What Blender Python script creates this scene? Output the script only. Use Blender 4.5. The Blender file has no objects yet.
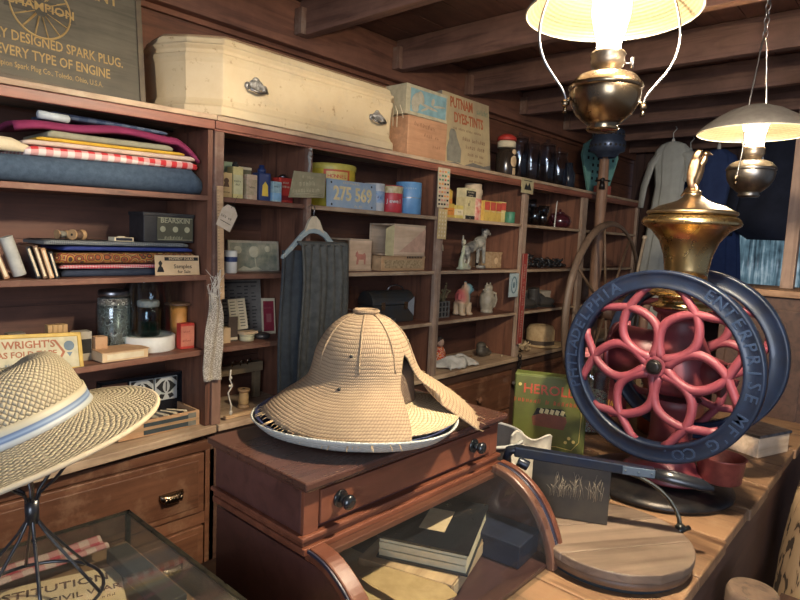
import bpy, bmesh, math, random
from mathutils import Vector, Matrix, Euler
random.seed(7)
PI = math.pi
scene = bpy.context.scene
COL = scene.collection

# ------------------------------------------------------------------ camera, sky, exposure
cam_d = bpy.data.cameras.new('camera')
cam_d.sensor_width = 36.0
cam_d.lens = 596.8 / 800 * 36.0
cam_d.clip_start = 0.02
cam = bpy.data.objects.new('camera', cam_d)
COL.objects.link(cam)
def cam_matrix(yaw, pitch, roll):
    f = Vector((math.sin(yaw) * math.cos(pitch), math.cos(yaw) * math.cos(pitch), -math.sin(pitch)))
    r = Vector((math.cos(yaw), -math.sin(yaw), 0))
    d = f.cross(r)
    c, s = math.cos(roll), math.sin(roll)
    R = c * r + s * d
    D = -s * r + c * d
    m = Matrix((R, -D, -f)).transposed().to_4x4()
    return m
cam.matrix_world = Matrix.Translation((0, 0, 1.6)) @ cam_matrix(0.842036, 0.105005, -0.0461392)
scene.camera = cam

scene.view_settings.view_transform = 'Standard'
scene.view_settings.look = 'None'
scene.view_settings.gamma = 1.0
scene.view_settings.use_curve_mapping = False
scene.view_settings.exposure = 0.46

LAMP_GLOW = 85.0
LAMP2_GLOW = 85.0
FILL_BULB_GLOW = 2200.0  # strength of the added fill bulb
world = bpy.data.worlds.new('daylight')
scene.world = world
world.use_nodes = True
wbg = world.node_tree.nodes['Background']
wbg.inputs[0].default_value = (0.62, 0.74, 1.0, 1)
wbg.inputs[1].default_value = 0.15

def doorway_light(name, loc, target, size, size_y, power, color):
    d = bpy.data.lights.new(name, 'AREA')
    d.shape = 'RECTANGLE'; d.size = size; d.size_y = size_y; d.energy = power; d.color = color
    o = bpy.data.objects.new(name, d); COL.objects.link(o)
    o.location = loc
    o.rotation_euler = (Vector(target) - Vector(loc)).to_track_quat('-Z', 'Y').to_euler()
    return o
doorway_light('doorway_daylight', (-2.6, -2.2, 2.0), (1.2, 1.2, 1.2), 2.2, 2.2, 115, (0.74, 0.83, 1.0))

# ------------------------------------------------------------------ material helpers
def newmat(name):
    m = bpy.data.materials.new(name); m.use_nodes = True
    nt = m.node_tree
    return m, nt, nt.nodes['Principled BSDF']
def rgba(c): return (c[0], c[1], c[2], 1)
def coords(nt, scale=(1, 1, 1), rot=(0, 0, 0), kind='Object'):
    tc = nt.nodes.new('ShaderNodeTexCoord'); mp = nt.nodes.new('ShaderNodeMapping')
    mp.inputs['Scale'].default_value = scale; mp.inputs['Rotation'].default_value = rot
    nt.links.new(tc.outputs[kind], mp.inputs['Vector'])
    return mp.outputs['Vector']
def noise(nt, vec, scale, detail=4, rough=.55, dist=0):
    n = nt.nodes.new('ShaderNodeTexNoise')
    n.inputs['Scale'].default_value = scale; n.inputs['Detail'].default_value = detail
    n.inputs['Roughness'].default_value = rough; n.inputs['Distortion'].default_value = dist
    nt.links.new(vec, n.inputs['Vector']); return n.outputs['Fac']
def ramp(nt, fac, stops):
    r = nt.nodes.new('ShaderNodeValToRGB')
    e = r.color_ramp.elements
    e[0].position, e[0].color = stops[0][0], rgba(stops[0][1])
    e[1].position, e[1].color = stops[-1][0], rgba(stops[-1][1])
    for p, c in stops[1:-1]:
        k = e.new(p); k.color = rgba(c)
    nt.links.new(fac, r.inputs['Fac']); return r.outputs['Color']
def mixc(nt, fac, a, b, mode='MIX'):
    m = nt.nodes.new('ShaderNodeMix'); m.data_type = 'RGBA'; m.blend_type = mode
    for sock, v in ((m.inputs['Factor'], fac), (m.inputs[6], a), (m.inputs[7], b)):
        if isinstance(v, (int, float)): sock.default_value = v
        elif isinstance(v, (tuple, list)): sock.default_value = rgba(v)
        else: nt.links.new(v, sock)
    return m.outputs[2]
def mth(nt, op, a, b=0.0, c=0.0):
    m = nt.nodes.new('ShaderNodeMath'); m.operation = op
    for s, v in zip(m.inputs, (a, b, c)):
        if isinstance(v, (int, float)): s.default_value = v
        else: nt.links.new(v, s)
    return m.outputs[0]
def bump(nt, p, h, strength=.3, dist=.003):
    b = nt.nodes.new('ShaderNodeBump'); b.inputs['Strength'].default_value = strength
    b.inputs['Distance'].default_value = dist
    nt.links.new(h, b.inputs['Height']); nt.links.new(b.outputs[0], p.inputs['Normal'])
def island(nt):
    return nt.nodes.new('ShaderNodeNewGeometry').outputs['Random Per Island']

_cache = {}
def mat(name, c, rough=.6, metal=0, c2=None, ns=30, nb=0, coat=0, spec=.5, bs=60):
    """plain material; c2 = second colour mixed in by noise, nb = bump strength"""
    if name in _cache: return _cache[name]
    m, nt, p = newmat(name); _cache[name] = m
    p.inputs['Base Color'].default_value = rgba(c); p.inputs['Roughness'].default_value = rough
    p.inputs['Metallic'].default_value = metal; p.inputs['Coat Weight'].default_value = coat
    p.inputs['Specular IOR Level'].default_value = spec
    v = coords(nt)
    if c2 is None: c2 = tuple(x * .72 for x in c)
    n = noise(nt, v, ns, 5, .6)
    nt.links.new(ramp(nt, n, [(.35, c), (.7, c2)]), p.inputs['Base Color'])
    r = mth(nt, 'MULTIPLY_ADD', n, .2, rough - .1); nt.links.new(r, p.inputs['Roughness'])
    if nb: bump(nt, p, noise(nt, v, bs, 4), nb, .002)
    return m
def wood(name, c1, c2, axis='X', rough=.55, wear=None, scale=1.0, nb=.25, coat=0, var=.35):
    if name in _cache: return _cache[name]
    m, nt, p = newmat(name); _cache[name] = m
    s = {'X': (1.3, 16, 16), 'Y': (16, 1.3, 16), 'Z': (16, 16, 1.3)}[axis]
    v = coords(nt, tuple(k * scale for k in s))
    isl = island(nt)
    add = nt.nodes.new('ShaderNodeVectorMath'); add.operation = 'ADD'
    cmb = nt.nodes.new('ShaderNodeCombineXYZ')
    for i in range(3): nt.links.new(mth(nt, 'MULTIPLY', isl, 31.0 + 7 * i), cmb.inputs[i])
    nt.links.new(v, add.inputs[0]); nt.links.new(cmb.outputs[0], add.inputs[1])
    n = noise(nt, add.outputs[0], 1.6, 8, .62, .9)
    col = ramp(nt, n, [(.3, c2), (.5, c1), (.72, tuple(min(1, x * 1.25) for x in c1))])
    vv = coords(nt)
    big = noise(nt, vv, 3.2, 5, .65)
    col = mixc(nt, mth(nt, 'MULTIPLY', ramp(nt, big, [(.42, (0, 0, 0)), (.68, (1, 1, 1))]), .5), col, tuple(x * .5 for x in c2))
    if wear is not None:
        w = noise(nt, vv, 9, 6, .7)
        col = mixc(nt, mth(nt, 'MULTIPLY', ramp(nt, w, [(.52, (0, 0, 0)), (.66, (1, 1, 1))]), .55), col, wear)
    dark = mth(nt, 'MULTIPLY_ADD', isl, var, 1 - var * .6)
    col = mixc(nt, 1.0, col, (1, 1, 1), 'MULTIPLY')
    hsv = nt.nodes.new('ShaderNodeHueSaturation'); nt.links.new(col, hsv.inputs['Color']); nt.links.new(dark, hsv.inputs['Value'])
    nt.links.new(hsv.outputs[0], p.inputs['Base Color'])
    nt.links.new(mth(nt, 'MULTIPLY_ADD', n, .25, rough - .12), p.inputs['Roughness'])
    p.inputs['Coat Weight'].default_value = coat; p.inputs['Coat Roughness'].default_value = .25
    bump(nt, p, n, nb, .002)
    return m
def check(name, c1, c2, period, c3=None, rough=.9):
    """gingham / plaid in the thing's own x (and z or y)"""
    m, nt, p = newmat(name)
    v = coords(nt, (1 / period,) * 3)
    sep = nt.nodes.new('ShaderNodeSeparateXYZ'); nt.links.new(v, sep.inputs[0])
    a = mth(nt, 'GREATER_THAN', mth(nt, 'FRACT', sep.outputs[0]), .5)
    b = mth(nt, 'GREATER_THAN', mth(nt, 'FRACT', mth(nt, 'ADD', sep.outputs[1], sep.outputs[2])), .5)
    f = mth(nt, 'MULTIPLY', mth(nt, 'ADD', a, b), .5)
    col = ramp(nt, f, [(0.1, c1), (.5, c3 or tuple((x + y) / 2 for x, y in zip(c1, c2))), (.9, c2)])
    nt.links.new(col, p.inputs['Base Color']); p.inputs['Roughness'].default_value = rough
    return m
def prints(name, cols, scale, rough=.85, feature='F1', metal=0):
    """small scattered print: voronoi cells through a ramp of hard steps"""
    m, nt, p = newmat(name)
    v = coords(nt)
    vo = nt.nodes.new('ShaderNodeTexVoronoi'); vo.inputs['Scale'].default_value = scale
    nt.links.new(v, vo.inputs['Vector'])
    k = mth(nt, 'FRACT', mth(nt, 'MULTIPLY', vo.outputs['Distance'], 1.7))
    bw = nt.nodes.new('ShaderNodeRGBToBW'); nt.links.new(vo.outputs['Color'], bw.inputs[0])
    f = mth(nt, 'FRACT', mth(nt, 'ADD', mth(nt, 'MULTIPLY', bw.outputs[0], 1.3), k))
    r = nt.nodes.new('ShaderNodeValToRGB'); r.color_ramp.interpolation = 'CONSTANT'
    e = r.color_ramp.elements
    e[0].position = 0; e[0].color = rgba(cols[0]); e[1].position = 1 / len(cols); e[1].color = rgba(cols[1])
    for i, c in enumerate(cols[2:], 2):
        k2 = e.new(i / len(cols)); k2.color = rgba(c)
    nt.links.new(f, r.inputs['Fac']); nt.links.new(r.outputs['Color'], p.inputs['Base Color'])
    p.inputs['Roughness'].default_value = rough; p.inputs['Metallic'].default_value = metal
    return m
def straw(name, c1, c2, nu, nv, mode='weave', rough=.8, strength=.8, stain=None):
    """woven straw on UV: u round the hat, v from crown to brim"""
    m, nt, p = newmat(name)
    tc = nt.nodes.new('ShaderNodeTexCoord'); sep = nt.nodes.new('ShaderNodeSeparateXYZ')
    nt.links.new(tc.outputs['UV'], sep.inputs[0])
    vn_ = coords(nt); U = mth(nt, 'MULTIPLY_ADD', noise(nt, vn_, 55, 3), .9, mth(nt, 'MULTIPLY', sep.outputs[0], nu)); V = mth(nt, 'MULTIPLY_ADD', noise(nt, vn_, 48, 3), .7, mth(nt, 'MULTIPLY', sep.outputs[1], nv))
    if mode == 'weave':          # diagonal over-under plait
        a = mth(nt, 'ADD', U, V); b = mth(nt, 'SUBTRACT', U, V)
        fa = mth(nt, 'FRACT', a); fb = mth(nt, 'FRACT', b)
        par = mth(nt, 'MODULO', mth(nt, 'ADD', mth(nt, 'ADD', mth(nt, 'FLOOR', a), mth(nt, 'FLOOR', b)), 4000), 2)
        ha = mth(nt, 'MULTIPLY', mth(nt, 'SINE', mth(nt, 'MULTIPLY', fa, PI)), mth(nt, 'POWER', mth(nt, 'SINE', mth(nt, 'MULTIPLY', fb, PI)), .4))
        hb = mth(nt, 'MULTIPLY', mth(nt, 'SINE', mth(nt, 'MULTIPLY', fb, PI)), mth(nt, 'POWER', mth(nt, 'SINE', mth(nt, 'MULTIPLY', fa, PI)), .4))
        h = mth(nt, 'ADD', mth(nt, 'MULTIPLY', ha, par), mth(nt, 'MULTIPLY', hb, mth(nt, 'SUBTRACT', 1, par)))
    else:                        # sewn rows of braid
        r = mth(nt, 'POWER', mth(nt, 'ABSOLUTE', mth(nt, 'SINE', mth(nt, 'MULTIPLY', V, PI))), .6)
        t = mth(nt, 'MULTIPLY_ADD', mth(nt, 'SINE', mth(nt, 'MULTIPLY', mth(nt, 'ADD', U, mth(nt, 'MULTIPLY', V, .5)), 2 * PI)), .3, .7)
        h = mth(nt, 'MULTIPLY', r, t)
    v = coords(nt)
    n = noise(nt, v, 26, 5, .6)
    base = ramp(nt, n, [(.3, c1), (.7, tuple(x * .78 for x in c1))])
    if stain:
        s2 = noise(nt, v, 7, 5, .65)
        base = mixc(nt, mth(nt, 'MULTIPLY', ramp(nt, s2, [(.48, (0, 0, 0)), (.66, (1, 1, 1))]), .7), base, stain)
    col = mixc(nt, ramp(nt, h, [(.1, (1, 1, 1)), (.55, (0, 0, 0))]), base, c2)
    nt.links.new(col, p.inputs['Base Color']); p.inputs['Roughness'].default_value = rough
    bump(nt, p, h, strength, .003)
    return m
def glassy(name, tint=(.9, .95, .95), gloss=.06, rough=.03, dirt=.0):
    """thin pane or jar wall: transparent with a fresnel reflection and a little dust"""
    if name in _cache: return _cache[name]
    m = bpy.data.materials.new(name); m.use_nodes = True; nt = m.node_tree; _cache[name] = m
    nt.nodes.clear()
    out = nt.nodes.new('ShaderNodeOutputMaterial'); tr = nt.nodes.new('ShaderNodeBsdfTransparent')
    gl = nt.nodes.new('ShaderNodeBsdfGlossy'); ge = nt.nodes.new('ShaderNodeNewGeometry'); dp = nt.nodes.new('ShaderNodeVectorMath'); dp.operation = 'DOT_PRODUCT'; mx = nt.nodes.new('ShaderNodeMixShader')
    tr.inputs[0].default_value = rgba(tint); gl.inputs['Roughness'].default_value = rough
    nt.links.new(ge.outputs['Incoming'], dp.inputs[0]); nt.links.new(ge.outputs['Normal'], dp.inputs[1])
    sch = mth(nt, 'MULTIPLY_ADD', mth(nt, 'POWER', mth(nt, 'SUBTRACT', 1.0, mth(nt, 'ABSOLUTE', dp.outputs['Value'])), 5.0), .9, .02 + gloss)
    nt.links.new(sch, mx.inputs[0])
    nt.links.new(tr.outputs[0], mx.inputs[1]); nt.links.new(gl.outputs[0], mx.inputs[2])
    last = mx.outputs[0]
    if dirt:
        df = nt.nodes.new('ShaderNodeBsdfDiffuse'); df.inputs[0].default_value = (.5, .5, .48, 1)
        m2 = nt.nodes.new('ShaderNodeMixShader')
        v = coords(nt); nn = noise(nt, v, 6, 6, .7)
        nt.links.new(mth(nt, 'MULTIPLY', nn, dirt), m2.inputs[0])
        nt.links.new(last, m2.inputs[1]); nt.links.new(df.outputs[0], m2.inputs[2]); last = m2.outputs[0]
    nt.links.new(last, out.inputs[0])
    return m
def glow(name, c, s):
    m, nt, p = newmat(name)
    p.inputs['Emission Color'].default_value = rgba(c); p.inputs['Emission Strength'].default_value = s
    p.inputs['Base Color'].default_value = rgba(c)
    return m

# ------------------------------------------------------------------ mesh helpers
_text = {}
def text_geo(s, size, ext=.0, bold=0):
    key = (s, round(size, 4), ext, bold)
    if key not in _text and s.startswith('~'):
        # lettering the photograph shows but too small or worn to read: uneven strokes of the same length and height
        r = random.Random(s); V, F = [], []; x = -len(s) * size * .27
        for ch in s[1:]:
            if ch != ' ':
                for q in range(2):
                    w, h = size * r.uniform(.07, .12), size * r.uniform(.36, .62); xx = x + q * size * r.uniform(.18, .26); y0 = -size * .30 + size * r.uniform(0, .1)
                    k = len(V); V += [Vector((xx, y0, ext)), Vector((xx + w, y0, ext)), Vector((xx + w + size * .04, y0 + h, ext)), Vector((xx + size * .04, y0 + h, ext))]; F.append((k, k + 1, k + 2, k + 3))
                if r.random() < .6:
                    k = len(V); y0 = r.uniform(-.25, .2) * size; V += [Vector((x, y0, ext)), Vector((x + size * .3, y0, ext)), Vector((x + size * .3, y0 + size * .09, ext)), Vector((x, y0 + size * .09, ext))]; F.append((k, k + 1, k + 2, k + 3))
            x += size * .54
        _text[key] = (V, F)
    if key not in _text:
        cu = bpy.data.curves.new('text', 'FONT'); cu.body = s; cu.size = size; cu.extrude = ext
        cu.align_x = 'CENTER'; cu.align_y = 'CENTER'; cu.resolution_u = 2; cu.offset = bold * size
        ob = bpy.data.objects.new('text', cu); COL.objects.link(ob)
        bpy.context.view_layer.update()
        me = bpy.data.meshes.new_from_object(ob.evaluated_get(bpy.context.evaluated_depsgraph_get()))
        _text[key] = ([v.co.copy() for v in me.vertices], [tuple(p.vertices) for p in me.polygons])
        bpy.data.objects.remove(ob); bpy.data.curves.remove(cu); bpy.data.meshes.remove(me)
    return _text[key]
FRONT = Matrix(((1, 0, 0, 0), (0, 0, -1, 0), (0, 1, 0, 0), (0, 0, 0, 1)))     # text plane facing -y

class MB:
    def __init__(s):
        s.bm = bmesh.new(); s.uv = s.bm.loops.layers.uv.new('UVMap'); s.X = Matrix.Identity(4)
    def v(s, p): return s.bm.verts.new(s.X @ Vector(p))
    def f(s, vs, mi=0, sm=False):
        try: fc = s.bm.faces.new(vs)
        except ValueError: return None
        fc.material_index = mi; fc.smooth = sm; return fc
    def hexa(s, P, mi=0):
        """8 corner points: bottom ring 4, top ring 4"""
        v = [s.v(p) for p in P]
        for q in ((3, 2, 1, 0), (4, 5, 6, 7), (0, 1, 5, 4), (1, 2, 6, 5), (2, 3, 7, 6), (3, 0, 4, 7)): s.f([v[i] for i in q], mi)
        return s
    def box(s, a, b, mi=0, rot=None):
        """box from corner a to corner b; rot = (rx,ry,rz) about its centre"""
        x0, y0, z0 = a; x1, y1, z1 = b
        P = [(x0, y0, z0), (x1, y0, z0), (x1, y1, z0), (x0, y1, z0), (x0, y0, z1), (x1, y0, z1), (x1, y1, z1), (x0, y1, z1)]
        if rot:
            c = Vector(((x0 + x1) / 2, (y0 + y1) / 2, (z0 + z1) / 2)); R = Euler(rot).to_matrix()
            P = [c + R @ (Vector(p) - c) for p in P]
        return s.hexa(P, mi)
    def rings(s, R, mi=0, cap0=True, cap1=True, sm=True, close=True):
        """loft through rings (lists of points)"""
        V = [[s.v(p) for p in r] for r in R]; n = len(R[0]); L = len(R)
        for i in range(L - 1):
            for j in range(n if close else n - 1):
                k = (j + 1) % n
                fc = s.f([V[i][j], V[i][k], V[i + 1][k], V[i + 1][j]], mi[i] if isinstance(mi, list) else mi, sm)
                if fc:
                    for lp, (uu, vv) in zip(fc.loops, ((j, i), (j + 1, i), (j + 1, i + 1), (j, i + 1))): lp[s.uv].uv = (uu / n, vv / (L - 1))
        if cap0 and close: s.f(list(reversed(V[0])), mi[0] if isinstance(mi, list) else mi)
        if cap1 and close: s.f(V[-1], mi[-1] if isinstance(mi, list) else mi)
        return s
    def lathe(s, prof, c=(0, 0, 0), n=32, mi=0, sm=True, sx=1, sy=1, cap0=True, cap1=True):
        R = [[(c[0] + r * sx * math.cos(2 * PI * j / n), c[1] + r * sy * math.sin(2 * PI * j / n), c[2] + z) for j in range(n)] for r, z in prof]
        return s.rings(R, mi, cap0, cap1, sm)
    def cyl(s, p0, p1, r0, r1=None, n=16, mi=0, sm=True):
        r1 = r0 if r1 is None else r1
        p0, p1 = Vector(p0), Vector(p1); d = (p1 - p0).normalized()
        u = d.orthogonal().normalized(); w = d.cross(u)
        R = [[p + r * (math.cos(2 * PI * j / n) * u + math.sin(2 * PI * j / n) * w) for j in range(n)] for p, r in ((p0, r0), (p1, r1))]
        return s.rings(R, mi, sm=sm)
    def tube(s, pts, r, n=8, mi=0, closed=False, flat=1.0):
        pts = [Vector(p) for p in pts]; L = len(pts)
        R = []; u = None
        for i, p in enumerate(pts):
            a = pts[(i - 1) % L] if closed or i > 0 else p
            b = pts[(i + 1) % L] if closed or i < L - 1 else p
            d = (b - a).normalized()
            if u is None: u = d.orthogonal().normalized()
            u = (u - d * u.dot(d)).normalized(); w = d.cross(u)
            rr = r[i] if isinstance(r, (list, tuple)) else r
            R.append([p + rr * (math.cos(2 * PI * j / n) * u + flat * math.sin(2 * PI * j / n) * w) for j in range(n)])
        if closed: R.append(R[0]); return s.rings(R, mi, False, False)
        return s.rings(R, mi)
    def sph(s, c, r, n=16, mi=0, rot=None):
        if isinstance(r, (int, float)): r = (r, r, r)
        Rm = Euler(rot).to_matrix() if rot else Matrix.Identity(3); c = Vector(c); h = n // 2
        R = []
        for i in range(1, h):
            t = PI * i / h
            R.append([c + Rm @ Vector((r[0] * math.sin(t) * math.cos(2 * PI * j / n), r[1] * math.sin(t) * math.sin(2 * PI * j / n), -r[2] * math.cos(t))) for j in range(n)])
        return s.rings(R, mi)
    def prism(s, pts, y0, y1, mi=0, plane='xz'):
        """outline extruded: plane xz along y, xy along z, yz along x"""
        g = {'xz': lambda p, t: (p[0], t, p[1]), 'xy': lambda p, t: (p[0], p[1], t), 'yz': lambda p, t: (t, p[0], p[1])}[plane]
        a = [s.v(g(p, y0)) for p in pts]; b = [s.v(g(p, y1)) for p in pts]; n = len(pts)
        s.f(a, mi); s.f(list(reversed(b)), mi)
        for i in range(n): s.f([a[(i + 1) % n], a[i], b[i], b[(i + 1) % n]], mi)
        return s
    def grid(s, fn, nu, nv, mi=0, sm=True):
        V = [[s.v(fn(i / nu, j / nv)) for i in range(nu + 1)] for j in range(nv + 1)]
        for j in range(nv):
            for i in range(nu):
                fc = s.f([V[j][i], V[j][i + 1], V[j + 1][i + 1], V[j + 1][i]], mi, sm)
                if fc:
                    for lp, (a, b) in zip(fc.loops, ((i, j), (i + 1, j), (i + 1, j + 1), (i, j + 1))): lp[s.uv].uv = (a / nu, b / nv)
        return s
    def text(s, t, size, M, mi=0, ext=.0004, bold=0, sx=1.0):
        vs, fs = text_geo(t, size, ext, bold)
        V = [s.v(M @ Vector((p.x * sx, p.y, p.z))) for p in vs]
        for q in fs: s.f([V[i] for i in q], mi)
        return s
    def tf(s, t, size, x, z, y=0, mi=0, ext=.0004, bold=0, sx=1.0, rot=0):
        """text in the xz plane, facing -y"""
        return s.text(t, size, Matrix.Translation((x, y, z)) @ FRONT @ Matrix.Rotation(rot, 4, 'Z'), mi, ext, bold, sx)

def part(name, mb, mats, parent=None, bevel=0, solid=0, remesh=0, sub=0, recalc=True, loc=None, rot=None, label=None, stuff=False):
    if recalc: bmesh.ops.recalc_face_normals(mb.bm, faces=mb.bm.faces)
    me = bpy.data.meshes.new(name); mb.bm.to_mesh(me); mb.bm.free()
    for m in (mats if isinstance(mats, (list, tuple)) else [mats]): me.materials.append(m)
    o = bpy.data.objects.new(name, me); COL.objects.link(o)
    if parent: o.parent = parent
    if loc: o.location = loc
    if rot: o.rotation_euler = rot
    if solid:
        k = o.modifiers.new('thickness', 'SOLIDIFY'); k.thickness = solid; k.offset = 0
    if remesh:
        k = o.modifiers.new('merge', 'REMESH'); k.mode = 'VOXEL'; k.voxel_size = remesh; k.use_smooth_shade = True
        k = o.modifiers.new('soft', 'SMOOTH'); k.iterations = 4; k.factor = .5
    if bevel:
        k = o.modifiers.new('bevel', 'BEVEL'); k.width = bevel; k.segments = 2; k.limit_method = 'ANGLE'; k.angle_limit = .6
    if sub:
        k = o.modifiers.new('sub', 'SUBSURF'); k.levels = sub; k.render_levels = sub
    if label: o['label'] = label
    if stuff: o['kind'] = 'stuff'
    return o
def thing(name, label, cat, loc=(0, 0, 0), rz=0, group=None, rot=None):
    o = bpy.data.objects.new(name, None); COL.objects.link(o); o.empty_display_size = .05
    o.location = loc; o.rotation_euler = rot if rot else (0, 0, rz)
    o['label'] = label; o['category'] = cat
    if group: o['group'] = group
    return o
def single(name, mb, mats, label, cat, loc=(0, 0, 0), rz=0, group=None, rot=None, **k):
    o = part(name, mb, mats, **k)
    o.location = loc; o.rotation_euler = rot if rot else (0, 0, rz)
    o['label'] = label; o['category'] = cat
    if group: o['group'] = group
    return o
def struct(name, mb, mats, **k):
    o = part(name, mb, mats, **k); o['kind'] = 'structure'; return o

# ------------------------------------------------------------------ shared materials
W_shelf = wood('shelf_wood', (.20, .085, .052), (.085, .034, .022), 'X', .55, wear=(.26, .15, .09))
W_post = wood('post_wood', (.23, .125, .085), (.12, .055, .035), 'Z', .6, wear=(.33, .25, .19))
W_post2 = wood('pale_post_wood', (.36, .25, .18), (.20, .12, .08), 'Z', .6, wear=(.42, .33, .26))
W_panel = wood('divider_wood', (.21, .088, .05), (.08, .033, .022), 'Z', .6)
W_fascia = wood('fascia_wood', (.29, .105, .065), (.19, .06, .04), 'X', .5, var=.15)
W_ledge = wood('ledge_wood', (.52, .37, .24), (.25, .14, .08), 'X', .6, wear=(.5, .4, .28))
W_back = wood('back_wood', (.13, .055, .034), (.06, .025, .017), 'X', .65)
W_drawer = wood('drawer_wood', (.20, .085, .045), (.11, .042, .024), 'X', .45, wear=(.35, .2, .12))
W_wall = wood('wall_boards', (.22, .085, .045), (.10, .037, .022), 'X', .6, nb=.4)
W_beam = wood('beam_wood', (.20, .105, .075), (.10, .048, .035), 'Y', .65, nb=.5, var=.2)
W_ceil = wood('ceiling_boards', (.16, .075, .052), (.08, .035, .026), 'X', .65, nb=.4)
W_counter = wood('counter_wood', (.29, .160, .082), (.12, .060, .032), 'Y', .5, wear=(.36, .23, .13), nb=.7, scale=.8)
W_dark = wood('dark_side_wood', (.10, .05, .032), (.05, .024, .016), 'X', .6)
W_mahog = wood('mahogany', (.165, .056, .030), (.10, .032, .018), 'X', .32, coat=.12, nb=.12, var=.1)
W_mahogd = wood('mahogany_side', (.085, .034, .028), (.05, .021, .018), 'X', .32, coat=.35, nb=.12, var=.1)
W_pine = wood('pine', (.56, .36, .19), (.40, .23, .11), 'X', .6, nb=.2)
W_pine2 = wood('pale_box_wood', (.62, .46, .31), (.47, .31, .19), 'X', .65, nb=.2)
BRASS = mat('brass', (.74, .54, .25), .27, 1, c2=(.50, .35, .16), ns=9)
BRASS_D = mat('aged_brass', (.30, .22, .13), .26, 1, c2=(.16, .11, .08), ns=14)
IRON = mat('black_iron', (.022, .022, .025), .38, .7, c2=(.05, .04, .035), ns=25, nb=.2)
STEEL = mat('dull_steel', (.35, .35, .36), .35, 1, c2=(.18, .16, .15), ns=30)
BLACK = mat('black_paint', (.012, .013, .017), .3, 0, coat=.3)
RED_P = mat('red_cast_paint', (.235, .046, .062), .5, 0, c2=(.16, .032, .043), ns=12, nb=.12, coat=.08)
BLUE_P = mat('navy_cast_paint', (.009, .017, .042), .4, 0, c2=(.005, .009, .020), ns=18, nb=.15, coat=.2)
CREAM = mat('cream_paper', (.72, .62, .42), .8, c2=(.58, .47, .3), ns=20)
WHITE = mat('white_paint', (.72, .7, .63), .6, c2=(.6, .57, .5), ns=20)
INK = mat('black_ink', (.02, .018, .016), .8)
RED = mat('red_print', (.55, .045, .03), .55)
YEL = mat('yellow_print', (.72, .50, .06), .5, c2=(.6, .38, .05))
GREEN = mat('green_print', (.08, .22, .12), .6)
SKY = mat('light_blue_print', (.25, .45, .62), .6)
NAVY = mat('navy_print', (.025, .045, .14), .45)
ORANGE = mat('orange_print', (.7, .26, .05), .55)
CARD = mat('cardboard', (.52, .31, .16), .8, c2=(.42, .23, .11), ns=25)
TAN = mat('tan_card', (.66, .48, .28), .8, c2=(.55, .37, .2), ns=20)
GLASS = glassy('clear_glass', (.86, .92, .93), .05)
GLASS_C = glassy('case_glass', (.80, .84, .84), .02, .02, dirt=.03)

# ------------------------------------------------------------------ SETTING
Y_F, Y_B = 1.90, 2.20                  # shelf front, shelf back
# floor
b = MB()
for i in range(22): b.box((-1.5 + .0, -2.5 + i * .24, -.03), (7.0, -2.5 + i * .24 + .236, 0))
struct('floor', b, W_dark)
# back wall of wide horizontal boards
b = MB(); z = 0
while z < 2.62:
    b.box((-1.5, 2.32, z), (6.1, 2.35, min(z + .215, 2.66))); z += .22
b.box((-1.5, 2.35, 0), (6.1, 2.37, 2.66)); b.box((-1.5, 2.36, 0), (-1.48, 2.37, .1))
struct('wall_back', b, W_wall, bevel=.003)
# far end wall with a window opening, z .95..1.75, y .2..1.25
b = MB(); y = -2.4
while y < 2.3:
    y1 = min(y + .196, 2.3)
    if y1 > .35 and y < 1.28: b.box((5.9, y, 0), (5.93, y1, .98)); b.box((5.9, y, 1.95), (5.93, y1, 2.66))
    else: b.box((5.9, y, 0), (5.93, y1, 2.66))
    y += .2
struct('wall_far', b, wood('far_wall_boards', (.10, .055, .05), (.05, .027, .025), 'Z', .65), bevel=.003)
w1 = MB()
w1.box((5.885, .2, .93), (5.94, 1.42, .98)); w1.box((5.885, .2, 1.95), (5.94, 1.42, 2.0))
w1.box((5.885, .2, .93), (5.94, .25, 2.0)); w1.box((5.885, 1.37, .93), (5.94, 1.42, 2.0)); w1.box((5.89, .79, .98), (5.93, .83, 1.95))
win = struct('window_1', w1, W_dark)
def ribbed():
    m, nt, p = newmat('ribbed_glass')
    v = coords(nt, (1, 26, 1.2)); n = noise(nt, v, 1.6, 4, .6)
    v2 = coords(nt); n2 = noise(nt, v2, 9, 3, .6)
    c = ramp(nt, mth(nt, 'MULTIPLY_ADD', n, .7, mth(nt, 'MULTIPLY', n2, .35)), [(.4, (.02, .035, .05)), (.55, (.14, .24, .30)), (.68, (.5, .62, .68))])
    nt.links.new(c, p.inputs['Emission Color']); p.inputs['Emission Strength'].default_value = .5
    p.inputs['Base Color'].default_value = (.05, .07, .08, 1); p.inputs['Roughness'].default_value = .25
    return m
b = MB()
b.grid(lambda u, v: (5.925 + .004 * math.sin(u * 190), .25 + u * 1.12, .98 + v * .97), 120, 2)
part('pane', b, ribbed(), win, solid=.003)
# ceiling
b = MB(); y = -2.4
for i in range(24): b.box((-1.5, -2.45 + i * .2, 2.645), (6.1, -2.45 + i * .2 + .196, 2.67))
struct('ceiling', b, W_ceil)
for k in range(-1, 7):
    x = 1.77 + .652 * (k)
    b = MB(); b.box((x, -2.4, 2.487), (x + .05, 2.27, 2.643))
    struct('trim_%d' % (k + 2), b, W_beam, bevel=.004)
b = MB(); b.box((-1.5, 2.272, 2.44), (5.88, 2.318, 2.64))
struct('trim_20', b, wood('plate_wood', (.2, .085, .05), (.1, .04, .026), 'X', .6), bevel=.003)
b = MB()
for k in range(0, 6):
    x = 1.77 + .652 * k - .03; b.box((x, 2.22, 2.487), (x + .028, 2.268, 2.60))
struct('trim_21', b, W_post)

def wm(e):
    """mesh builder that takes room coordinates for parts of thing e"""
    b = MB(); b.X = (Matrix.Translation(e.location) @ e.rotation_euler.to_matrix().to_4x4()).inverted(); return b

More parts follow.
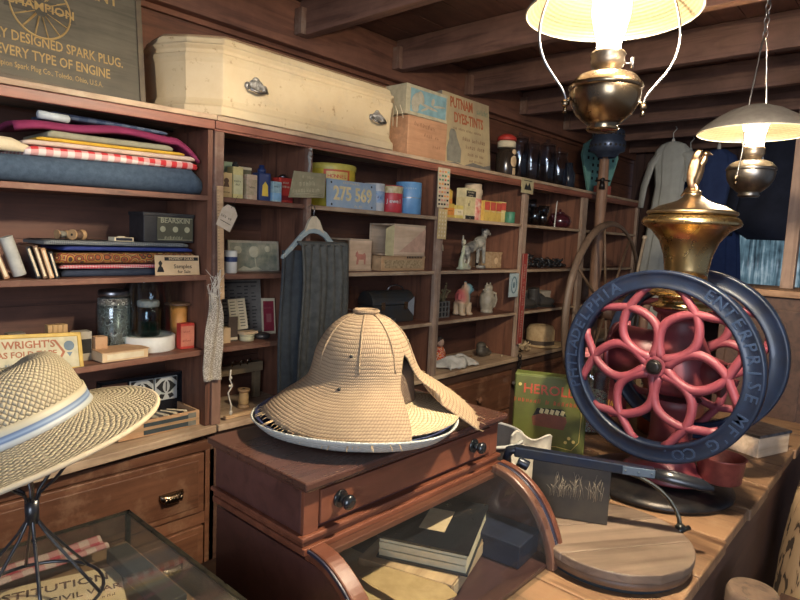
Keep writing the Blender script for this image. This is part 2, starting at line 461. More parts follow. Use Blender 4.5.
# ------------------------------------------------------------------ SHELVING
R1, R2, R3, LG, TOP = 1.713, 1.437, 1.172, .89, 1.985
def shelf_front_wood(): return [W_shelf, W_fascia, W_ledge]
# main unit, five bays and a far sixth one
su = thing('shelving_unit', 'long reddish brown wooden wall shelving unit under the cream coffin, right of the seam', 'shelves', (1.147, 1.9, .865))
DIV = [(1.124, .036), (1.533, .024), (2.375, .055), (3.20, .06), (4.0, .075), (5.02, .04)]
b = wm(su); b.box((1.124, 1.875, 1.968), (5.08, 2.25, TOP)); part('top_board', b, W_ledge, su, bevel=.002)
b = wm(su); b.box((1.124, 1.885, 1.942), (5.07, 1.90, 1.968)); b.box((1.124, 1.893, 1.934), (5.07, 1.905, 1.943)); part('fascia', b, W_fascia, su, bevel=.002)
b = wm(su)
zz = .88
while zz < 1.96: b.box((1.15, 2.2, zz), (5.06, 2.215, min(zz + .178, 1.966))); zz += .18
part('back_panel', b, W_back, su)
for i, (x, w) in enumerate(DIV):
    zb = LG + .001
    b = wm(su); b.box((x + w / 2 - .009, 1.912, zb), (x + w / 2 + .009, 2.199, 1.967)); part('divider', b, W_panel, su)
    b = wm(su)
    if i == 1: b.box((x, 1.889, R3 - .03), (x + w, 1.911, 1.933))
    elif i in (2, 3): b.box((x, 1.889, zb), (x + w * .52, 1.911, 1.941)); b.box((x + w * .53, 1.894, zb), (x + w, 1.911, 1.941))
    else: b.box((x, 1.889, zb), (x + w, 1.911, 1.933))
    part('post', b, W_post if i < 2 else W_post2, su, bevel=.002)
for i in range(5):
    xa = DIV[i][0] + DIV[i][1] / 2 + .010; xb = DIV[i + 1][0] + DIV[i + 1][1] / 2 - .010
    for z in (R1, R2, R3):
        b = wm(su); b.box((xa, 1.903, z - .018), (xb, 2.199, z)); b.box((xa + .012, 1.895, z - .018), (xb - .012, 1.903, z - .001), 1)
        part('shelf', b, [W_shelf, W_ledge if (i >= 1) else W_shelf], su, bevel=.0015)
# left unit, a shade out of level with its neighbour
sl = thing('shelving_unit', 'dark reddish wooden shelving unit at far left holding folded cloth and the sewing goods', 'shelves', (1.1, 1.9, .85))
def tz(z, x, k=.022): return z - k * (1.14 - x)
def slab(b, x0, x1, y0, y1, z0, z1, k=.022, mi=0):
    b.hexa([(x0, y0, tz(z0, x0, k)), (x1, y0, tz(z0, x1, k)), (x1, y1, tz(z0, x1, k)), (x0, y1, tz(z0, x0, k)),
            (x0, y0, tz(z1, x0, k)), (x1, y0, tz(z1, x1, k)), (x1, y1, tz(z1, x1, k)), (x0, y1, tz(z1, x0, k))], mi)
b = wm(sl); slab(b, -.4, 1.122, 1.875, 2.25, 1.968, TOP); part('top_board', b, W_ledge, sl, bevel=.002)
b = wm(sl); slab(b, -.4, 1.121, 1.885, 1.902, 1.938, 1.968); part('fascia', b, W_fascia, sl, bevel=.002)
b = wm(sl)
for zz in (.88, 1.10, 1.32, 1.54, 1.76): b.box((-.38, 2.2, zz), (1.12, 2.215, min(zz + .219, 1.94)))
part('back_panel', b, W_back, sl)
for x in (-.38, 1.104):
    b = wm(sl); b.box((x, 1.900, LG + .001), (x + .018, 2.199, 1.936 if x > 0 else 1.91)); part('divider', b, W_panel, sl)
for z, k in ((R1, .018), (R2, .01), (R3, .022)):
    b = wm(sl); slab(b, -.345, 1.102, 1.896, 2.198, z - .018, z, k); part('shelf', b, W_shelf, sl, bevel=.0015)

# base cabinets
def pull_cup(b, x, y, z, w=.088, h=.04):
    R = []
    for i in range(9):
        t = PI * i / 8
        R.append([(x - w / 2 * math.cos(t), y - .024 * math.sin(t) * math.sin(PI * j / 8) * 1.0 - .002, z + h / 2 - h * (1 - math.cos(PI * j / 8)) / 2 * (.35 + .65 * math.sin(t))) for j in range(9)])
    b.rings(R, 0, close=False, cap0=False, cap1=False)
    for q in range(5): b.sph((x - w * .3 + w * .15 * q, y - .021, z), (.006, .005, .012), 8)
def drawer(parent, x0, x1, z0, z1, y, kind, m=W_drawer):
    b = wm(parent); b.box((x0, y - .012, z0), (x1, y + .3, z1)); b.box((x0 + .022, y - .016, z0 + .022), (x1 - .022, y - .010, z1 - .022))
    d = part('drawer', b, m, parent, bevel=.004)
    b = wm(parent); xc, zc = (x0 + x1) / 2, (z0 + z1) / 2
    if kind == 'cup':
        for q in (.93 if x1 - x0 > .6 else .5,):
            pull_cup(b, .972 if x1 - x0 > .6 else xc, y - .016, zc - .02)
        part('cup_pull', b, BRASS_D, d, solid=.002)
    else:
        b.cyl((xc, y - .014, zc), (xc, y - .035, zc), .008, .011); b.sph((xc, y - .045, zc), (.02, .014, .02)); part('knob', b, W_drawer, d)
bl = thing('base_cabinet', 'wooden base cabinet of drawers with shell cup pull at far left below the shelves', 'cabinet', (.4, 1.9, 0))
b = wm(bl); b.hexa([(-.4, 1.80, .835), (1.143, 1.885, .862), (1.143, 2.25, .862), (-.4, 2.25, .835), (-.4, 1.80, .865), (1.143, 1.885, .8895), (1.143, 2.25, .8895), (-.4, 2.25, .865)])
part('ledge_board', b, W_ledge, bl, bevel=.003)
b = wm(bl)
b.box((-.4, 1.915, 0), (1.13, 2.25, .08)); b.box((-.4, 1.90, .80), (1.13, 1.92, .834)); b.box((1.108, 1.90, .08), (1.145, 2.25, .80)); b.box((-.4, 1.9, .525), (1.108, 1.92, .57))
b.box((-.4, 2.2, .08), (1.108, 2.25, .80)); b.box((-.4, 1.9, .28), (1.108, 1.92, .31)); b.box((.22, 1.9, .08), (.25, 1.92, .80))
part('carcass', b, W_drawer, bl, bevel=.002)
drawer(bl, .255, 1.10, .575, .795, 1.905, 'cup'); drawer(bl, .255, 1.10, .315, .52, 1.905, 'cup'); drawer(bl, -.39, .215, .575, .795, 1.905, 'knob')
br = thing('base_cabinet', 'long reddish base cabinet with knobbed drawers below the shelves, behind the green tin', 'cabinet', (2.6, 1.9, 0))
b = wm(br); b.box((1.147, 1.878, .866), (5.07, 2.25, .8895)); part('ledge_board', b, W_ledge, br, bevel=.003)
b = wm(br)
b.box((1.147, 1.92, 0), (5.05, 2.25, .08)); b.box((1.147, 1.90, .815), (5.05, 1.92, .866)); b.box((1.147, 2.2, .08), (5.05, 2.25, .815))
for x, w in DIV: b.box((x, 1.90, .08), (x + max(w, .04), 1.92, .815)); b.box((x, 1.92, .08), (x + .03, 2.2, .815))
part('carcass', b, W_dark, br, bevel=.002)
for i in range(5):
    xs = DIV[i][0] + max(DIV[i][1], .04) + .006; xe = DIV[i + 1][0] - .006
    if i == 0: drawer(br, xs, xe, .58, .81, 1.905, 'knob'); continue
    for z0, z1 in ((.575, .81), (.33, .565)): drawer(br, xs, xe, z0, z1, 1.905, 'knob')

# ------------------------------------------------------------------ COUNTER (runs beside the camera)
ct = thing('shop_counter', 'long rough plank counter carrying the coffee mill and glass cases', 'counter', (1.2, .7, 0))
b = wm(ct)
xs_ = [-.6, -.36, -.10, .13, .36, .62, .87, 1.10, 1.36, 1.585, 1.83, 2.06, 2.30, 2.53, 2.76, 2.96]
for i, (x0, x1) in enumerate(zip(xs_[:-1], xs_[1:])):
    b.box((x0, .312 + .004 * math.sin(i * 2.3), .866), (x1 - .003, 1.085, .9))
part('worktop', b, W_counter, ct, bevel=.004)
b = wm(ct); b.box((-.58, .335, .02), (2.94, .36, .865)); b.box((-.58, 1.04, .02), (2.94, 1.06, .865)); b.box((2.9, .36, .02), (2.94, 1.04, .865)); b.box((-.58, .36, .02), (-.55, 1.04, .865))
b.box((-.58, .328, .79), (2.94, .336, .865))
part('front_boards', b, W_dark, ct, bevel=.002)

# dark tall cabinet across the far end of the counter and the square post rising from it
cb = thing('tall_cabinet', 'tall brown wooden cabinet behind the rear wheel of the coffee mill', 'cabinet', (3.3, .5, 0))
b = wm(cb); b.box((3.28, -.02, 1.40), (3.75, .82, 1.432)); part('top_board', b, wood('cabinet_top', (.34, .19, .10), (.2, .1, .05), 'Y', .5), cb, bevel=.004)
b = wm(cb); b.box((3.31, .01, .02), (3.72, .79, 1.399)); b.box((3.302, .05, .1), (3.312, .38, 1.34)); b.box((3.302, .42, .1), (3.312, .75, 1.34)); part('body', b, W_dark, cb, bevel=.004)
b = MB(); b.box((-.028, -.028, 0), (.028, .028, 1.052))
single('square_post', b, wood('grey_post', (.33, .22, .16), (.2, .12, .08), 'Z', .7, nb=.4), 'square wooden post standing on the tall cabinet at right edge', 'post', (3.50, .545, 1.434), bevel=.003)

# round pole with a perforated collar
pl = thing('wooden_pole', 'round rustic wooden pole in front of the shelves, passing behind the big lamp', 'pole', (3.86, 1.70, 0))
b = MB(); b.lathe([(.042 + .003 * math.sin(i * 1.7) - .0005 * i, i * .1244) for i in range(21)], n=14)
part('shaft', b, wood('pole_wood', (.24, .135, .085), (.14, .075, .045), 'Z', .6, nb=.4), pl)
cl = thing('tin_collar', 'perforated blue-grey tin burner collar fixed round the wooden pole', 'collar', (3.80, 1.66, 2.17))
b = MB(); b.lathe([(.055, .0), (.080, .03), (.108, .04), (.112, .10), (.099, .115), (.101, .165), (.080, .18), (.05, .18), (.05, .0)], n=28, cap0=False, cap1=False)
part('band', b, mat('blue_tin', (.10, .13, .2), .4, .7, c2=(.06, .08, .13)), cl)
b = MB()
for k in range(22):
    a = 2 * PI * k / 22; b.cyl((.105 * math.cos(a), .105 * math.sin(a), .07), (.114 * math.cos(a), .114 * math.sin(a), .07), .008, n=8)
    b.cyl((.095 * math.cos(a), .095 * math.sin(a), .14), (.103 * math.cos(a), .103 * math.sin(a), .14), .007, n=8)
part('air_holes', b, INK, cl)
for o_, zz in ((.0, 2.02),):
    b = MB(); b.tube([(.046 * math.cos(a), .046 * math.sin(a), 0) for a in [2 * PI * i / 16 for i in range(16)]], .005, closed=True)
    b.cyl((-.05, -.02, -.06), (-.05, -.02, -.008), .02, .014); b.sph((-.05, -.02, 0), .017)
    single('wire_clamp', b, IRON, 'black wire clamp wound round the wooden pole', 'clamp', (3.86, 1.70, 2.03))

# ------------------------------------------------------------------ COFFEE MILL
AX, AY, AZ = 1.80, .536, 1.285
gm = thing('coffee_mill', 'large red and navy iron coffee mill with two lettered flywheels and brass hopper', 'coffee mill', (AX, .545, .901))
def flywheel(x, face, name_it=True):
    RO, RI = .260, .211
    b = wm(gm)
    prof = []   # rim cross section (radius, x offset)
    P = [(RO, -.013), (RO - .006, -.016), (RO - .010, -.012), (RI + .010, -.012), (RI + .006, -.016), (RI, -.013), (RI - .001, .018), (RI + .008, .022), (RO - .008, .022), (RO, .018)]
    R = []
    N = 72
    for i in range(N + 1):
        t = 2 * PI * i / N
        R.append([(x + face * q, AY + r * math.cos(t), AZ + r * math.sin(t)) for r, q in P])
    b.rings(R, 0, False, False)
    rim = part('flywheel_rim', b, BLUE_P, gm, label='navy painted flywheel rim with raised lettering')
    # text round the rim, on the camera side
    if name_it:
        b = wm(gm)
        def arc(txt, a0, a1, size):
            n = len(txt)
            for i, ch in enumerate(txt):
                if ch == ' ': continue
                a = math.radians(a0 + (a1 - a0) * i / max(1, n - 1)); rr = (RO + RI) / 2
                # angle measured as seen by the viewer: x right = -y, up = z
                cx, cz = rr * math.cos(a), rr * math.sin(a)
                rot = a - PI / 2
                M = Matrix(((0, 0, -1, x - .0115), (-1, 0, 0, AY - cx), (0, 1, 0, AZ + cz), (0, 0, 0, 1))) @ Matrix.Rotation(rot, 4, 'Z')
                b.text(ch, size, M, 0, .0016, .012)
        arc("ENTERPRISE MF'G CO.", 60, -78, .043)
        arc("PHILADELPHIA", 202, 122, .043)
        part('raised_lettering', b, mat('lighter_navy', (.030, .050, .10), .4, c2=(.015, .028, .062)), rim)  # raised letters a lighter navy than the rim
    # looped spokes: six crossing petals whose strands run on to the rim
    for k in range(6):
        b = wm(gm); base = PI / 2 + PI / 6 + k * PI / 3
        for sgn in (1, -1):
            pts, rad = [], []
            for i in range(17):
                u = i / 16; r = .024 + (RI + .002 - .024) * u
                # half width of the petal: opens, closes at u=.76 and crosses over
                w = .047 * math.sin(PI * u / .80) ** .85 if u < .80 else -.078 * ((u - .80) / .20) ** .9
                ca, sa = math.cos(base), math.sin(base)
                yy, zz = r * ca - sgn * w * sa, r * sa + sgn * w * ca
                q = math.hypot(yy, zz)
                if q > RI + .006: yy, zz = yy * (RI + .006) / q, zz * (RI + .006) / q
                pts.append((x + face * .002, AY + yy, AZ + zz)); rad.append(.0140 - .0025 * u)
            b.tube(pts, rad, 8)
        part('spoke_loop', b, RED_P, gm)
    b = wm(gm); b.cyl((x - .014, AY, AZ), (x + .02, AY, AZ), .027, .030, 24); part('hub', b, RED_P, gm)
    b = wm(gm); b.cyl((x - .024, AY, AZ), (x - .014, AY, AZ), .019, .021, 20); b.sph((x - .024, AY, AZ), (.004, .017, .017), 14); part('axle_cap', b, IRON, gm)
flywheel(1.65, 1, True); flywheel(1.955, 1, False)
b = wm(gm); b.cyl((1.672, AY, AZ), (1.94, AY, AZ), .013, n=12); part('axle', b, STEEL, gm)
b = wm(gm)
HX, HY = 1.81, .53
b.lathe([(.205, 0), (.215, .008), (.215, .016), (.19, .026), (.13, .038), (.06, .044)], (HX, .56, .901), 40, sy=.98); part('foot_plate', b, IRON, gm)
b = wm(gm)
b.lathe([(.115, .0), (.125, .008), (.105, .022), (.085, .03), (.07, .05), (.058, .12), (.058, .20), (.075, .23)], (HX, HY, .944), 28)
part('pedestal', b, mat('dark_red_cast', (.17, .030, .036), .45, 0, c2=(.11, .02, .025), ns=12), gm)
b = wm(gm)
b.lathe([(.072, 0), (.092, .02), (.096, .05), (.085, .12), (.062, .17), (.05, .20), (.054, .22), (.078, .235), (.078, .245)], (HX, HY, 1.19), 28); 
b.cyl((HX, HY + .02, 1.285), (HX, HY + .17, 1.285), .07, .082, 26); b.cyl((HX, HY + .17, 1.285), (HX, HY + .185, 1.285), .09, .086, 26)
part('mill_body', b, mat('dark_red_cast', (.17, .030, .036), .45, 0, c2=(.11, .02, .025), ns=12), gm)
b = wm(gm); b.cyl((HX, HY - .06, 1.265), (HX, HY - .125, 1.25), .052, .046, 22); b.cyl((HX, HY - .125, 1.25), (HX, HY - .135, 1.248), .05, .05, 22); b.cyl((HX, HY - .13, 1.25), (HX, HY - .16, 1.243), .012, n=10)
part('grind_adjuster', b, mat('dark_red_cast', (.17, .030, .036), .45, 0, c2=(.11, .02, .025), ns=12), gm)
b = wm(gm); b.lathe([(.046, 0), (.056, .006), (.062, .07), (.066, .074), (.060, .074), (.054, .008)], (1.83, .395, .957), 24, cap1=False); part('catch_cup', b, mat('rusty_red', (.33, .09, .07), .4, .4, c2=(.2, .05, .04)), gm)
b = wm(gm); b.lathe([(.085, 0), (.088, .006), (.066, .016), (.066, .03), (.09, .034), (.09, .04)], (HX, HY, 1.435), 28); part('neck_flange', b, BRASS, gm)
b = wm(gm); b.box((1.735, .455, 1.476), (1.885, .605, 1.492)); b.lathe([(.058, 0), (.064, .01), (.058, .028), (.056, .035)], (HX, HY, 1.492), 28); part('hopper_base', b, BRASS, gm, bevel=.003)
b = wm(gm)
b.lathe([(.057, 0), (.058, .02), (.064, .06), (.078, .10), (.102, .130), (.124, .143), (.128, .146), (.130, .152), (.125, .162), (.112, .172)], (HX, HY, 1.525), 48); part('brass_hopper', b, BRASS, gm)
b = wm(gm)
b.lathe([(.116, 0), (.119, .004), (.117, .009), (.104, .014), (.088, .024), (.062, .032), (.04, .04), (.024, .052), (.019, .06), (.022, .066)], (HX, HY, 1.699), 40); lid = part('hopper_lid', b, mat('dull_brass', (.50, .40, .26), .3, 1, c2=(.32, .24, .15), ns=10), gm)
# eagle finial, wings raised, seen from the side
SD, TD = Vector((.28, -.96, 0)), Vector((.96, .28, 0))         # across the bird and through it
def E_(a, t, z): return Vector((HX, HY, 1.766)) + SD * a + TD * t + Vector((0, 0, z))
b = wm(gm); RZ = math.atan2(-.96, .28)
b.sph(E_(.006, 0, .045), (.014, .014, .040), 14, rot=(0, .20, RZ)); b.sph(E_(.017, 0, .082), (.010, .010, .020), 12, rot=(0, .3, RZ))
b.sph(E_(.022, 0, .102), (.011, .009, .009), 12); b.cyl(E_(.028, 0, .104), E_(.040, 0, .098), .005, .0015, 8)
for t in (-.014, .014):
    b.sph(E_(-.006, t, .062), (.015, .005, .046), 16, rot=(0, .16, RZ)); b.sph(E_(.0, t * 1.1, .098), (.011, .005, .018), 12, rot=(0, .5, RZ)); b.sph(E_(-.010, t * .9, .028), (.011, .005, .024), 12, rot=(0, -.2, RZ))
    b.cyl(E_(.004, t * .6, .018), E_(.008, t * .8, -.002), .006, .007, 8)
b.tube([E_(-.004, 0, .02), E_(-.018, 0, .002), E_(-.032, 0, -.016)], [.012, .009, .004], 8, flat=.5)
b.sph(E_(.0, 0, -.004), (.022, .022, .010), 14)
part('eagle_finial', b, mat('gilt_bronze', (.45, .30, .15), .33, 1, c2=(.2, .11, .08), ns=60), lid, remesh=.0022)

# things standing on the counter round the mill
def jar(name, label, cat, loc, r, h, lidm, group=None, gl=GLASS, fillm=None, fh=.5, neck=.72, n=24, lidh=.02):
    t = thing(name, label, cat, loc, group=group)
    b = MB(); b.lathe([(r * .9, 0), (r, .008), (r, h * .72), (r * .93, h * .8), (r * neck, h * .88), (r * neck, h), (r * neck - .003, h), (r * neck - .003, h * .88), (r * .9, h * .79), (r - .003, h * .7), (r - .003, .010), (r * .85, .006)], n=n, cap1=True); part('glass', b, gl, t)
    if lidm: b = MB(); b.lathe([(r * neck + .002, h - .014), (r * neck + .005, h - .010), (r * neck + .005, h + lidh - .016), (r * neck, h + lidh - .012)], n=n); part('lid', b, lidm, t)
    if fillm: b = MB(); b.lathe([(r * .88, .009), (r - .006, .014), (r - .006, h * .70 * fh), (r * .5, h * .72 * fh)], n=n); part('contents', b, fillm, t, stuff=True)
    return t
PINK_LID = mat('faded_red_lid', (.5, .10, .12), .5, c2=(.65, .3, .3))
jar('glass_jar', 'clear glass jar with faded red lid, behind the left side of the front flywheel', 'jar', (2.15, .935, .901), .072, .30, PINK_LID, fillm=prints('scraps_print', [(.5, .5, .5), (.1, .14, .2), (.6, .55, .4), (.05, .05, .06), (.4, .1, .1)], 60), fh=.7)
b = MB(); b.box((-.055, -.04, 0), (.055, .04, .17)); b.box((-.056, -.042, .12), (.056, .042, .125)); b.tf('~TEA', .04, 0, .06, -.0405, 1)
single('red_tin', b, [RED_P, YEL], 'dark red painted tin behind the mill beside the glass jar', 'tin', (2.42, .96, .901), rz=-.6, bevel=.003)
t = thing('copper_pot', 'copper pot with handle and spout behind the spokes of the mill', 'pot', (2.36, .70, .901))
COPPER = mat('copper', (.50, .17, .10), .35, .85, c2=(.28, .09, .06), ns=14)
b = MB(); b.lathe([(.10, 0), (.112, .01), (.118, .10), (.10, .19), (.075, .23), (.08, .245)], n=30); part('body', b, COPPER, t)
b = MB(); b.tube([(-.09, 0, .06), (-.15, 0, .12), (-.165, 0, .2)], [.02, .014, .011], 10); part('spout', b, COPPER, t)
b = MB(); b.tube([(.10, 0, .2), (.16, 0, .19), (.17, 0, .1), (.115, 0, .05)], .008, 8); part('handle', b, COPPER, t)
b = MB(); b.lathe([(.078, .246), (.07, .262), (.03, .272), (.008, .276), (.012, .288), (.004, .294)], n=24); part('lid', b, COPPER, t)
b = MB(); b.box((-.09, -.06, 0), (.09, .06, .075)); b.box((-.095, -.065, .07), (.095, .065, .08), 1)
single('document_box', b, [W_pine2, STEEL], 'flat wooden box with metal lid behind the mill, right of the copper pot', 'box', (2.42, .415, .901), rz=-.35, bevel=.002)
b = MB(); b.box((-.06, -.05, 0), (.06, .05, .23)); b.box((-.045, -.052, .05), (.045, -.05, .18), 1); b.tf('~SALT', .03, 0, .12, -.053, 2)
single('carton', b, [TAN, CREAM, INK], 'tan paper carton behind the left spokes of the mill', 'carton', (2.66, .90, .901), rz=-.9, bevel=.002)
b = MB()
pts = [(.09 * math.cos(a) * (1 + .3 * math.sin(3 * a + 1)), .06 * math.sin(a) * (1 + .25 * math.cos(2 * a)), .004 + .012 * abs(math.sin(2.5 * a))) for a in [i * 4 * PI / 50 for i in range(50)]]
b.tube([(p[0] * (1 + .004 * i), p[1], p[2]) for i, p in enumerate(pts)], .0014, 6)
single('wire_coil', b, mat('rusty_wire', (.25, .12, .07), .5, .6), 'loose coil of thin rusty wire on the counter planks left of the mill foot', 'wire', (1.80, .80, .901))
b = MB(); b.lathe([(.044, 0), (.05, .006), (.052, .018), (.04, .034), (.02, .044)], n=22)
single('pewter_cover', b, mat('scuffed_pewter', (.22, .21, .19), .4, .8, c2=(.10, .09, .08), ns=40), 'scuffed grey metal cover on the planks just left of the mill foot', 'lid', (1.55, .645, .901))

# HEROLD tin
ht = thing('document_tin', 'green hinged tin with red lettering and gold flowers, standing before the big wheel', 'tin', (1.80, .915, .901), rz=math.atan2(-.22, .097))
TW, TH = .24, .262
b = MB(); b.box((-TW / 2, 0, 0), (TW / 2, .055, TH)); part('case', b, mat('green_tin', (.115, .145, .035), .38, .2, c2=(.16, .15, .045), ns=10), ht, bevel=.004)
b = MB(); b.box((-TW / 2 + .004, -.006, .01), (TW / 2 - .004, 0, TH - .006)); part('lid_panel', b, mat('green_tin_face', (.115, .13, .03), .4, .1, c2=(.08, .08, .02), ns=9), ht, bevel=.002)
b = MB(); b.tf('HEROLD', .046, 0, .212, -.0065, bold=.012); b.tf('~CIGARES - TOSCANA', .024, 0, .172, -.0065, bold=.008); part('lettering', b, mat('tin_red', (.45, .07, .03), .4), ht)
GOLD = mat('gold_print', (.72, .55, .18), .35, .3)
b = MB()
b.tube([(-.095, -.0065, .03), (-.04, -.0065, .018), (.03, -.0065, .026), (.08, -.0065, .02), (.102, -.0065, .05), (.104, -.0065, .14), (.098, -.0065, .18)], .0012, 6)
for x, z in ((-.10, .045), (-.085, .035), (-.09, .06), (.07, .06), (.085, .05), (.06, .045), (-.1, .225), (.09, .215), (.1, .2), (-.03, .028), (0, .02)): b.cyl((x, -.0062, z), (x, -.0075, z), .0055, n=10)
part('gold_trim', b, GOLD, ht)
b = MB()
b.prism([(-.05, .09), (-.055, .12), (-.02, .135), (.055, .13), (.06, .115), (.05, .085)], -.0062, -.0072)
b.prism([(-.052, .122), (-.04, .15), (.045, .155), (.058, .132), (-.018, .137)], -.0062, -.0068, 1)
for i in range(5): b.box((-.03 + .017 * i, -.0078, .134), (-.018 + .017 * i, -.0068, .15), 2, rot=(0, .3, 0))
part('box_picture', b, [mat('brown_print', (.17, .05, .025), .5), INK, mat('pale_gold', (.6, .5, .25), .5)], ht)

# round wooden board on a dark pail, and the long iron bar with hanging plate
pb = thing('round_firkin', 'low round firkin with pale wooden plank lid and dark painted hoop', 'firkin', (1.308, .487, .901))
b = MB(); b.lathe([(.155, 0), (.16, .004), (.162, .028)], n=48); part('pail', b, mat('blue_black_paint', (.02, .035, .055), .4, .2, c2=(.04, .05, .05)), pb)
b = MB(); b.lathe([(.164, .012), (.168, .014), (.168, .028), (.164, .030)], n=48, cap0=False, cap1=False); part('hoop', b, mat('brown_hoop', (.16, .09, .05), .5), pb)
b = MB()
for y0, y1 in ((-.172, -.06), (-.059, .055), (.056, .172)):
    pts = []
    r = .172
    x0 = lambda y: math.sqrt(max(0, r * r - y * y))
    ys = [y0 + (y1 - y0) * i / 10 for i in range(11)]
    pts = [(x0(y), y) for y in ys] + [(-x0(y), y) for y in reversed(ys)]
    out = []
    for p in pts:
        if not out or (abs(p[0] - out[-1][0]) + abs(p[1] - out[-1][1])) > 1e-4: out.append(p)
    b.prism(out, .030, .049, plane='xy')
part('lid_boards', b, wood('grey_lid', (.21, .145, .10), (.12, .08, .055), 'X', .55, nb=.3), pb, bevel=.003, rot=(0, 0, -.6))
A1, B1 = Vector((.158, -.10, .045)), Vector((.02, .165, .045))
b = MB(); pts = []
for i in range(17):
    t = PI * i / 16; m = (A1 + B1) / 2; pts.append(m + (A1 - B1) / 2 * math.cos(t) + Vector((.035, .02, .105)) * math.sin(t))
b.tube(pts, .0075, 8, flat=.6); b.sph(A1, .013, 10); b.sph(B1, .013, 10)
b.cyl(A1 + Vector((-.02, 0, 0)), A1 + Vector((.018, -.014, 0)), .006, n=8); part('bail_handle', b, mat('worn_black_iron', (.05, .055, .055), .32, .8, c2=(.13, .12, .09)), pb)

PA = Vector((1.262, .662, .9515)); PB = Vector((1.338, .512, .9515))
pd = (PB - PA).normalized(); rzp = math.atan2(pd.y, pd.x); wp = (PB - PA).length
tl = thing('iron_press', 'black iron bar with riveted plate and hanging sheet panel resting on the round lid', 'iron tool', tuple(PA), rz=rzp)
b = MB(); b.box((-.01, -.002, 0), (wp, .002, .142)); part('sheet_panel', b, mat('dark_sheet', (.035, .03, .026), .42, .5, c2=(.075, .06, .04), ns=8), tl, bevel=.001)
b = MB()
for i in range(60):
    x = .035 + random.random() * (wp - .05); h = .014 + .024 * random.random(); z0 = .05 + .012 * random.random()
    b.tube([(x, -.0022, z0), (x + .004 * random.uniform(-1, 1), -.0022, z0 + h), (x + .01 * random.uniform(-1, 1), -.0022, z0 + h * 1.5)], .0005, 4)
part('etched_grasses', b, mat('etched_tan', (.28, .22, .14), .6), tl, stuff=True)
b = MB(); b.hexa([(-.055, -.012, .137), (.26, -.010, .128), (.26, .012, .128), (-.055, .012, .137), (-.055, -.012, .162), (.26, -.010, .151), (.26, .012, .151), (-.055, .012, .162)])
b.tube([(-.05, 0, .152), (-.068, 0, .148), (-.074, 0, .128), (-.066, 0, .112)], [.012, .012, .010, .006], 8)
b.cyl((-.045, -.02, .132), (-.02, -.02, .122), .012, n=12)
part('bar', b, mat('blue_black_iron', (.008, .014, .032), .35, .3, c2=(.02, .02, .02)), tl, bevel=.003)
b = MB(); b.box((.19, -.0135, .132), (.26, -.010, .151)); 
for x in (.197, .225, .253): b.sph((x, -.0138, .1415), .003, 8)
part('riveted_plate', b, mat('bare_plate', (.12, .15, .18), .45, .6), tl, bevel=.001)
b = MB(); b.tube([(.255, 0, .140), (.30, 0, .136), (.36, 0, .128), (.385, 0, .122)], [.013, .017, .015, .006], 10, flat=.6); part('handle', b, BLACK, tl)

# ------------------------------------------------------------------ CURVED GLASS SHOWCASE
dk = thing('countertop_showcase', 'mahogany countertop showcase with curved glass front, drawer and black knobs', 'showcase', (.9, .8, .901))
DX0, DX1 = .605, 1.185
b = wm(dk)
b.box((DX0 - .012, .712, 1.187), (DX1 + .012, 1.012, 1.20)); b.box((DX0 - .006, .718, 1.180), (DX1 + .006, 1.006, 1.187)); part('top_board', b, wood('showcase_top', (.085, .037, .026), (.068, .029, .021), 'X', .28, coat=.5, nb=.03, var=.05), dk, bevel=.003)
b = wm(dk); b.box((DX0, .738, 1.102), (DX1, 1.0, 1.18)); part('drawer_box', b, W_mahogd, dk, bevel=.002)
b = wm(dk); b.box((DX0, .730, 1.102), (DX0 + .032, .738, 1.18)); b.box((DX1 - .032, .730, 1.102), (DX1, .738, 1.18)); b.box((DX0 + .032, .733, 1.174), (DX1 - .032, .738, 1.18)); part('stiles', b, W_mahog, dk, bevel=.001)
b = wm(dk); b.box((DX0 + .035, .728, 1.112), (DX1 - .035, .738, 1.172)); dr = part('drawer_front', b, W_mahog, dk, bevel=.0015)
for x in (.683, 1.083):
    b = wm(dk); b.cyl((x, .728, 1.145), (x, .724, 1.145), .0155, n=20); b.cyl((x, .724, 1.145), (x, .712, 1.145), .007, .008, 14); b.lathe([(.001, 0), (.011, .002), (.0135, .008), (.012, .013), (.006, .016)], (0, 0, 0), 20)
    for v in list(b.bm.verts)[-100:]: v.co = b.X @ (Matrix.Translation((x, .713, 1.145)) @ Matrix.Rotation(PI / 2, 4, 'X') @ (b.X.inverted() @ v.co))
    part('knob', b, mat('knob_black', (.012, .014, .016), .22, coat=.5), dr)
b = wm(dk)
b.box((DX0 - .008, .722, 1.094), (DX1 + .008, 1.005, 1.102)); b.box((DX0 - .003, .727, 1.084), (DX1 + .003, 1.002, 1.094)); b.box((DX0 - .006, .719, 1.072), (DX1 + .006, 1.0, 1.084)); b.box((DX0 + .004, .705, 1.060), (DX1 - .004, .73, 1.072))
part('moulding', b, W_mahog, dk, bevel=.002)
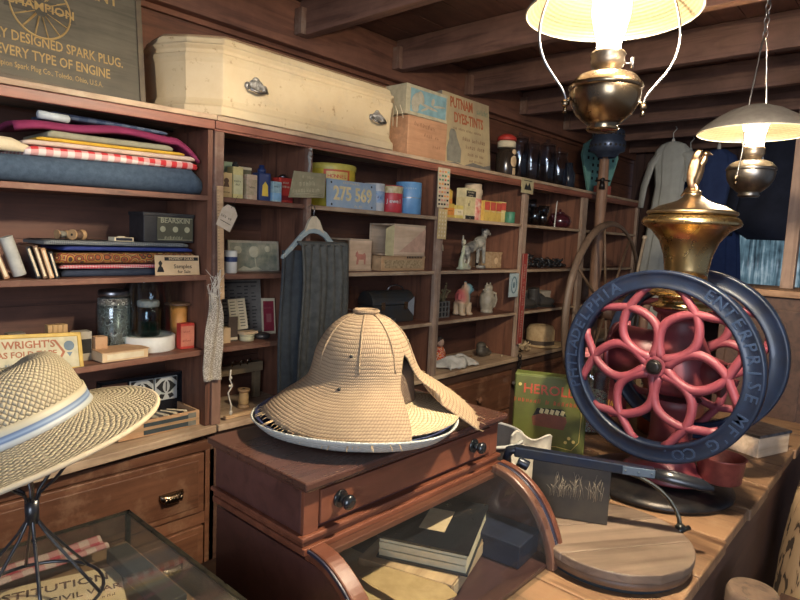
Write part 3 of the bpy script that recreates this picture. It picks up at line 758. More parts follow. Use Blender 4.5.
# quarter round side profile in (y, z)
PR = [(.712, 1.088), (.675, 1.083), (.638, 1.066), (.605, 1.040), (.578, 1.006), (.558, .966), (.546, .93), (.542, .902)]
def prof_dense(P, n):
    out = []
    for q in range(n + 1):
        k = q / n * (len(P) - 1); i = min(int(k), len(P) - 2); f = k - i
        p0, p1, p2, p3 = P[max(i - 1, 0)], P[i], P[i + 1], P[min(i + 2, len(P) - 1)]
        out.append(tuple(.5 * (2 * b_ + (c - a) * f + (2 * a - 5 * b_ + 4 * c - d) * f * f + (3 * b_ - a - 3 * c + d) * f ** 3) for a, b_, c, d in zip(p0, p1, p2, p3)))
    return out
PR = prof_dense(PR, 28)
def arc_band(b, x0, x1, off_out, off_in, mi=0):
    out = [(y - off_out * ny, z - off_out * nz) for (y, z), (ny, nz) in zip(PR, NR)]
    inn = [(y - off_in * ny, z - off_in * nz) for (y, z), (ny, nz) in zip(PR, NR)]
    for i in range(len(PR) - 1):
        a, c, d, e = out[i], out[i + 1], inn[i + 1], inn[i]
        b.hexa([(x0, *a), (x1, *a), (x1, *c), (x0, *c), (x0, *e), (x1, *e), (x1, *d), (x0, *d)], mi)
NR = []
for i in range(len(PR)):
    a = PR[max(0, i - 1)]; c = PR[min(len(PR) - 1, i + 1)]
    t = Vector((c[0] - a[0], c[1] - a[1])).normalized(); NR.append((t.y, -t.x))     # outward normal (towards -y,+z)
NR = [(n[0], n[1]) for n in NR]
def side(x0, x1, nm):
    b = wm(dk)
    pts = [(y + n[0] * .004, z + n[1] * .0) for (y, z), n in zip(PR, NR)]
    b.prism([(1.0, 1.06), (.712, 1.06)] + [(y + .012, min(z - .012, 1.06)) for y, z in PR[1:]] + [(1.0, .902)], x0, x1, plane='yz')
    return part(nm, b, W_mahogd, dk)
side(DX0 + .004, DX0 + .02, 'side_panel')
def arcs(x0, x1):
    b = wm(dk); arc_band(b, x0, x1, 0, -.022 if NR[3][0] < 0 else .022); return b
sgn = 1 if (NR[3][0] < 0) else -1      # make the band grow inwards
def band(x0, x1, o, i):
    b = wm(dk)
    O = [(y + sgn * o * n[0], z + sgn * o * n[1]) for (y, z), n in zip(PR, NR)]
    I = [(y - sgn * i * n[0], z - sgn * i * n[1]) for (y, z), n in zip(PR, NR)]
    R = []
    for a, c in zip(O, I): R.append([(x0, *a), (x1, *a), (x1, *c), (x0, *c)])
    b.rings(R, 0, sm=False); return b
part('curved_rail', band(DX0 - .002, DX0 + .03, .002, .022), W_mahog, dk, bevel=.003)
part('curved_rail', band(DX1 - .012, DX1 + .004, .004, .022), W_mahog, dk, bevel=.003)
part('bead', band(DX1 - .022, DX1 - .013, .001, .012), mat('dark_bead', (.03, .03, .05), .3, coat=.4), dk, bevel=.002)
part('bead', band(DX0 - .006, DX0 - .002, .0, .006), mat('dark_bead', (.03, .03, .05), .3), dk, bevel=.001)
part('curved_rail', band(DX1 - .045, DX1 - .023, .001, .018), wood('light_mahog', (.20, .095, .058), (.12, .055, .035), 'Z', .3, coat=.4), dk, bevel=.003)
b = wm(dk); b.prism([(1.0, 1.06), (.712, 1.06)] + [(y + .022, min(z - .022, 1.06)) for y, z in PR[1:]] + [(1.0, .902)], DX1 - .008, DX1 + .002, plane='yz'); part('side_panel', b, W_mahogd, dk)  # opaque right end put in to darken the inside of the showcase
b = wm(dk)
pr2 = [(y - sgn * .008 * n[0], z - sgn * .008 * n[1]) for (y, z), n in zip(PR, NR)]
def pane(u, v):
    k = v * (len(pr2) - 1); i = min(int(k), len(pr2) - 2); t = k - i
    y = pr2[i][0] * (1 - t) + pr2[i + 1][0] * t; z = pr2[i][1] * (1 - t) + pr2[i + 1][1] * t
    return (DX0 + .031 + u * (DX1 - DX0 - .077), y, z)
b.grid(pane, 2, 21); part('curved_pane', b, GLASS_C, dk)
b = wm(dk); b.box((DX0 + .02, .56, .902), (DX1 - .01, .99, .912)); b.box((DX0 + .02, .985, .912), (DX1 - .01, .999, 1.06)); part('base_board', b, W_mahogd, dk, bevel=.002)
# contents of the showcase
def sheet(name, label, cat, pts, z, m, group=None, thick=.0012, curl=.0, seed=1, zfun=None):
    rnd = random.Random(seed); b = MB()
    cx = sum(p[0] for p in pts) / len(pts); cy = sum(p[1] for p in pts) / len(pts)
    b.prism([(p[0] - cx, p[1] - cy) for p in pts], 0, thick, plane='xy')
    return single(name, b, m, label, cat, (cx, cy, z), group=group)
b = MB()
for i in range(5): b.box((-.11 - .002 * (i % 2), -.09, .004 + i * .0075), (.11, .09, .0105 + i * .0075))
b.box((-.115, -.094, 0), (.115, .094, .004), 1); b.box((-.115, -.094, .042), (.115, .094, .047), 1); b.box((-.05, -.03, .047), (.05, .025, .0475), 2)
single('ledger_book', b, [CREAM, BLACK, TAN], 'thick black covered ledger with pale pages inside the curved glass showcase', 'book', (.985, .745, .952), rz=.42, bevel=.001)
b = MB(); b.box((-.14, -.10, 0), (.14, .10, .038)); b.box((-.13, -.102, .006), (.13, -.1, .032), 1)
single('cigar_box', b, [W_pine, TAN], 'flat pale wooden box under the ledger in the curved glass showcase', 'box', (.98, .755, .913), rz=.3, bevel=.002)
rnd = random.Random(4)
def ragged(x0, x1, y0, y1, n=7, a=.008):
    P = []
    for (ax, ay), (bx, by) in (((x0, y0), (x1, y0)), ((x1, y0), (x1, y1)), ((x1, y1), (x0, y1)), ((x0, y1), (x0, y0))):
        for i in range(n):
            t = i / n; P.append((ax + (bx - ax) * t + rnd.uniform(-a, a), ay + (by - ay) * t + rnd.uniform(-a, a)))
    return P
OLDP = mat('old_paper', (.62, .45, .22), .85, c2=(.45, .30, .13), ns=9)
sheet('old_paper', 'large ragged yellow old paper lying at left inside the curved glass showcase', 'paper', ragged(.65, .85, .61, .88), .935, OLDP)
sheet('old_paper', 'torn tan paper scrap overlapping the large yellow paper in the showcase', 'paper', ragged(.77, .87, .60, .76, 5), .948, mat('old_paper2', (.55, .36, .16), .85, c2=(.4, .25, .1)))
b = MB(); b.cyl((-.012, 0, .006), (.012, 0, .006), .006, n=12); b.lathe([(.008, 0), (.008, .012)], (.02, 0, 0), 12)
single('glass_vial', b, STEEL, 'tiny shiny metal thimble case inside the showcase in front of the ledger', 'vial', (.875, .645, .921))
b = MB(); b.box((-.05, -.07, 0), (.05, .07, .05)); b.box((-.052, -.072, .042), (.052, .072, .052))
single('navy_box', b, mat('navy_box', (.010, .014, .035), .5), 'dark navy box at the right end inside the curved glass showcase', 'box', (1.118, .665, .913), rz=.1, bevel=.002)

# ------------------------------------------------------------------ FLAT GLASS DISPLAY CASE
dc = thing('display_case', 'low flat glass-topped display case with thin black metal frame at lower left', 'display case', (.1, .7, .901))
CX0, CX1, CY0, CY1, CZ = -.35, .447, .33, 1.02, 1.098
b = wm(dc)
fr = .008
for (x0, y0, x1, y1) in ((CX0, CY1 - fr, CX1, CY1), (CX0, CY0, CX1, CY0 + fr), (CX0, CY0, CX0 + fr, CY1), (CX1 - fr, CY0, CX1, CY1)):
    b.box((x0, y0, CZ - .004), (x1, y1, CZ)); b.box((x0, y0, .902), (x1, y1, .91))
for x in (CX0, CX1 - fr):
    for y in (CY0, CY1 - fr): b.box((x, y, .91), (x + fr, y + fr, CZ - .004))
part('metal_frame', b, mat('frame_metal', (.03, .032, .03), .3, .8, c2=(.10, .09, .06)), dc, bevel=.001)
b = wm(dc); b.box((CX0 + fr, CY0 + fr, CZ - .0035), (CX1 - fr, CY1 - fr, CZ - .0005)); part('glass_top', b, glassy('top_glass', (.88, .91, .90), .03, .03, dirt=.035), dc)
b = wm(dc); b.box((CX1 - .005, CY0 + fr, 1.041), (CX1 - .002, CY1 - fr, CZ - .004)); part('side_pane', b, GLASS_C, dc)
b = wm(dc); b.box((CX0 + fr, CY1 - .005, 1.041), (CX1 - fr, CY1 - .002, CZ - .004)); part('side_pane', b, GLASS_C, dc)
b = wm(dc); b.box((CX0 + fr, CY0 + fr, .902), (CX1 - fr, CY1 - fr, 1.040)); part('base_box', b, mat('base_dark', (.045, .028, .02), .6), dc)
b = wm(dc); b.box((CX0 + fr + .002, CY0 + fr + .002, 1.040), (CX1 - fr - .002, CY1 - fr - .002, 1.046)); part('case_floor', b, wood('case_floor_wood', (.25, .13, .06), (.16, .08, .04), 'X', .7), dc)
b = MB(); b.box((-.11, -.09, 0), (.10, .09, .003)); FL = Matrix.Translation((0, 0, .0032))
b.text('CONSTITUTION', .028, FL @ Matrix.Translation((-.02, .062, 0)), 1, .0003, .01); b.text('CIVIL WAR', .020, FL @ Matrix.Translation((.048, .028, 0)), 1, .0003, .01)
b.text('~NOTES FOR USE', .012, FL @ Matrix.Translation((.050, .006, 0)), 1, .0003)
for i in range(4): b.box((-.10, .032 - .016 * i, .003), (-.012, .037 - .016 * i, .0034), 1)
for i in range(3): b.box((.0, -.016 - .016 * i, .003), (.09, -.012 - .016 * i, .0034), 1)
single('printed_card', b, [TAN, mat('brown_ink', (.12, .06, .035), .8)], 'tan card printed CONSTITUTION and CIVIL WAR in the flat display case', 'card', (.272, .882, 1.0465), rot=(0, 0, -.30))
b = MB(); b.grid(lambda u, v: ((u - .5) * .70, (v - .5) * .045, .008 + .004 * math.sin(v * 9) + .001 * math.sin(u * 40)), 60, 8)
single('ribbon_strip', b, check('red_stripe', (.35, .04, .06), (.45, .30, .25), .03), 'folded red patterned ribbon along the back of the flat display case', 'ribbon', (.04, .986, 1.062), solid=.003, rot=(0, 0, 0))
b = MB(); b.box((-.017, -.10, 0), (.017, .10, .024)); single('dark_box', b, mat('dark_cloth_box', (.035, .028, .026), .7), 'long narrow dark cloth covered box near the right end of the flat display case', 'box', (.400, .86, 1.047), bevel=.002)
b = MB(); b.box((-.05, -.09, 0), (.05, .09, .004)); single('folded_paper', b, OLDP, 'folded yellowish paper at front right inside the flat display case', 'paper', (.372, .65, 1.047), rz=.1)

# ------------------------------------------------------------------ HANGING OIL LAMPS
SHADE = mat('tin_shade', (.70, .62, .46), .45, 0, c2=(.6, .5, .34), ns=12)
def ribbed_shade():
    m, nt, p = newmat('ribbed_milk_shade')
    tc = nt.nodes.new('ShaderNodeTexCoord'); sep = nt.nodes.new('ShaderNodeSeparateXYZ'); nt.links.new(tc.outputs['UV'], sep.inputs[0])
    w = mth(nt, 'SINE', mth(nt, 'MULTIPLY', sep.outputs[0], 2 * PI * 60)); w2 = mth(nt, 'SINE', mth(nt, 'MULTIPLY', sep.outputs[1], 2 * PI * 26))
    h = mth(nt, 'MULTIPLY_ADD', w, .3, w2)
    c = ramp(nt, mth(nt, 'MULTIPLY_ADD', h, .3, .5), [(0, (.10, .075, .040)), (1, (.17, .13, .072))])
    nt.links.new(c, p.inputs['Base Color']); p.inputs['Roughness'].default_value = .45
    bump(nt, p, h, .25, .001)
    return m
SH_IN = ribbed_shade()
def lamp(name, label, loc, strength, bail_r, top, rz, fm, sh=.165, shade_tilt=0, spread=1.0):
    t = thing(name, label, 'lamp', loc, rz=rz, group=None)
    # loc = centre of the oil fount
    b = MB(); b.lathe([(.001, -.078), (.030, -.077), (.034, -.072), (.030, -.066), (.040, -.058), (.058, -.042), (.070, -.02), (.074, 0), (.073, .008)], n=40, cap0=False, cap1=False)
    b.lathe([(.073, .008), (.077, .012), (.074, .020), (.060, .036), (.040, .044), (.030, .046)], n=40, cap0=False, cap1=True)
    part('oil_fount', b, fm, t)
    b = MB(); b.lathe([(.024, .046), (.026, .048), (.028, .054), (.033, .057), (.035, .068), (.034, .078), (.036, .082), (.033, .087), (.026, .089)], n=28)
    part('burner', b, mat('burner_brass', (.42, .34, .24), .35, .9, c2=(.25, .19, .14), ns=30), t)
    b = MB(); b.cyl((.033, 0, .066), (.052, 0, .066), .002, n=8); b.cyl((.052, 0, .056), (.052, 0, .078), .004, n=10); part('wick_key', b, STEEL, t)
    b = MB(); b.lathe([(.024, .089), (.025, .108), (.032, .135), (.039, .165), (.038, .200), (.031, .225), (.026, sh + .082)], n=28, cap0=False, cap1=False)
    part('glowing_chimney', b, glow('chimney_glow_%d' % int(strength), (1.0, .86, .66), strength), t, label='brightly lit glass chimney')
    b = MB()
    b.rings([[(r * math.cos(2 * PI * j / 64), r * math.sin(2 * PI * j / 64), z) for j in range(64)] for r, z in ((.175, sh), (.176, sh + .004), (.150, sh + .028), (.118, sh + .052), (.080, sh + .074), (.045, sh + .086), (.036, sh + .090))], 0, False, False)
    s = part('lamp_shade', b, [mat('shade_outside', (.13, .12, .11), .5, .3, c2=(.09, .08, .075)), SH_IN], t, solid=.0025); s.modifiers[0].material_offset = 1
    b = MB(); b.tube([(.176 * math.cos(2 * PI * j / 48), .176 * math.sin(2 * PI * j / 48), sh) for j in range(48)], .002, 6, closed=True); part('shade_rim', b, mat('rim_cream', (.75, .68, .5), .4), s)
    b = MB()
    for sx in (-1, 1):
        b.sph((sx * .083, 0, -.022), (.009, .006, .009), 10); b.cyl((sx * .070, 0, -.010), (sx * .084, 0, -.020), .004, n=8)
        b.cyl((sx * .083, 0, -.030), (sx * .083, 0, -.042), .003, .006, 8)
    part('bail_ears', b, BRASS_D, t)
    b = MB()
    pts = [(-.082, 0, -.02), (-.086, 0, .0), (-.110, 0, .03), (-.137, 0, .065), (-.150, 0, .11), (-.146, 0, .16), (-.12, 0, .23), (-.07, 0, .31), (-.018, 0, top)]
    if spread != 1.0: pts = [(-.082, 0, -.02), (-.074, 0, .02), (-.066, 0, .045), (-.060, 0, .08), (-.062, 0, .14), (-.050, 0, .24), (-.03, 0, .33), (-.012, 0, top)]
    pp = pts + [(-x, y, z) for x, y, z in reversed(pts)]
    # smooth by subdivision
    for _ in range(2):
        q = [Vector(pp[0])]
        for a, c in zip(pp[:-1], pp[1:]): q += [Vector(a) * .75 + Vector(c) * .25, Vector(a) * .25 + Vector(c) * .75]
        q.append(Vector(pp[-1])); pp = q
    b.tube(pp, .0028, 6); part('wire_bail', b, STEEL, t)
    b = MB(); z = top; k = 0; H = 2.487 - loc[2] if True else 0
    while z < 2.640 - loc[2]:
        p = [(.008 * math.cos(a) * (k % 2), .008 * math.cos(a) * ((k + 1) % 2), z + .012 + .014 * math.sin(a)) for a in [2 * PI * i / 10 for i in range(10)]]
        b.tube(p, .002, 6, closed=True); z += .022; k += 1
    part('chain', b, STEEL, t)
    return t
lamp('oil_lamp', 'large brass hanging oil lamp lit at top centre with wide bail and pale shade', (1.257, .564, 1.922), LAMP_GLOW, .15, .40, -.842, BRASS_D)
lamp('oil_lamp', 'smaller hanging oil lamp lit farther back at upper right with grey metal fount', (2.305, .500, 1.866), LAMP2_GLOW, .15, .44, -.3, mat('grey_pewter', (.30, .27, .23), .33, 1, c2=(.16, .14, .12), ns=14), sh=.133, spread=.5)

# fill bulb added out of view overhead to brighten the room
t = thing('added_fill_bulb', 'added fill bulb hanging unseen on a cord overhead to brighten the room', 'light bulb', (1.145, .22, 2.215))
b = MB(); b.sph((0, 0, 0), (.035, .035, .040), 20); part('fill_bulb_glass', b, glow('fill_bulb_glow', (1.0, .84, .62), FILL_BULB_GLOW), t)
b = MB(); b.lathe([(.018, .034), (.020, .045), (.020, .075), (.012, .085)], n=18); b.cyl((0, 0, .085), (0, 0, .271), .003, n=8); part('socket_and_cord', b, BLACK, t)
b = MB(); b.lathe([(.14, .012), (.12, .035), (.08, .062), (.03, .082), (.021, .086)], n=36, cap0=False, cap1=False); part('added_light_shield', b, mat('green_enamel', (.03, .07, .05), .4), t, solid=.002)  # shade added to keep the fill bulb's light off the ceiling

# ------------------------------------------------------------------ HATS
def hatsurf(fn, nu, nv, m, name, parent, mats=None, thick=.003):
    b = MB(); b.grid(fn, nu, nv); return part(name, b, m, parent, solid=thick, recalc=False)
def prof_at(P, t):
    k = t * (len(P) - 1); i = min(int(k), len(P) - 2); f = k - i
    # Catmull-Rom
    p0 = P[max(i - 1, 0)]; p1 = P[i]; p2 = P[i + 1]; p3 = P[min(i + 2, len(P) - 1)]
    return tuple(.5 * ((2 * b_) + (-a + c) * f + (2 * a - 5 * b_ + 4 * c - d) * f * f + (-a + 3 * b_ - 3 * c + d) * f ** 3) for a, b_, c, d in zip(p0, p1, p2, p3))
STRAW1 = straw('old_sewn_straw', (.37, .26, .155), (.18, .115, .065), 150, 46, 'rows', stain=(.46, .32, .19), strength=.5)
STRAW2 = straw('pale_plaited_straw', (.70, .55, .34), (.36, .25, .13), 60, 16, 'weave')
STRAW3 = straw('white_braid_straw', (.60, .60, .53), (.36, .37, .34), 90, 40, 'weave', strength=.5)
STRAW4 = straw('fedora_straw', (.44, .37, .24), (.22, .17, .10), 74, 36, 'weave', strength=.8)
BROWNS = straw('brown_straw_lining', (.20, .13, .085), (.08, .05, .03), 120, 30, 'weave')
# bottom hat: pale brim ring with navy lining, resting on the showcase
hc = (.855, .872)
h3 = thing('straw_hat', 'bluish white braided straw hat at the bottom of the stack on the showcase', 'hat', (hc[0], hc[1], 1.2015), group=None)
P3 = [(.02, .105), (.07, .103), (.092, .085), (.10, .03), (.112, .012), (.15, .004), (.188, .010), (.214, .034)]
def f3(u, v):
    r, z = prof_at(P3, v); a = 2 * PI * u
    return (r * math.cos(a), r * math.sin(a), max(.0015, z + .006 * (v > .75) * math.sin(a * 2 + .5)))
hatsurf(f3, 72, 24, STRAW3, 'brim_and_crown', h3)
b = MB(); b.grid(lambda u, v: ((.206 - .04 * v) * math.cos(2 * PI * u), (.206 - .04 * v) * math.sin(2 * PI * u), .030 - .022 * v + .004), 60, 3); part('navy_lining', b, mat('navy_cloth', (.02, .028, .09), .7), h3, solid=.002, recalc=False)
# middle hat: pale plaited straw with brown crown seen through the tear
h2 = thing('straw_hat', 'pale plaited straw hat in the middle of the stack, seen through the torn brim', 'hat', (hc[0] + .03, hc[1] - .012, 1.212))
P2 = [(.02, .125), (.06, .122), (.082, .105), (.09, .045), (.10, .030), (.13, .022), (.165, .016), (.185, .012)]
def f2(u, v):
    r, z = prof_at(P2, v); a = 2 * PI * u
    return (r * math.cos(a) * 1.05, r * math.sin(a), z + .012)
hatsurf(lambda u, v: f2(u, .45 * v), 64, 12, BROWNS, 'crown', h2)
hatsurf(lambda u, v: f2(u, .45 + .55 * v), 64, 14, STRAW2, 'brim', h2)
# top hat: tall bell crown, wide drooping brim torn open on the right
h1 = thing('straw_hat', 'old tan straw sun hat with torn ragged brim on top of the stack', 'hat', (hc[0] + .008, hc[1] - .01, 1.234))
P1 = [(.004, .207), (.022, .207), (.050, .196), (.078, .170), (.097, .135), (.105, .102), (.113, .078), (.134, .055), (.160, .034), (.185, .010), (.203, -.012)]
GAP_C = math.radians(-82)
def gapw(v): return 0 if v <= .40 else .56 * ((v - .40) / .60) ** .6
rh = random.Random(3)
jag = [rh.uniform(-1, 1) for _ in range(400)]
def f1(u, v):
    g = gapw(v)
    a = GAP_C + g * 1.15 + u * (2 * PI - 2.0 * g)
    r, z = prof_at(P1, v)
    da = math.atan2(math.sin(a - math.radians(-32)), math.cos(a - math.radians(-32)))
    flap = math.exp(-(da / .60) ** 2) * max(0, v - .42) / .58          # right flap swings out
    e = math.degrees(math.atan2(math.sin(a - math.radians(-52)), math.cos(a - math.radians(-52))))
    r += .060 * flap
    if e > -4: z += (-.036 + .095 * min(max(e, 0) / 60, 1)) * math.exp(-(max(0, e - 60) / 50) ** 2) * max(0, v - .45) / .55
    dl = math.atan2(math.sin(a - math.radians(150)), math.cos(a - math.radians(150)))
    z += .018 * math.exp(-(dl / .7) ** 2) * max(0, v - .6) / .4
    df = math.atan2(math.sin(a - math.radians(-125)), math.cos(a - math.radians(-125)))
    z += .010 * math.exp(-(df / .8) ** 2) * max(0, v - .6) / .4
    if v > .98: r += .004 * jag[int(u * 200) % 400] - .002
    z += .003 * math.sin(5 * a) * v
    r *= 1 + .02 * math.sin(3 * a + 1) * v
    return (r * math.cos(a), r * math.sin(a), z)
hatsurf(f1, 200, 60, STRAW1, 'crown_and_brim', h1, thick=.0028)
b = MB(); b.tube([(.024 * math.cos(2 * PI * j / 24), .024 * math.sin(2 * PI * j / 24), .212) for j in range(24)], .004, 8, closed=True); b.lathe([(.001, .214), (.024, .212)], n=24, cap0=False, cap1=False)
part('crown_button', b, STRAW1, h1)
for a0 in (-100, -60, -140, 170):
    b = MB(); a = math.radians(a0); pts = []
    for i in range(14):
        v = .12 + .38 * i / 13; r, z = prof_at(P1, v); pts.append(((r + .0018) * math.cos(a), (r + .0018) * math.sin(a), z + .0008))
    b.tube(pts, .0022, 6); part('crown_seam', b, STRAW1, h1)
b = MB()
for a0, v in ((-150, .40), (-158, .62)):
    a = math.radians(a0); r, z = prof_at(P1, v); b.sph((r * math.cos(a), r * math.sin(a), z), (.004, .004, .004), 8)
part('vent_eyelet', b, INK, h1)
b = MB()
for i in range(70):
    u = rh.random(); x, y, z = f1(u, 1.0); L = .010 + .012 * rh.random(); n = Vector((x, y, 0)).normalized()
    b.tube([(x - n.x * .01, y - n.y * .01, z + .004), (x + n.x * L * .5, y + n.y * L * .5, z - .001), (x + n.x * L, y + n.y * L, z - .004 + rh.uniform(-.003, .001))], .0007, 4)
part('frayed_straws', b, mat('loose_straw', (.60, .42, .22), .8), h1, stuff=True)

# straw fedora on a wire stand
st = thing('wire_hat_stand', 'black wire hat stand on the flat display case holding the left hat', 'hat stand', (.246, .852, 1.099))
def ring(b, r, z, w, c=(0, 0)): b.tube([(c[0] + r * math.cos(2 * PI * j / 40), c[1] + r * math.sin(2 * PI * j / 40), z) for j in range(40)], w, 8, closed=True)
b = MB(); ring(b, .084, .0025, .0024); part('base_ring', b, BLACK, st)
for k in range(6):
    a = k * PI / 3 + .35; b = MB(); ca, sa = math.cos(a), math.sin(a)
    pts = [(.084 * ca, .084 * sa, .003), (.055 * ca, .055 * sa, .040), (.018 * ca, .018 * sa, .088), (.006 * ca, .006 * sa, .108), (.0055 * ca, .0055 * sa, .13), (.010 * ca, .010 * sa, .145), (.032 * ca - .006, .032 * sa - .012, .170), (.056 * ca - .016, .056 * sa - .030, .205), (.064 * ca - .028, .064 * sa - .046, .245)]
    b.tube(pts, .0022, 6); part('wire', b, BLACK, st)
b = MB(); b.cyl((0, 0, .104), (0, 0, .136), .0085, n=14); part('collar', b, BLACK, st)
HN = Vector((-.283, .163, .945)).normalized()
q = HN.to_track_quat('Z', 'Y').to_euler()
fd = thing('straw_fedora', 'wide brimmed woven straw fedora with pale blue ribbon band at far left', 'hat', (.211, .800, 1.349), rot=tuple(q))
PF = [(.002, .064), (.03, .068), (.058, .074), (.073, .069), (.083, .052), (.089, .025), (.092, .004), (.104, -.005), (.126, -.012), (.150, -.019), (.168, -.022)]
def ff(u, v):
    r, z = prof_at(PF, v); a = 2 * PI * u
    if v < .45: z -= .020 * math.exp(-((r * math.sin(a)) / .022) ** 2) * (1 - v / .45)
    z += (.006 * math.cos(2 * a)) * max(0, v - .68) / .32
    return (r * math.cos(a) * 1.04, r * math.sin(a) * .96, z)
hatsurf(ff, 96, 60, STRAW4, 'crown_and_brim', fd, thick=.004)
b = MB()
def fb(u, v):
    r, z = prof_at(PF, .50 + .11 * v); a = 2 * PI * u; return ((r + .003) * math.cos(a) * 1.04, (r + .003) * math.sin(a) * .96, z)
b.grid(fb, 72, 4)
m_, nt_, p_ = newmat('striped_band'); tc_ = nt_.nodes.new('ShaderNodeTexCoord'); sp_ = nt_.nodes.new('ShaderNodeSeparateXYZ'); nt_.links.new(tc_.outputs['UV'], sp_.inputs[0])
nt_.links.new(ramp(nt_, sp_.outputs[1], [(0, (.40, .34, .22)), (.3, (.38, .36, .28)), (.36, (.06, .10, .20)), (.5, (.20, .27, .37)), (.62, (.06, .10, .20)), (.7, (.34, .37, .38)), (1, (.32, .32, .29))]), p_.inputs['Base Color'])
part('ribbon_band', b, m_, fd, solid=.002, recalc=False)
b = MB(); b.tube([Vector(ff(j / 96, 1.0)) for j in range(96)], .0032, 8, closed=True); part('brim_edge', b, mat('brim_edge', (.55, .45, .30), .8), fd)

# ================================================================== SMALL THINGS, shelf by shelf
# ---- bay 1, top row: folded cloth
def folded(name, label, x0, x1, y0, y1, z0, h0, h1, m, seed=0, layers=1, group='folded cloth in the far left shelves', bow=.0, slope=.0, fold_r=1.0, sagk=0):
    """stack of cloth folded towards the front: rounded front edge, slightly uneven"""
    rnd = random.Random(seed); cx, cy = (x0 + x1) / 2, (y0 + y1) / 2
    b = MB(); n = 26
    for L in range(layers):
        R = []
        for i in range(n + 1):
            u = i / n; x = (x0 - cx) + (x1 - x0) * u
            h = (h0 + (h1 - h0) * u) / layers; zb = slope * (x1 - x0) * (u) + bow * 4 * u * (1 - u) + L * h
            e = 1 - .35 * max(0, abs(u - .5) * 2 - .93) / .07
            h2 = h * .98 * e; wob = .004 * math.sin(u * 7 + seed + L * 2) + rnd.uniform(-.0012, .0012)
            ring = []
            for k in range(9):
                t = -PI / 2 - PI * k / 8
                ring.append((x, (y0 - cy) + wob + L * .002 + h2 * .5 * (1 + math.cos(t)) * fold_r, zb + h2 * .5 + h2 * .5 * math.sin(-t) * -1 if False else zb + h2 * .5 - h2 * .5 * math.cos(PI * k / 8)))
            ring += [(x, y1 - cy, zb + h2), (x, y1 - cy, zb)]
            R.append(ring)
        b.rings(R, 0)
    return single(name, b, m, label, 'cloth', (cx, cy, z0), group=group)
DENIM = mat('denim', (.060, .092, .135), .9, c2=(.035, .058, .09), ns=60, nb=.3, bs=220)
GING = check('red_gingham', (.72, .62, .56), (.55, .03, .035), .038)
MAG = mat('magenta_cloth', (.22, .018, .075), .85, c2=(.15, .01, .05), ns=12, nb=.2)
SAGE = mat('sage_cloth', (.30, .28, .19), .9, c2=(.22, .21, .15), ns=30)
YELC = mat('yellow_cloth', (.62, .37, .03), .85, c2=(.5, .28, .03))
PLAID = check('navy_plaid', (.03, .05, .10), (.11, .14, .2), .05)
CREAMC = mat('cream_cloth', (.62, .48, .38), .9, c2=(.5, .37, .28))
z = R1 - .012
folded('cloth_bolt', 'thick bolt of grey-blue denim at the bottom of the top left shelf', .30, 1.10, 1.925, 2.17, z + .003, .070, .094, DENIM, 1, slope=.012, fold_r=1.0)
folded('folded_cloth', 'red and white gingham cloth folded on the denim bolt', .56, 1.085, 1.935, 2.17, z + .082, .028, .026, GING, 2, slope=.030)
folded('folded_cloth', 'plain cream cloth folded directly on the red gingham', .555, 1.083, 1.94, 2.16, z + .112, .014, .014, CREAMC, 3, slope=.028)
folded('folded_cloth', 'thin bright yellow cloth between the cream and sage cloths', .59, 1.04, 1.945, 2.16, z + .128, .010, .010, YELC, 4, slope=.026)
folded('folded_cloth', 'grey-green sage cloth folded under the magenta one', .62, 1.0, 1.948, 2.16, z + .140, .022, .018, SAGE, 5, slope=.026)
def magf(u, v):
    x = .535 + u * .555; drop = max(0, (u - .86) / .14) ** 1.5 * .055 + max(0, (.10 - u) / .10) * .0
    return (x - .81, 1.94 + v * .20 - 2.05 - .006 * math.sin(u * 20) * (1 - v), .165 + .024 * u + .02 * math.sin(PI * u) * .9 - drop + .004 * math.sin(u * 14 + v * 4) - (.016 if v < .05 else 0))
b = MB(); b.grid(magf, 40, 12); single('folded_cloth', b, MAG, 'magenta cloth draped over the top of the folded pile', 'cloth', (.81, 2.05, z), group='folded cloth in the far left shelves', solid=.012)
folded('folded_cloth', 'navy blue plaid cloth on the very top of the left pile', .64, 1.0, 1.98, 2.15, z + .205, .018, .010, PLAID, 7, slope=.004)
b = MB(); b.lathe([(.006, 0), (.012, .003), (.012, .085), (.006, .09)], n=14)
single('paper_roll', b, mat('pale_blue_roll', (.45, .50, .52), .8), 'small pale blue paper roll lying on the magenta cloth', 'roll', (.60, 1.965, z + .203), rot=(0, PI / 2, .1))
b = MB(); b.tube([(-.08, 0, .02), (-.03, 0, .024), (.03, 0, .023), (.062, 0, .018), (.085, 0, .014)], [.02, .024, .022, .014, .007], 12, flat=.8)
single('cloth_bundle', b, CREAM, 'small cream cloth bundle tied at its end at the left edge of the top shelf', 'bundle', (.50, 1.955, z + .083))

# ---- bay 1, second row
Z2 = R2 - .004
def leaner(label, x, w, h, d, m, ang, y=1.97, round_=False):
    b = MB()
    if round_: b.cyl((0, 0, .004), (0, 0, h), w / 2, n=14)
    else: b.box((-w / 2, -d / 2, 0), (w / 2, d / 2, h)); b.box((-w / 2 + .003, -d / 2 - .0008, .006), (w / 2 - .003, -d / 2 + .001, h - .006), 1)
    off = .5 * w * abs(math.sin(ang))
    single('leaning_book' if not round_ else 'cloth_roll', b, [m, CREAM] if not round_ else m, label, 'book' if not round_ else 'roll', (x, y, Z2 - .001 + off), rot=(0, ang, 0), bevel=.001, group='books and rolls leaning on the second left shelf')
leaner('pale grey cloth roll leaning among the books at the left edge', .545, .036, .118, 0, mat('grey_roll', (.42, .42, .38), .8), -.30, 1.95, True)
leaner('thin dark book leaning at the left edge, left of the pale roll', .505, .014, .115, .10, mat('tan_cover', (.34, .18, .09), .7), -.32)
leaner('blue covered book at the far left edge of the second shelf', .482, .014, .085, .10, NAVY, -.30)
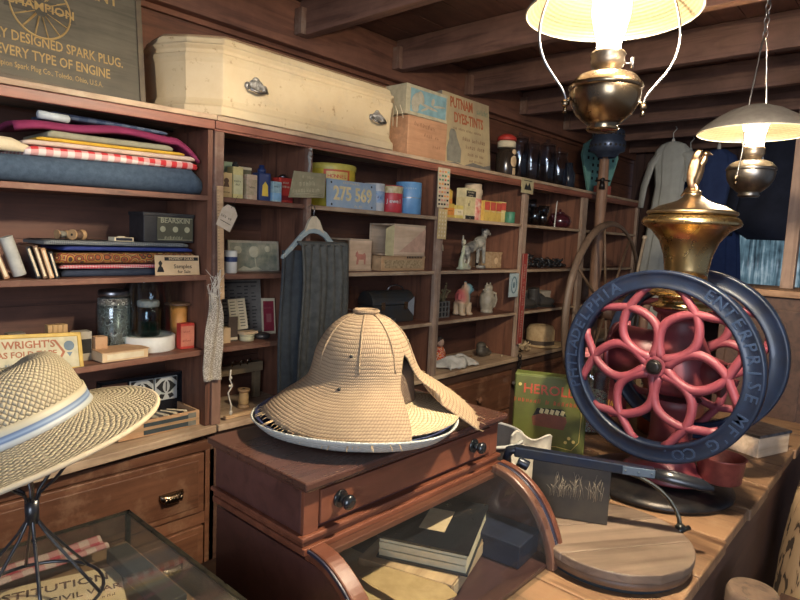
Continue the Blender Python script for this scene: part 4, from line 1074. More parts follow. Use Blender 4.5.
leaner('dark covered pattern book just right of the pale roll', .585, .012, .095, .10, BLACK, -.30)
leaner('brown covered pattern book, second right of the pale roll', .602, .012, .098, .10, mat('brown_cover', (.15, .08, .045), .7), -.28)
leaner('cream edged pattern book, third right of the pale roll', .619, .012, .090, .10, CARD, -.27)
leaner('dark edged pattern book, last of the leaning row beside the folded prints', .634, .011, .080, .10, BLACK, -.25)
PRT = prints('orange_print_cloth', [(.26, .06, .015), (.05, .02, .015), (.34, .18, .03), (.19, .02, .015), (.40, .24, .08), (.07, .025, .015)], 34)
folded('folded_cloth', 'plain navy cloth at the bottom of the second shelf pile', .655, 1.06, 1.95, 2.15, Z2, .020, .026, mat('navy_cloth2', (.02, .03, .055), .85), 8)
folded('folded_cloth', 'fine red and white check cloth above the navy one', .650, 1.06, 1.952, 2.15, Z2 + .025, .011, .014, check('fine_check', (.55, .4, .38), (.5, .03, .06), .008), 9)
folded('folded_cloth', 'orange and brown figured print cloth in the middle of the second shelf', .635, 1.095, 1.948, 2.15, Z2 + .041, .032, .038, PRT, 10)
folded('folded_cloth', 'royal blue cloth folded above the orange print', .66, 1.075, 1.952, 2.15, Z2 + .081, .012, .014, mat('royal_cloth', (.018, .035, .19), .8), 11)
folded('folded_cloth', 'grey herringbone cloth on top of the second shelf pile', .61, 1.065, 1.955, 2.15, Z2 + .097, .014, .014, check('herring', (.22, .23, .22), (.07, .08, .09), .006), 12)
SPW = mat('spool_wood', (.42, .26, .12), .6, c2=(.3, .17, .08))
def spool(label, loc, r, h, thread, rot=(0, 0, 0), group='wooden thread spools'):
    t = thing('thread_spool', label, 'spool', loc, rot=rot, group=group)
    b = MB(); b.lathe([(r, 0), (r, h * .12), (r * .62, h * .2), (r * .62, h * .8), (r, h * .88), (r, h)], n=20); b.cyl((0, 0, h), (0, 0, h + .0006), r * .25, n=10, mi=1); part('spool_core', b, [SPW, INK], t)
    b = MB(); b.lathe([(r * .66, h * .2), (r * .8, h * .25), (r * .8, h * .75), (r * .66, h * .8)], n=20); part('thread', b, thread, t)
z = Z2 + .112
spool('wooden spool lying on its side nearest the front on the herringbone cloth', (.728, 1.985, z + .0165), .016, .045, mat('brown_thread', (.12, .07, .045), .8), (0, PI / 2, .5 + PI))
spool('darker wooden spool lying just behind and left of the front one', (.668, 2.03, z + .015), .014, .036, mat('grey_thread', (.2, .18, .14), .8), (0, PI / 2, .3))
b = MB(); b.box((-.032, -.02, 0), (.032, .02, .013)); b.box((-.028, -.0206, .002), (.028, -.0195, .011), 1); b.cyl((0, 0, .013), (0, 0, .016), .012, n=16)
single('pin_box', b, [CREAM, BLUE_P], 'small white flat pin box on the herringbone cloth', 'box', (.845, 1.985, z), rz=.1, bevel=.001)
t = thing('hosiery_box', 'black box with cream lettered front label on the second shelf pile', 'box', (1.02, 1.975, z))
b = MB(); b.box((-.105, 0, 0), (.075, .11, .098)); b.box((-.108, -.002, .088), (.078, .112, .1)); part('carton', b, mat('black_box', (.025, .025, .028), .5), t, bevel=.002)
b = MB(); b.box((-.060, -.0028, .006), (.070, -.001, .086)); part('label_panel', b, mat('olive_label', (.09, .085, .05), .5), t)
b = MB(); b.tf('BEARSKIN', .024, .005, .074, -.0032, 0, bold=.01); b.tf('~HOSIERY', .018, .005, .016, -.0032)
for x in (-.04, .005, .048): b.cyl((x, -.0030, .045), (x, -.0036, .045), .010, n=16)
b.box((-.057, -.0034, .009), (.067, -.003, .0105)); b.box((-.057, -.0034, .083), (.067, -.003, .0845))
part('lettering', b, mat('label_cream', (.45, .42, .26), .6), t)
t = thing('paper_sign', 'tan card sign with black heading band propped against the print cloth', 'sign', (1.012, 1.925, Z2 - .006), rot=(-.12, 0, -.05))
b = MB(); b.box((-.078, 0, 0), (.078, .002, .076)); part('card', b, TAN, t)
b = MB(); b.box((-.045, -.0008, .058), (.074, 0, .070)); b.tf('Samples', .02, .018, .038, -.0006); b.tf('for Sale', .015, .022, .02, -.0006)
b.lathe([(.012, 0), (.008, .014), (.003, .02), (.007, .03), (.001, .038)], (-.06, -.001, .02), 10, sy=.05); part('ink', b, INK, t)
b = MB(); b.tf('HOWDY FOLKS', .0125, .014, .064, -.0012, bold=.015); part('lettering', b, TAN, t)

# ---- bay 1, third row
Z3 = R3 - .004
def zr(x): return Z3 - .022 * (1.14 - x) + .0045
cols = [(CREAM, INK), (PINK_LID, CREAM), (WHITE, INK), (GREEN, CREAM)]
def sbox(name, label, cat, x, y, z, w, d, h, m, m2=None, txt=None, ts=.012, rz=0, group=None, tm=INK, band=None):
    """small printed box: body, optional band and lettering on the front"""
    b = MB(); b.box((-w / 2, -d / 2, 0), (w / 2, d / 2, h)); ms = [m]
    if m2 is not None:
        lo, hi = band or (.25, .75); ms.append(m2); b.box((-w / 2 + .001, -d / 2 - .0008, h * lo), (w / 2 - .001, -d / 2, h * hi), 1)
    if txt:
        ms.append(tm); k = len(ms) - 1
        lines = txt if isinstance(txt, (list, tuple)) else [txt]
        for i, tx in enumerate(lines): b.tf(tx, ts, 0, h * (.5 + .5 * (len(lines) - 1) * .36 - .36 * i), -d / 2 - .0012, k)
    return single(name, b, ms, label, cat, (x, y, z), rz=rz, group=group, bevel=.0012)
for i, (x, y, w, h, c, c2, L) in enumerate((
    (.548, 2.02, .045, .080, mat('grey_pack', (.2, .17, .13), .7), INK, 'small striped grey notions box behind the tape sign, leftmost of the row'),
    (.565, 1.985, .075, .050, mat('pinkish_pack', (.5, .36, .30), .7), None, 'pinkish cream notions box just above the tape sign'),
    (.668, 2.05, .06, .050, mat('black_pack', (.04, .035, .03), .6), CREAM, 'black notions box under the row of tan needle packets'),
    (.655, 1.985, .055, .032, mat('greenish_pack', (.4, .37, .25), .7), INK, 'flat greenish cream box right behind the tape sign'),
    (.725, 2.0, .05, .068, mat('patterned_pack', (.45, .40, .30), .6), INK, 'upright patterned box at the right of the notions row'))):
    sbox('notions_box', L, 'box', x, y, zr(x), w, .04, h + .025, c, c2, group='notions boxes behind the tape sign')
for i in range(4):
    sbox('needle_packet', ('tan needle packet standing on the black box, %s of the four' % ('leftmost', 'second from the left', 'third from the left', 'rightmost')[i]), 'packet', .648 + .0145 * i, 2.05, zr(.668) + .0755, .0135, .03, .038, mat('needle_tan', (.5, .31, .13), .7), group='needle packets on the black box')
t = thing('tape_sign', "yellow framed sign with rust red lettering on the third left shelf", 'sign', (.585, 1.905, zr(.585) - .004), rot=(-.32, .05, .04))
b = MB()
for bx in (((-.165, -.004, 0), (.115, .004, .012)), ((-.165, -.004, .106), (.115, .004, .118)), ((-.165, -.004, 0), (-.153, .004, .118)), ((.103, -.004, 0), (.115, .004, .118))): b.box(*bx)
part('frame', b, mat('mustard_frame', (.60, .38, .06), .5), t, bevel=.002)
b = MB(); b.box((-.153, -.001, .012), (.103, .003, .106)); part('board', b, mat('sign_ground', (.58, .52, .34), .7), t)
b = MB(); b.prism([(.035, .02), (.042, .02), (.066, .06), (.042, .098), (.035, .098), (.058, .06)], -.0015, -.001); b.tf("WRIGHT'S", .030, -.03, .086, -.0015, bold=.02, rot=0); b.tf('BIAS FOLD TAPE', .024, -.045, .058, -.0015, bold=.02); part('red_print', b, mat('rust_print', (.38, .12, .05), .6), t)
b = MB(); b.cyl((.078, -.0012, .078), (.078, -.0018, .078), .015, n=20); b.prism([(.070, .058), (.086, .058), (.078, .045)], -.0017, -.0012); b.tf('~DOUBLE FOLD', .014, -.05, .03, -.0015); part('blue_print', b, mat('steel_blue_print', (.14, .20, .25), .6), t)
sbox('cardboard_box', 'tiny upright tan cardboard box between the tape sign and the button jar', 'box', .775, 1.985, zr(.775) + .031, .038, .035, .042, CARD)
t = thing('open_carton', 'flat tattered cardboard carton on the third shelf in front of the button jar', 'carton', (.825, 1.955, zr(.825)), rz=.06)
b = MB(); b.box((-.075, -.045, 0), (.075, .045, .004)); b.box((-.075, -.045, .004), (.075, -.042, .03)); b.box((-.075, .042, .004), (.075, .045, .03)); b.box((-.075, -.042, .004), (-.072, .042, .03)); b.box((.072, -.042, .004), (.075, .042, .03)); part('tray', b, TAN, t, bevel=.001)
b = MB(); b.hexa([(-.078, -.048, .030), (.078, -.048, .030), (.074, .046, .030), (-.074, .046, .030), (-.078, -.048, .032), (.078, -.048, .032), (.074, .046, .034), (-.074, .046, .034)]); part('flap', b, CARD, t)
b = MB(); b.box((-.06, -.0458, .006), (.06, -.0452, .024)); part('label_strip', b, CREAM, t)
BUT = prints('mixed_buttons', [(.02, .02, .02), (.55, .53, .48), (.03, .03, .03), (.18, .16, .13), (.02, .02, .025), (.3, .28, .24), (.05, .04, .04)], 60, rough=.3)
jar('button_jar', 'tall glass jar filled with black and white buttons on the third left shelf', 'jar', (.852, 2.06, zr(.852)), .056, .205, STEEL, fillm=BUT, fh=1.28, neck=.78)
t = thing('jar_cover', 'clear glass cylinder on a round white base with a blue jar inside', 'cover', (.957, 2.03, zr(.957)))
b = MB(); b.lathe([(.086, 0), (.089, .004), (.089, .05), (.084, .054), (.080, .048), (.001, .046)], n=36, cap1=False); part('white_base', b, WHITE, t)
b = MB(); b.lathe([(.078, .049), (.078, .240), (.079, .242), (.0765, .242), (.0765, .049)], n=36, cap0=False, cap1=False); part('glass_cylinder', b, glassy('grey_glass', (.86, .90, .92), .04), t)
jar('preserve_jar', 'blue-green glass preserve jar with zinc cap inside the glass cylinder', 'jar', (.957, 2.03, zr(.957) + .0495), .040, .115, mat('zinc', (.48, .46, .40), .6), gl=glassy('aqua_glass', (.30, .55, .52), .08), fillm=prints('jar_bits', [(.02, .04, .05), (.4, .42, .4), (.03, .06, .06), (.02, .03, .03)], 140), fh=.55, neck=.80)
t = thing('orange_tin', 'orange round tin with wide flat brown lid at the right end of the third shelf', 'tin', (1.075, 2.04, zr(1.075)))
b = MB(); b.lathe([(.030, 0), (.030, .145)], n=24); part('body', b, mat('orange_tin_paint', (.62, .27, .06), .5), t)
b = MB(); b.lathe([(.034, .145), (.050, .148), (.050, .153), (.032, .156)], n=24); part('lid', b, mat('brown_lid', (.16, .09, .05), .5), t)
t = sbox('red_box', 'small red printed box standing in front of the orange tin', 'box', 1.062, 1.965, zr(1.062), .052, .03, .090, RED, mat('salmon', (.6, .2, .12), .6), ['~SHOE', '~LACES'], .012, band=(.1, .9), tm=mat('darkred_ink', (.25, .02, .02), .6))
b = MB(); b.lathe([(.024, 0), (.034, .012), (.038, .030), (.036, .030), (.031, .012), (.001, .006)], n=24, cap1=False)
single('small_dish', b, mat('grey_dish', (.28, .25, .2), .4), 'small grey dish at the right end of the third left shelf', 'dish', (1.098, 2.03, zr(1.098)))

# ---- bay 1, bottom: tile sample case
t = thing('tile_sample_case', 'open dark sample case of black and white patterned tiles on the left ledge', 'case', (.955, 2.03, .8895))
b = MB(); b.box((-.145, -.10, 0), (.145, .05, .012)); b.box((-.145, -.10, .012), (.145, -.092, .055)); b.box((-.145, -.092, .012), (-.137, .05, .055)); b.box((.137, -.092, .012), (.145, .05, .055)); part('case_tray', b, CARD, t, bevel=.001)
b = MB(); b.box((-.06, -.1025, .006), (.10, -.1, .045)); b.box((-.14, -.104, .022), (.14, -.1025, .032), 1); b.box((.10, -.103, .004), (.13, -.1, .05), 2); part('case_front', b, [mat('slate_panel', (.04, .055, .06), .6), W_pine, mat('grey_strap', (.2, .19, .15), .7)], t)
b = MB(); b.box((-.15, .052, .0), (.15, .060, .170)); b.box((-.15, .035, .165), (.15, .060, .173)); b.box((-.15, .035, 0), (-.144, .06, .17)); b.box((.144, .035, 0), (.15, .06, .17)); part('case_lid', b, BLACK, t)
TILE = mat('tile_white', (.55, .55, .50), .3); 
for i, x in enumerate((-.095, .0, .09)):
    b = MB(); b.box((x - .042, .042, .072), (x + .042, .050, .158)); 
    if i == 0:
        for r_ in range(6):
            for c_ in range(6): b.box((x - .036 + .0125 * c_, .0408, .078 + .0125 * r_), (x - .030 + .0125 * c_, .042, .084 + .0125 * r_), 1)
        ms = [mat('tile_brown', (.16, .075, .05), .3), mat('tile_pink', (.5, .34, .28), .3)]
    else:
        zc = .122
        for sgn_ in (1, -1):
            b.prism([(x + sgn_ * .004, zc + .024), (x + sgn_ * .016, zc + .020), (x + sgn_ * .038, zc), (x + sgn_ * .016, zc - .020), (x + sgn_ * .004, zc - .024), (x + sgn_ * .012, zc - .012), (x + sgn_ * .014, zc), (x + sgn_ * .012, zc + .012)], .0405, .042, 1)
            b.prism([(x + sgn_ * .006, zc - .030), (x + sgn_ * .022, zc - .026), (x + sgn_ * .030, zc - .038), (x + sgn_ * .014, zc - .046)], .0405, .042, 1)
        b.box((x - .002, .0405, zc - .018), (x + .002, .042, zc + .018), 1)
        b.prism([(x - .04, .156), (x - .02, .156), (x - .04, .138)], .0405, .042, 1); b.prism([(x + .02, .156), (x + .04, .156), (x + .04, .138)], .0405, .042, 1)
        ms = [TILE, INK]
    part('tile', b, ms, t)
b = MB()
for k in range(8): b.box((-.02 + .016 * k, -.06 + .006 * (k % 3), .014), (-.008 + .016 * k, .02, .046), rot=(0, .6 + .2 * (k % 3), .1 * k), mi=k % 2)
part('loose_samples', b, [STEEL, CREAM], t, stuff=True)

# ---- bay 2, top row: tins
def tin(name, label, x, y, z, w, d, h, m, round_=False, band=None, bm_=None, cap=None, capm=None, txt=None, ts=.012, tm=INK, txt_z=.5, rz=0, group=None, cat='tin', extra=None):
    t = thing(name, label, cat, (x, y, z), rz=rz, group=group)
    b = MB()
    if round_: b.lathe([(w / 2 - .002, 0), (w / 2, .003), (w / 2, h - .003), (w / 2 - .002, h), (w / 2 - .003, h - .002), (.001, h - .003)], n=28)
    else: b.box((-w / 2, -d / 2, 0), (w / 2, d / 2, h))
    part('body', b, m, t, bevel=0 if round_ else .003)
    if band is not None:
        b = MB(); lo, hi = band
        if round_: b.lathe([(w / 2 + .0006, h * lo), (w / 2 + .0006, h * hi)], n=28, cap0=False, cap1=False)
        else: b.box((-w / 2 + .002, -d / 2 - .0008, h * lo), (w / 2 - .002, -d / 2 + .001, h * hi)); b.box((-w / 2 - .0008, -d / 2 + .002, h * lo), (-w / 2 + .001, d / 2 - .002, h * hi))
        part('label_band', b, bm_, t)
    if txt:
        b = MB(); lines = txt if isinstance(txt, (list, tuple)) else [txt]
        for i, tx in enumerate(lines):
            zc = h * txt_z + (len(lines) - 1) * ts * .55 - i * ts * 1.1; L = len(tx)
            if round_:                                # wrap the letters round the wall, facing the camera side
                a0 = math.atan2(-y, -x) + .28
                for j, ch in enumerate(tx if tx[0] != '~' else tx[1:]):
                    if ch == ' ': continue
                    a = a0 + (j - (L - 1) / 2) * ts * .60 / (w / 2)
                    M = Matrix.Translation(((w / 2 + .0012) * math.cos(a), (w / 2 + .0012) * math.sin(a), zc)) @ Matrix.Rotation(a + PI / 2, 4, 'Z') @ FRONT
                    b.text(ch if tx[0] != '~' else '~' + ch, ts, M, 0, .0003, .012)
            else: b.tf(tx, ts, 0, zc, -d / 2 - .0014, bold=.012)
        part('lettering', b, tm, t)
    if extra: extra(t)
    if cap:
        b = MB(); r, ch = cap
        b.lathe([(r, h), (r, h + ch * .55), (r * .62, h + ch * .6), (r * .62, h + ch)], n=20); part('cap', b, capm or STEEL, t)
    return t
G2 = 'small tins on the top shelf of the second bay'
YT = mat('cream_yellow_tin', (.62, .44, .20), .5, c2=(.52, .36, .15))
def portrait(t):
    b = MB(); b.cyl((-.002, -.0222, .062), (-.002, -.0232, .062), .010, n=16); b.prism([(-.014, .04), (.010, .04), (.006, .054), (-.010, .054)], -.0232, -.0222); part('portrait', b, mat('brown_portrait', (.12, .06, .03), .6), t)
tin('spice_tin', 'cream yellow tin with brown portrait at the left of the tins', 1.212, 1.975, R1, .046, .044, .092, YT, txt='~TALCUM', ts=.010, txt_z=.22, extra=portrait)
tin('oil_tin', 'tall pale yellow tin with domed cap, second of the row', 1.266, 1.985, R1, .044, .044, .118, mat('pale_yellow_tin', (.66, .55, .22), .45), band=(.15, .75), bm_=mat('pale_label', (.6, .55, .3), .6), cap=(.012, .02), capm=INK, txt=['~LIGHT', '~OIL'], ts=.011)
b = MB(); b.box((-.03, -.015, .09), (.03, .015, .142)); b.box((-.03, -.015, 0), (.03, .015, .09), 1)
single('green_carton', b, [mat('mint_carton', (.32, .42, .28), .7), TAN], 'pale green topped carton standing behind the yellow oil tin', 'carton', (1.262, 2.06, R1), bevel=.001)
tin('powder_tin', 'worn cream and pink printed tin, third of the row', 1.324, 1.978, R1, .046, .04, .096, mat('worn_cream_tin', (.58, .46, .30), .6, c2=(.45, .25, .16), ns=50), band=(.2, .8), bm_=mat('pinkish_label', (.50, .36, .24), .7, c2=(.3, .25, .12), ns=70), txt='~TOOTH', ts=.010)
b = MB(); b.box((-.03, -.018, 0), (.03, .018, .130)); b.box((-.031, -.019, .12), (.031, .019, .13), 1)
single('cream_carton', b, [mat('olive_carton', (.25, .22, .12), .7), CREAM], 'cream topped carton standing behind the worn pink tin', 'carton', (1.345, 2.06, R1), bevel=.001)
def yello(t):
    b = MB(); b.prism([(-.014, .02), (.014, .02), (.012, .06), (0, .075), (-.012, .06)], -.0262, -.0252); part('yellow_panel', b, YEL, t)
tin('talc_tin', 'dark navy tin with tall shaker cap and yellow panel', 1.380, 1.98, R1, .052, .05, .108, NAVY, cap=(.016, .03), capm=NAVY, extra=yello)
tin('seed_packet_tin', 'small pale blue and white tin right of the navy one', 1.430, 1.962, R1, .042, .036, .080, mat('pale_blue_tin', (.40, .52, .50), .5, c2=(.2, .3, .35), ns=50), band=(.1, .45), bm_=SKY, txt='~AJAX', ts=.012, txt_z=.75)
tin('cocoa_tin', 'bright red tin with white lettering right of the pale blue one', 1.485, 1.985, R1, .068, .05, .100, RED, band=(.12, .3), bm_=mat('dark_red_band', (.25, .02, .02), .5), cap=(.018, .014), capm=STEEL, txt=['~BEST', '~COCOA'], ts=.014, tm=CREAM, txt_z=.72)
# ---- things hanging on the seam post
t = thing('yardstick', 'long wooden yardstick hanging on the post between the two shelving units', 'ruler', (1.146, 1.872, 1.352), rot=(0, -.03, 0))
b = MB(); b.box((-.012, -.003, 0), (.012, .003, .395)); part('stick', b, W_pine, t, bevel=.001)
b = MB()
for i in range(38): b.box((-.012, -.0034, .01 + i * .01), (-.012 + (.010 if i % 5 == 0 else .006), -.003, .011 + i * .01))
part('scale_marks', b, INK, t)
t = thing('paper_tag', 'cream shipping tag tied to the yardstick', 'tag', (1.142, 1.862, 1.602), rot=(0, .42, 0))
b = MB(); b.prism([(-.030, 0), (.030, 0), (.034, .066), (.012, .086), (-.018, .084), (-.032, .062)], -.0006, .0006); part('card', b, mat('tag_card', (.58, .48, .36), .8, c2=(.48, .38, .27), ns=40), t)
b = MB(); b.tf('~NET 20', .014, 0, .04, -.0012); b.box((-.022, -.001, .022), (.022, -.0007, .024)); b.tube([(0, 0, .078), (.002, -.001, .10), (.006, .002, .13)], .0008, 5); part('ink_and_string', b, INK, t)
def lacef(u, v):
    w = .020 + .014 * math.sin(min(v * 1.5, 1) * PI * .6) ; x = (u - .5) * 2 * w
    return (x + .006 * math.sin(v * 6) - .004, -.006 + .006 * math.sin(u * 9 + v * 3) - .004 * math.sin(v * 12), .300 * (1 - v) - .02 * (1 - abs(2 * u - 1)) * (1 - v) * 0)
m_, nt_, p_ = newmat('crochet'); v_ = coords(nt_); vo_ = nt_.nodes.new('ShaderNodeTexVoronoi'); vo_.inputs['Scale'].default_value = 260; nt_.links.new(v_, vo_.inputs['Vector'])
nt_.links.new(ramp(nt_, vo_.outputs['Distance'], [(.2, (.70, .62, .50)), (.6, (.30, .25, .19))]), p_.inputs['Base Color']); p_.inputs['Roughness'].default_value = .9; bump(nt_, p_, vo_.outputs['Distance'], .8, .003)
CROCHET = m_
t = thing('crochet_scarf', 'cream crocheted lace strip with fringed top hanging on the seam post', 'lace', (1.122, 1.875, 1.062))
b = MB(); b.grid(lacef, 14, 40); part('strip', b, CROCHET, t, solid=.004)
b = MB(); rr = random.Random(5)
for i in range(26):
    x = rr.uniform(-.018, .014); z = .235 + rr.uniform(0, .06); b.tube([(x, -.008, z), (x + rr.uniform(-.018, .02), -.012, z + .03 + rr.uniform(0, .05)), (x + rr.uniform(-.03, .03), -.010, z + .05 + rr.uniform(0, .07))], .0011, 4)
part('fringe', b, mat('cream_thread', (.70, .63, .52), .9), t, stuff=True)
b = MB(); b.tube([(.0, 0, .165), (-.004, 0, .13), (.006, -.002, .105), (-.010, 0, .08), (-.004, .002, .06), (.004, 0, .03), (0, 0, .0)], .0028, 6); b.sph((.002, -.001, .004), (.007, .005, .010), 10); b.sph((-.002, 0, .105), (.007, .004, .006), 8); b.sph((.0, -.002, .135), (.005, .004, .007), 8)
single('knotted_cord', b, mat('cord_cream', (.66, .58, .45), .9), 'knotted cream cord with tassel end hanging right of the lace', 'cord', (1.192, 1.875, .925))
# ---- bay 2, second row
t = thing('framed_picture', 'square framed picture of pale dandelion flowers on dark green ground', 'picture', (1.385, 2.02, R2), rot=(-.1, 0, 0))
b = MB(); b.box((-.115, 0, 0), (.115, .012, .118)); part('board', b, mat('mottled_picture', (.15, .17, .12), .5, c2=(.40, .36, .25), ns=26), t, bevel=.001)
b = MB()
for q in (((-.118, -.003, 0), (-.110, .014, .121)), ((.110, -.003, 0), (.118, .014, .121)), ((-.118, -.003, .113), (.118, .014, .122)), ((-.118, -.003, 0), (.118, .014, .005))): b.box(*q)
part('frame', b, mat('silver_frame', (.45, .40, .30), .5, .3), t)
b = MB(); b.sph((.0, -.001, .078), (.024, .002, .024), 16); b.sph((-.075, -.001, .085), (.018, .002, .016), 14); b.sph((.065, -.001, .09), (.015, .002, .013), 14); b.tube([(.003, -.001, .055), (.008, -.001, .01)], .002, 5); b.prism([(-.08, .006), (-.05, .022), (-.02, .012), (.01, .02), (.035, .006)], -.0015, 0); part('flowers', b, mat('seedhead', (.55, .50, .34), .8), t)
tin('stripe_tin', 'small round white and blue tin at the left of the second bay', 1.240, 1.965, R2, .048, .048, .085, WHITE, True, band=(.50, .72), bm_=NAVY)
b = MB(); b.box((-.05, -.04, 0), (.05, .04, .062)); b.box((-.04, -.041, .01), (.04, -.04, .05), 1); b.box((-.055, -.044, .058), (.055, .044, .066), 1)
single('wood_crate', b, [wood('crate_red', (.30, .12, .06), (.18, .07, .03)), W_panel], 'small reddish wooden crate behind the clothes hanger', 'crate', (1.60, 2.1, R2), bevel=.001)
# ---- bay 2, third row
t = thing('print_sheet', 'grey printed columned sheet leaning at the back of the third row', 'poster', (1.40, 2.12, R3), rot=(-.12, 0, -.02))
b = MB(); b.box((-.098, 0, 0), (.098, .003, .222)); part('sheet', b, mat('newsprint', (.26, .23, .19), .8, c2=(.2, .17, .14)), t)
b = MB(); rr = random.Random(9)
for c_ in range(5):
    for r_ in range(13):
        if rr.random() < .85: b.box((-.085 + .034 * c_, -.0008, .018 + .0145 * r_), (-.085 + .034 * c_ + .014 + .01 * rr.random(), 0, .023 + .0145 * r_))
b.box((-.08, -.0008, .208), (.08, 0, .215)); part('print_columns', b, mat('grey_ink', (.09, .08, .07), .8), t)
t = thing('price_booklet', 'open cream price booklet leaning in front of the grey sheet', 'booklet', (1.322, 2.02, R3 + .036), rot=(-.2, -.03, 0))
b = MB(); b.box((-.038, 0, 0), (-.001, .004, .122)); b.box((.001, 0, 0), (.038, .004, .122)); part('pages', b, CREAM, t)
b = MB()
for c_ in range(2):
    for r_ in range(9): b.box((-.032 + .037 * c_, -.0008, .012 + .012 * r_), (-.032 + .037 * c_ + .022, 0, .016 + .012 * r_))
part('print_lines', b, mat('brown_grey_ink', (.22, .18, .13), .8), t)
b = MB(); b.cyl((0, 0, 0), (0, 0, .020), .028, n=24); b.cyl((0, 0, .020), (0, 0, .026), .030, n=24)
single('round_box', b, mat('cream_round', (.55, .50, .30), .7), 'small round cream pill box on the third row', 'box', (1.322, 1.972, R3))
b = MB(); b.box((-.034, -.02, 0), (.034, .02, .010)); single('flat_packet', b, TAN, 'flat tan packet resting on the round cream box', 'packet', (1.325, 1.972, R3 + .0265), rz=.1)
t = sbox('brown_card', 'small dark brown printed card standing left of the open booklet', 'card', 1.268, 1.985, R3, .040, .003, .095, mat('brown_card', (.10, .065, .045), .6), CREAM, band=(.05, .16))
sbox('tan_box', 'little tan box beside the dark brown card behind the lace', 'box', 1.225, 1.975, R3, .035, .03, .058, TAN)
b = MB(); b.box((-.033, 0, 0), (.033, .004, .150)); b.box((-.026, -.001, .012), (.026, 0, .138), 1); b.tf('~SONGS', .014, 0, .11, -.0016, 2); b.box((-.012, -.0016, .05), (.012, -.001, .085), 2)
single('red_booklet', b, [CREAM, mat('crimson_cover', (.30, .03, .05), .6), mat('crimson2', (.42, .12, .12), .6)], 'crimson booklet with pale border leaning at right of the third row', 'booklet', (1.480, 2.045, R3), rot=(-.15, .04, 0))
b = MB(); b.lathe([(.030, 0), (.034, .006), (.034, .016), (.026, .02)], n=22); single('pewter_tin', b, mat('dark_pewter', (.10, .09, .08), .45, .6), 'dark round pewter tin between the pill box and the red booklet', 'tin', (1.40, 1.985, R3))
# ---- bay 2, ledge
t = thing('wooden_plank', 'old wooden plank with small iron hooks at the back of the second bay ledge', 'plank', (1.36, 2.12, LG), rot=(0, 0, .05))
b = MB(); b.box((-.13, -.012, .0), (-.10, .012, .115)); b.box((.10, -.012, 0), (.13, .012, .115)); b.box((-.135, -.02, .115), (.135, .02, .155)); part('plank', b, wood('greyish_plank', (.25, .18, .10), (.14, .1, .06)), t, bevel=.002)
b = MB()
for x in (-.02, .02, .055): b.tube([(x, -.018, .15), (x, -.02, .168), (x + .012, -.022, .172), (x + .016, -.02, .160)], .0035, 6)
part('hooks', b, BRASS_D, t)
spool('tan wooden spool of thread standing on the second bay ledge', (1.338, 2.01, LG + .0), .024, .078, mat('tan_thread', (.55, .35, .15), .7))
b = MB(); b.box((-.065, -.008, 0), (.065, .008, .012)); single('wood_stick', b, W_pine, 'short pale wooden slat lying at the front of the second bay ledge', 'slat', (1.262, 1.925, LG + .001), rz=.05, bevel=.001)
b = MB(); b.lathe([(.05, 0), (.085, .006), (.10, .014), (.10, .017), (.08, .010), (.001, .006)], n=30, cap1=False); single('shallow_pan', b, mat('dark_pan', (.09, .08, .07), .45, .5), 'shallow dark metal pan on the second bay ledge under the spool', 'pan', (1.31, 2.085, LG)) if False else None

# ---- post at 1.54: embossed plate, hanger, trousers
t = thing('embossed_plate', 'pale olive embossed metal sign plate on the second bay post', 'sign', (1.523, 1.872, 1.735), rot=(0, -.02, 0))
b = MB(); b.prism([(-.094, -.002), (.084, .006), (.092, .103), (-.070, .101)], -.002, .002); part('plate', b, mat('olive_plate', (.30, .27, .17), .45, .3, c2=(.22, .2, .12)), t, bevel=.001)
b = MB(); b.tf('~Smith', .030, .005, .058, -.0022, bold=.02, rot=.12); b.tf('~& Son', .022, .005, .082, -.0022, bold=.02); b.tf('~Outfitters', .026, -.002, .030, -.0022, bold=.01, rot=.08); b.tube([(-.07, -.0025, .012), (0, -.0025, .018), (.07, -.0025, .014)], .0015, 5)
part('embossing', b, mat('plate_pale_olive', (.48, .44, .30), .4, .3), t)  # raised strokes in a paler olive than the plate
b = MB(); b.tube([(0, 0, 0), (.002, -.004, .03), (-.002, 0, .06), (.002, -.003, .08)], .006, 6); b.sph((.0, -.006, .07), (.010, .006, .010), 10); b.sph((.002, -.006, .088), (.007, .006, .008), 8); b.sph((0, -.006, .052), (.008, .006, .009), 8)
single('string_toy', b, mat('grey_clay', (.35, .32, .28), .8), 'small grey string of clay beads hanging above the embossed plate', 'beads', (1.530, 1.878, 1.838))
t = thing('clothes_hanger', 'pale blue-grey wooden clothes hanger on the second bay post', 'hanger', (1.535, 1.845, 1.50))
b = MB()
arch = [(-.155, .000), (-.150, .012), (-.10, .060), (-.055, .105), (-.030, .120), (0, .124), (.030, .120), (.065, .105), (.11, .062), (.160, .020), (.166, .006), (.155, .004), (.10, .040), (.055, .082), (.025, .096), (0, .099), (-.025, .096), (-.05, .080), (-.10, .034), (-.145, -.004)]
b.prism(arch, -.006, .006); part('bar', b, mat('hanger_paint', (.30, .36, .36), .5, c2=(.24, .29, .29)), t, bevel=.003)
b = MB(); b.prism([(-.048, .100), (-.026, .150), (-.006, .166), (.008, .166), (.026, .150), (.052, .098), (.026, .113), (0, .117), (-.026, .113)], -.007, .007); part('top_block', b, mat('hanger_cream', (.62, .52, .36), .6), t, bevel=.002)
b = MB(); b.tube([(0, 0, .160), (0, 0, .19), (.006, .004, .205), (.006, .022, .212), (0, .034, .203)], .0018, 6); part('hook', b, STEEL, t)
tr = thing('trousers', 'dark grey folded wool trousers hanging over the pale wooden hanger', 'trousers', (1.545, 1.838, .93))
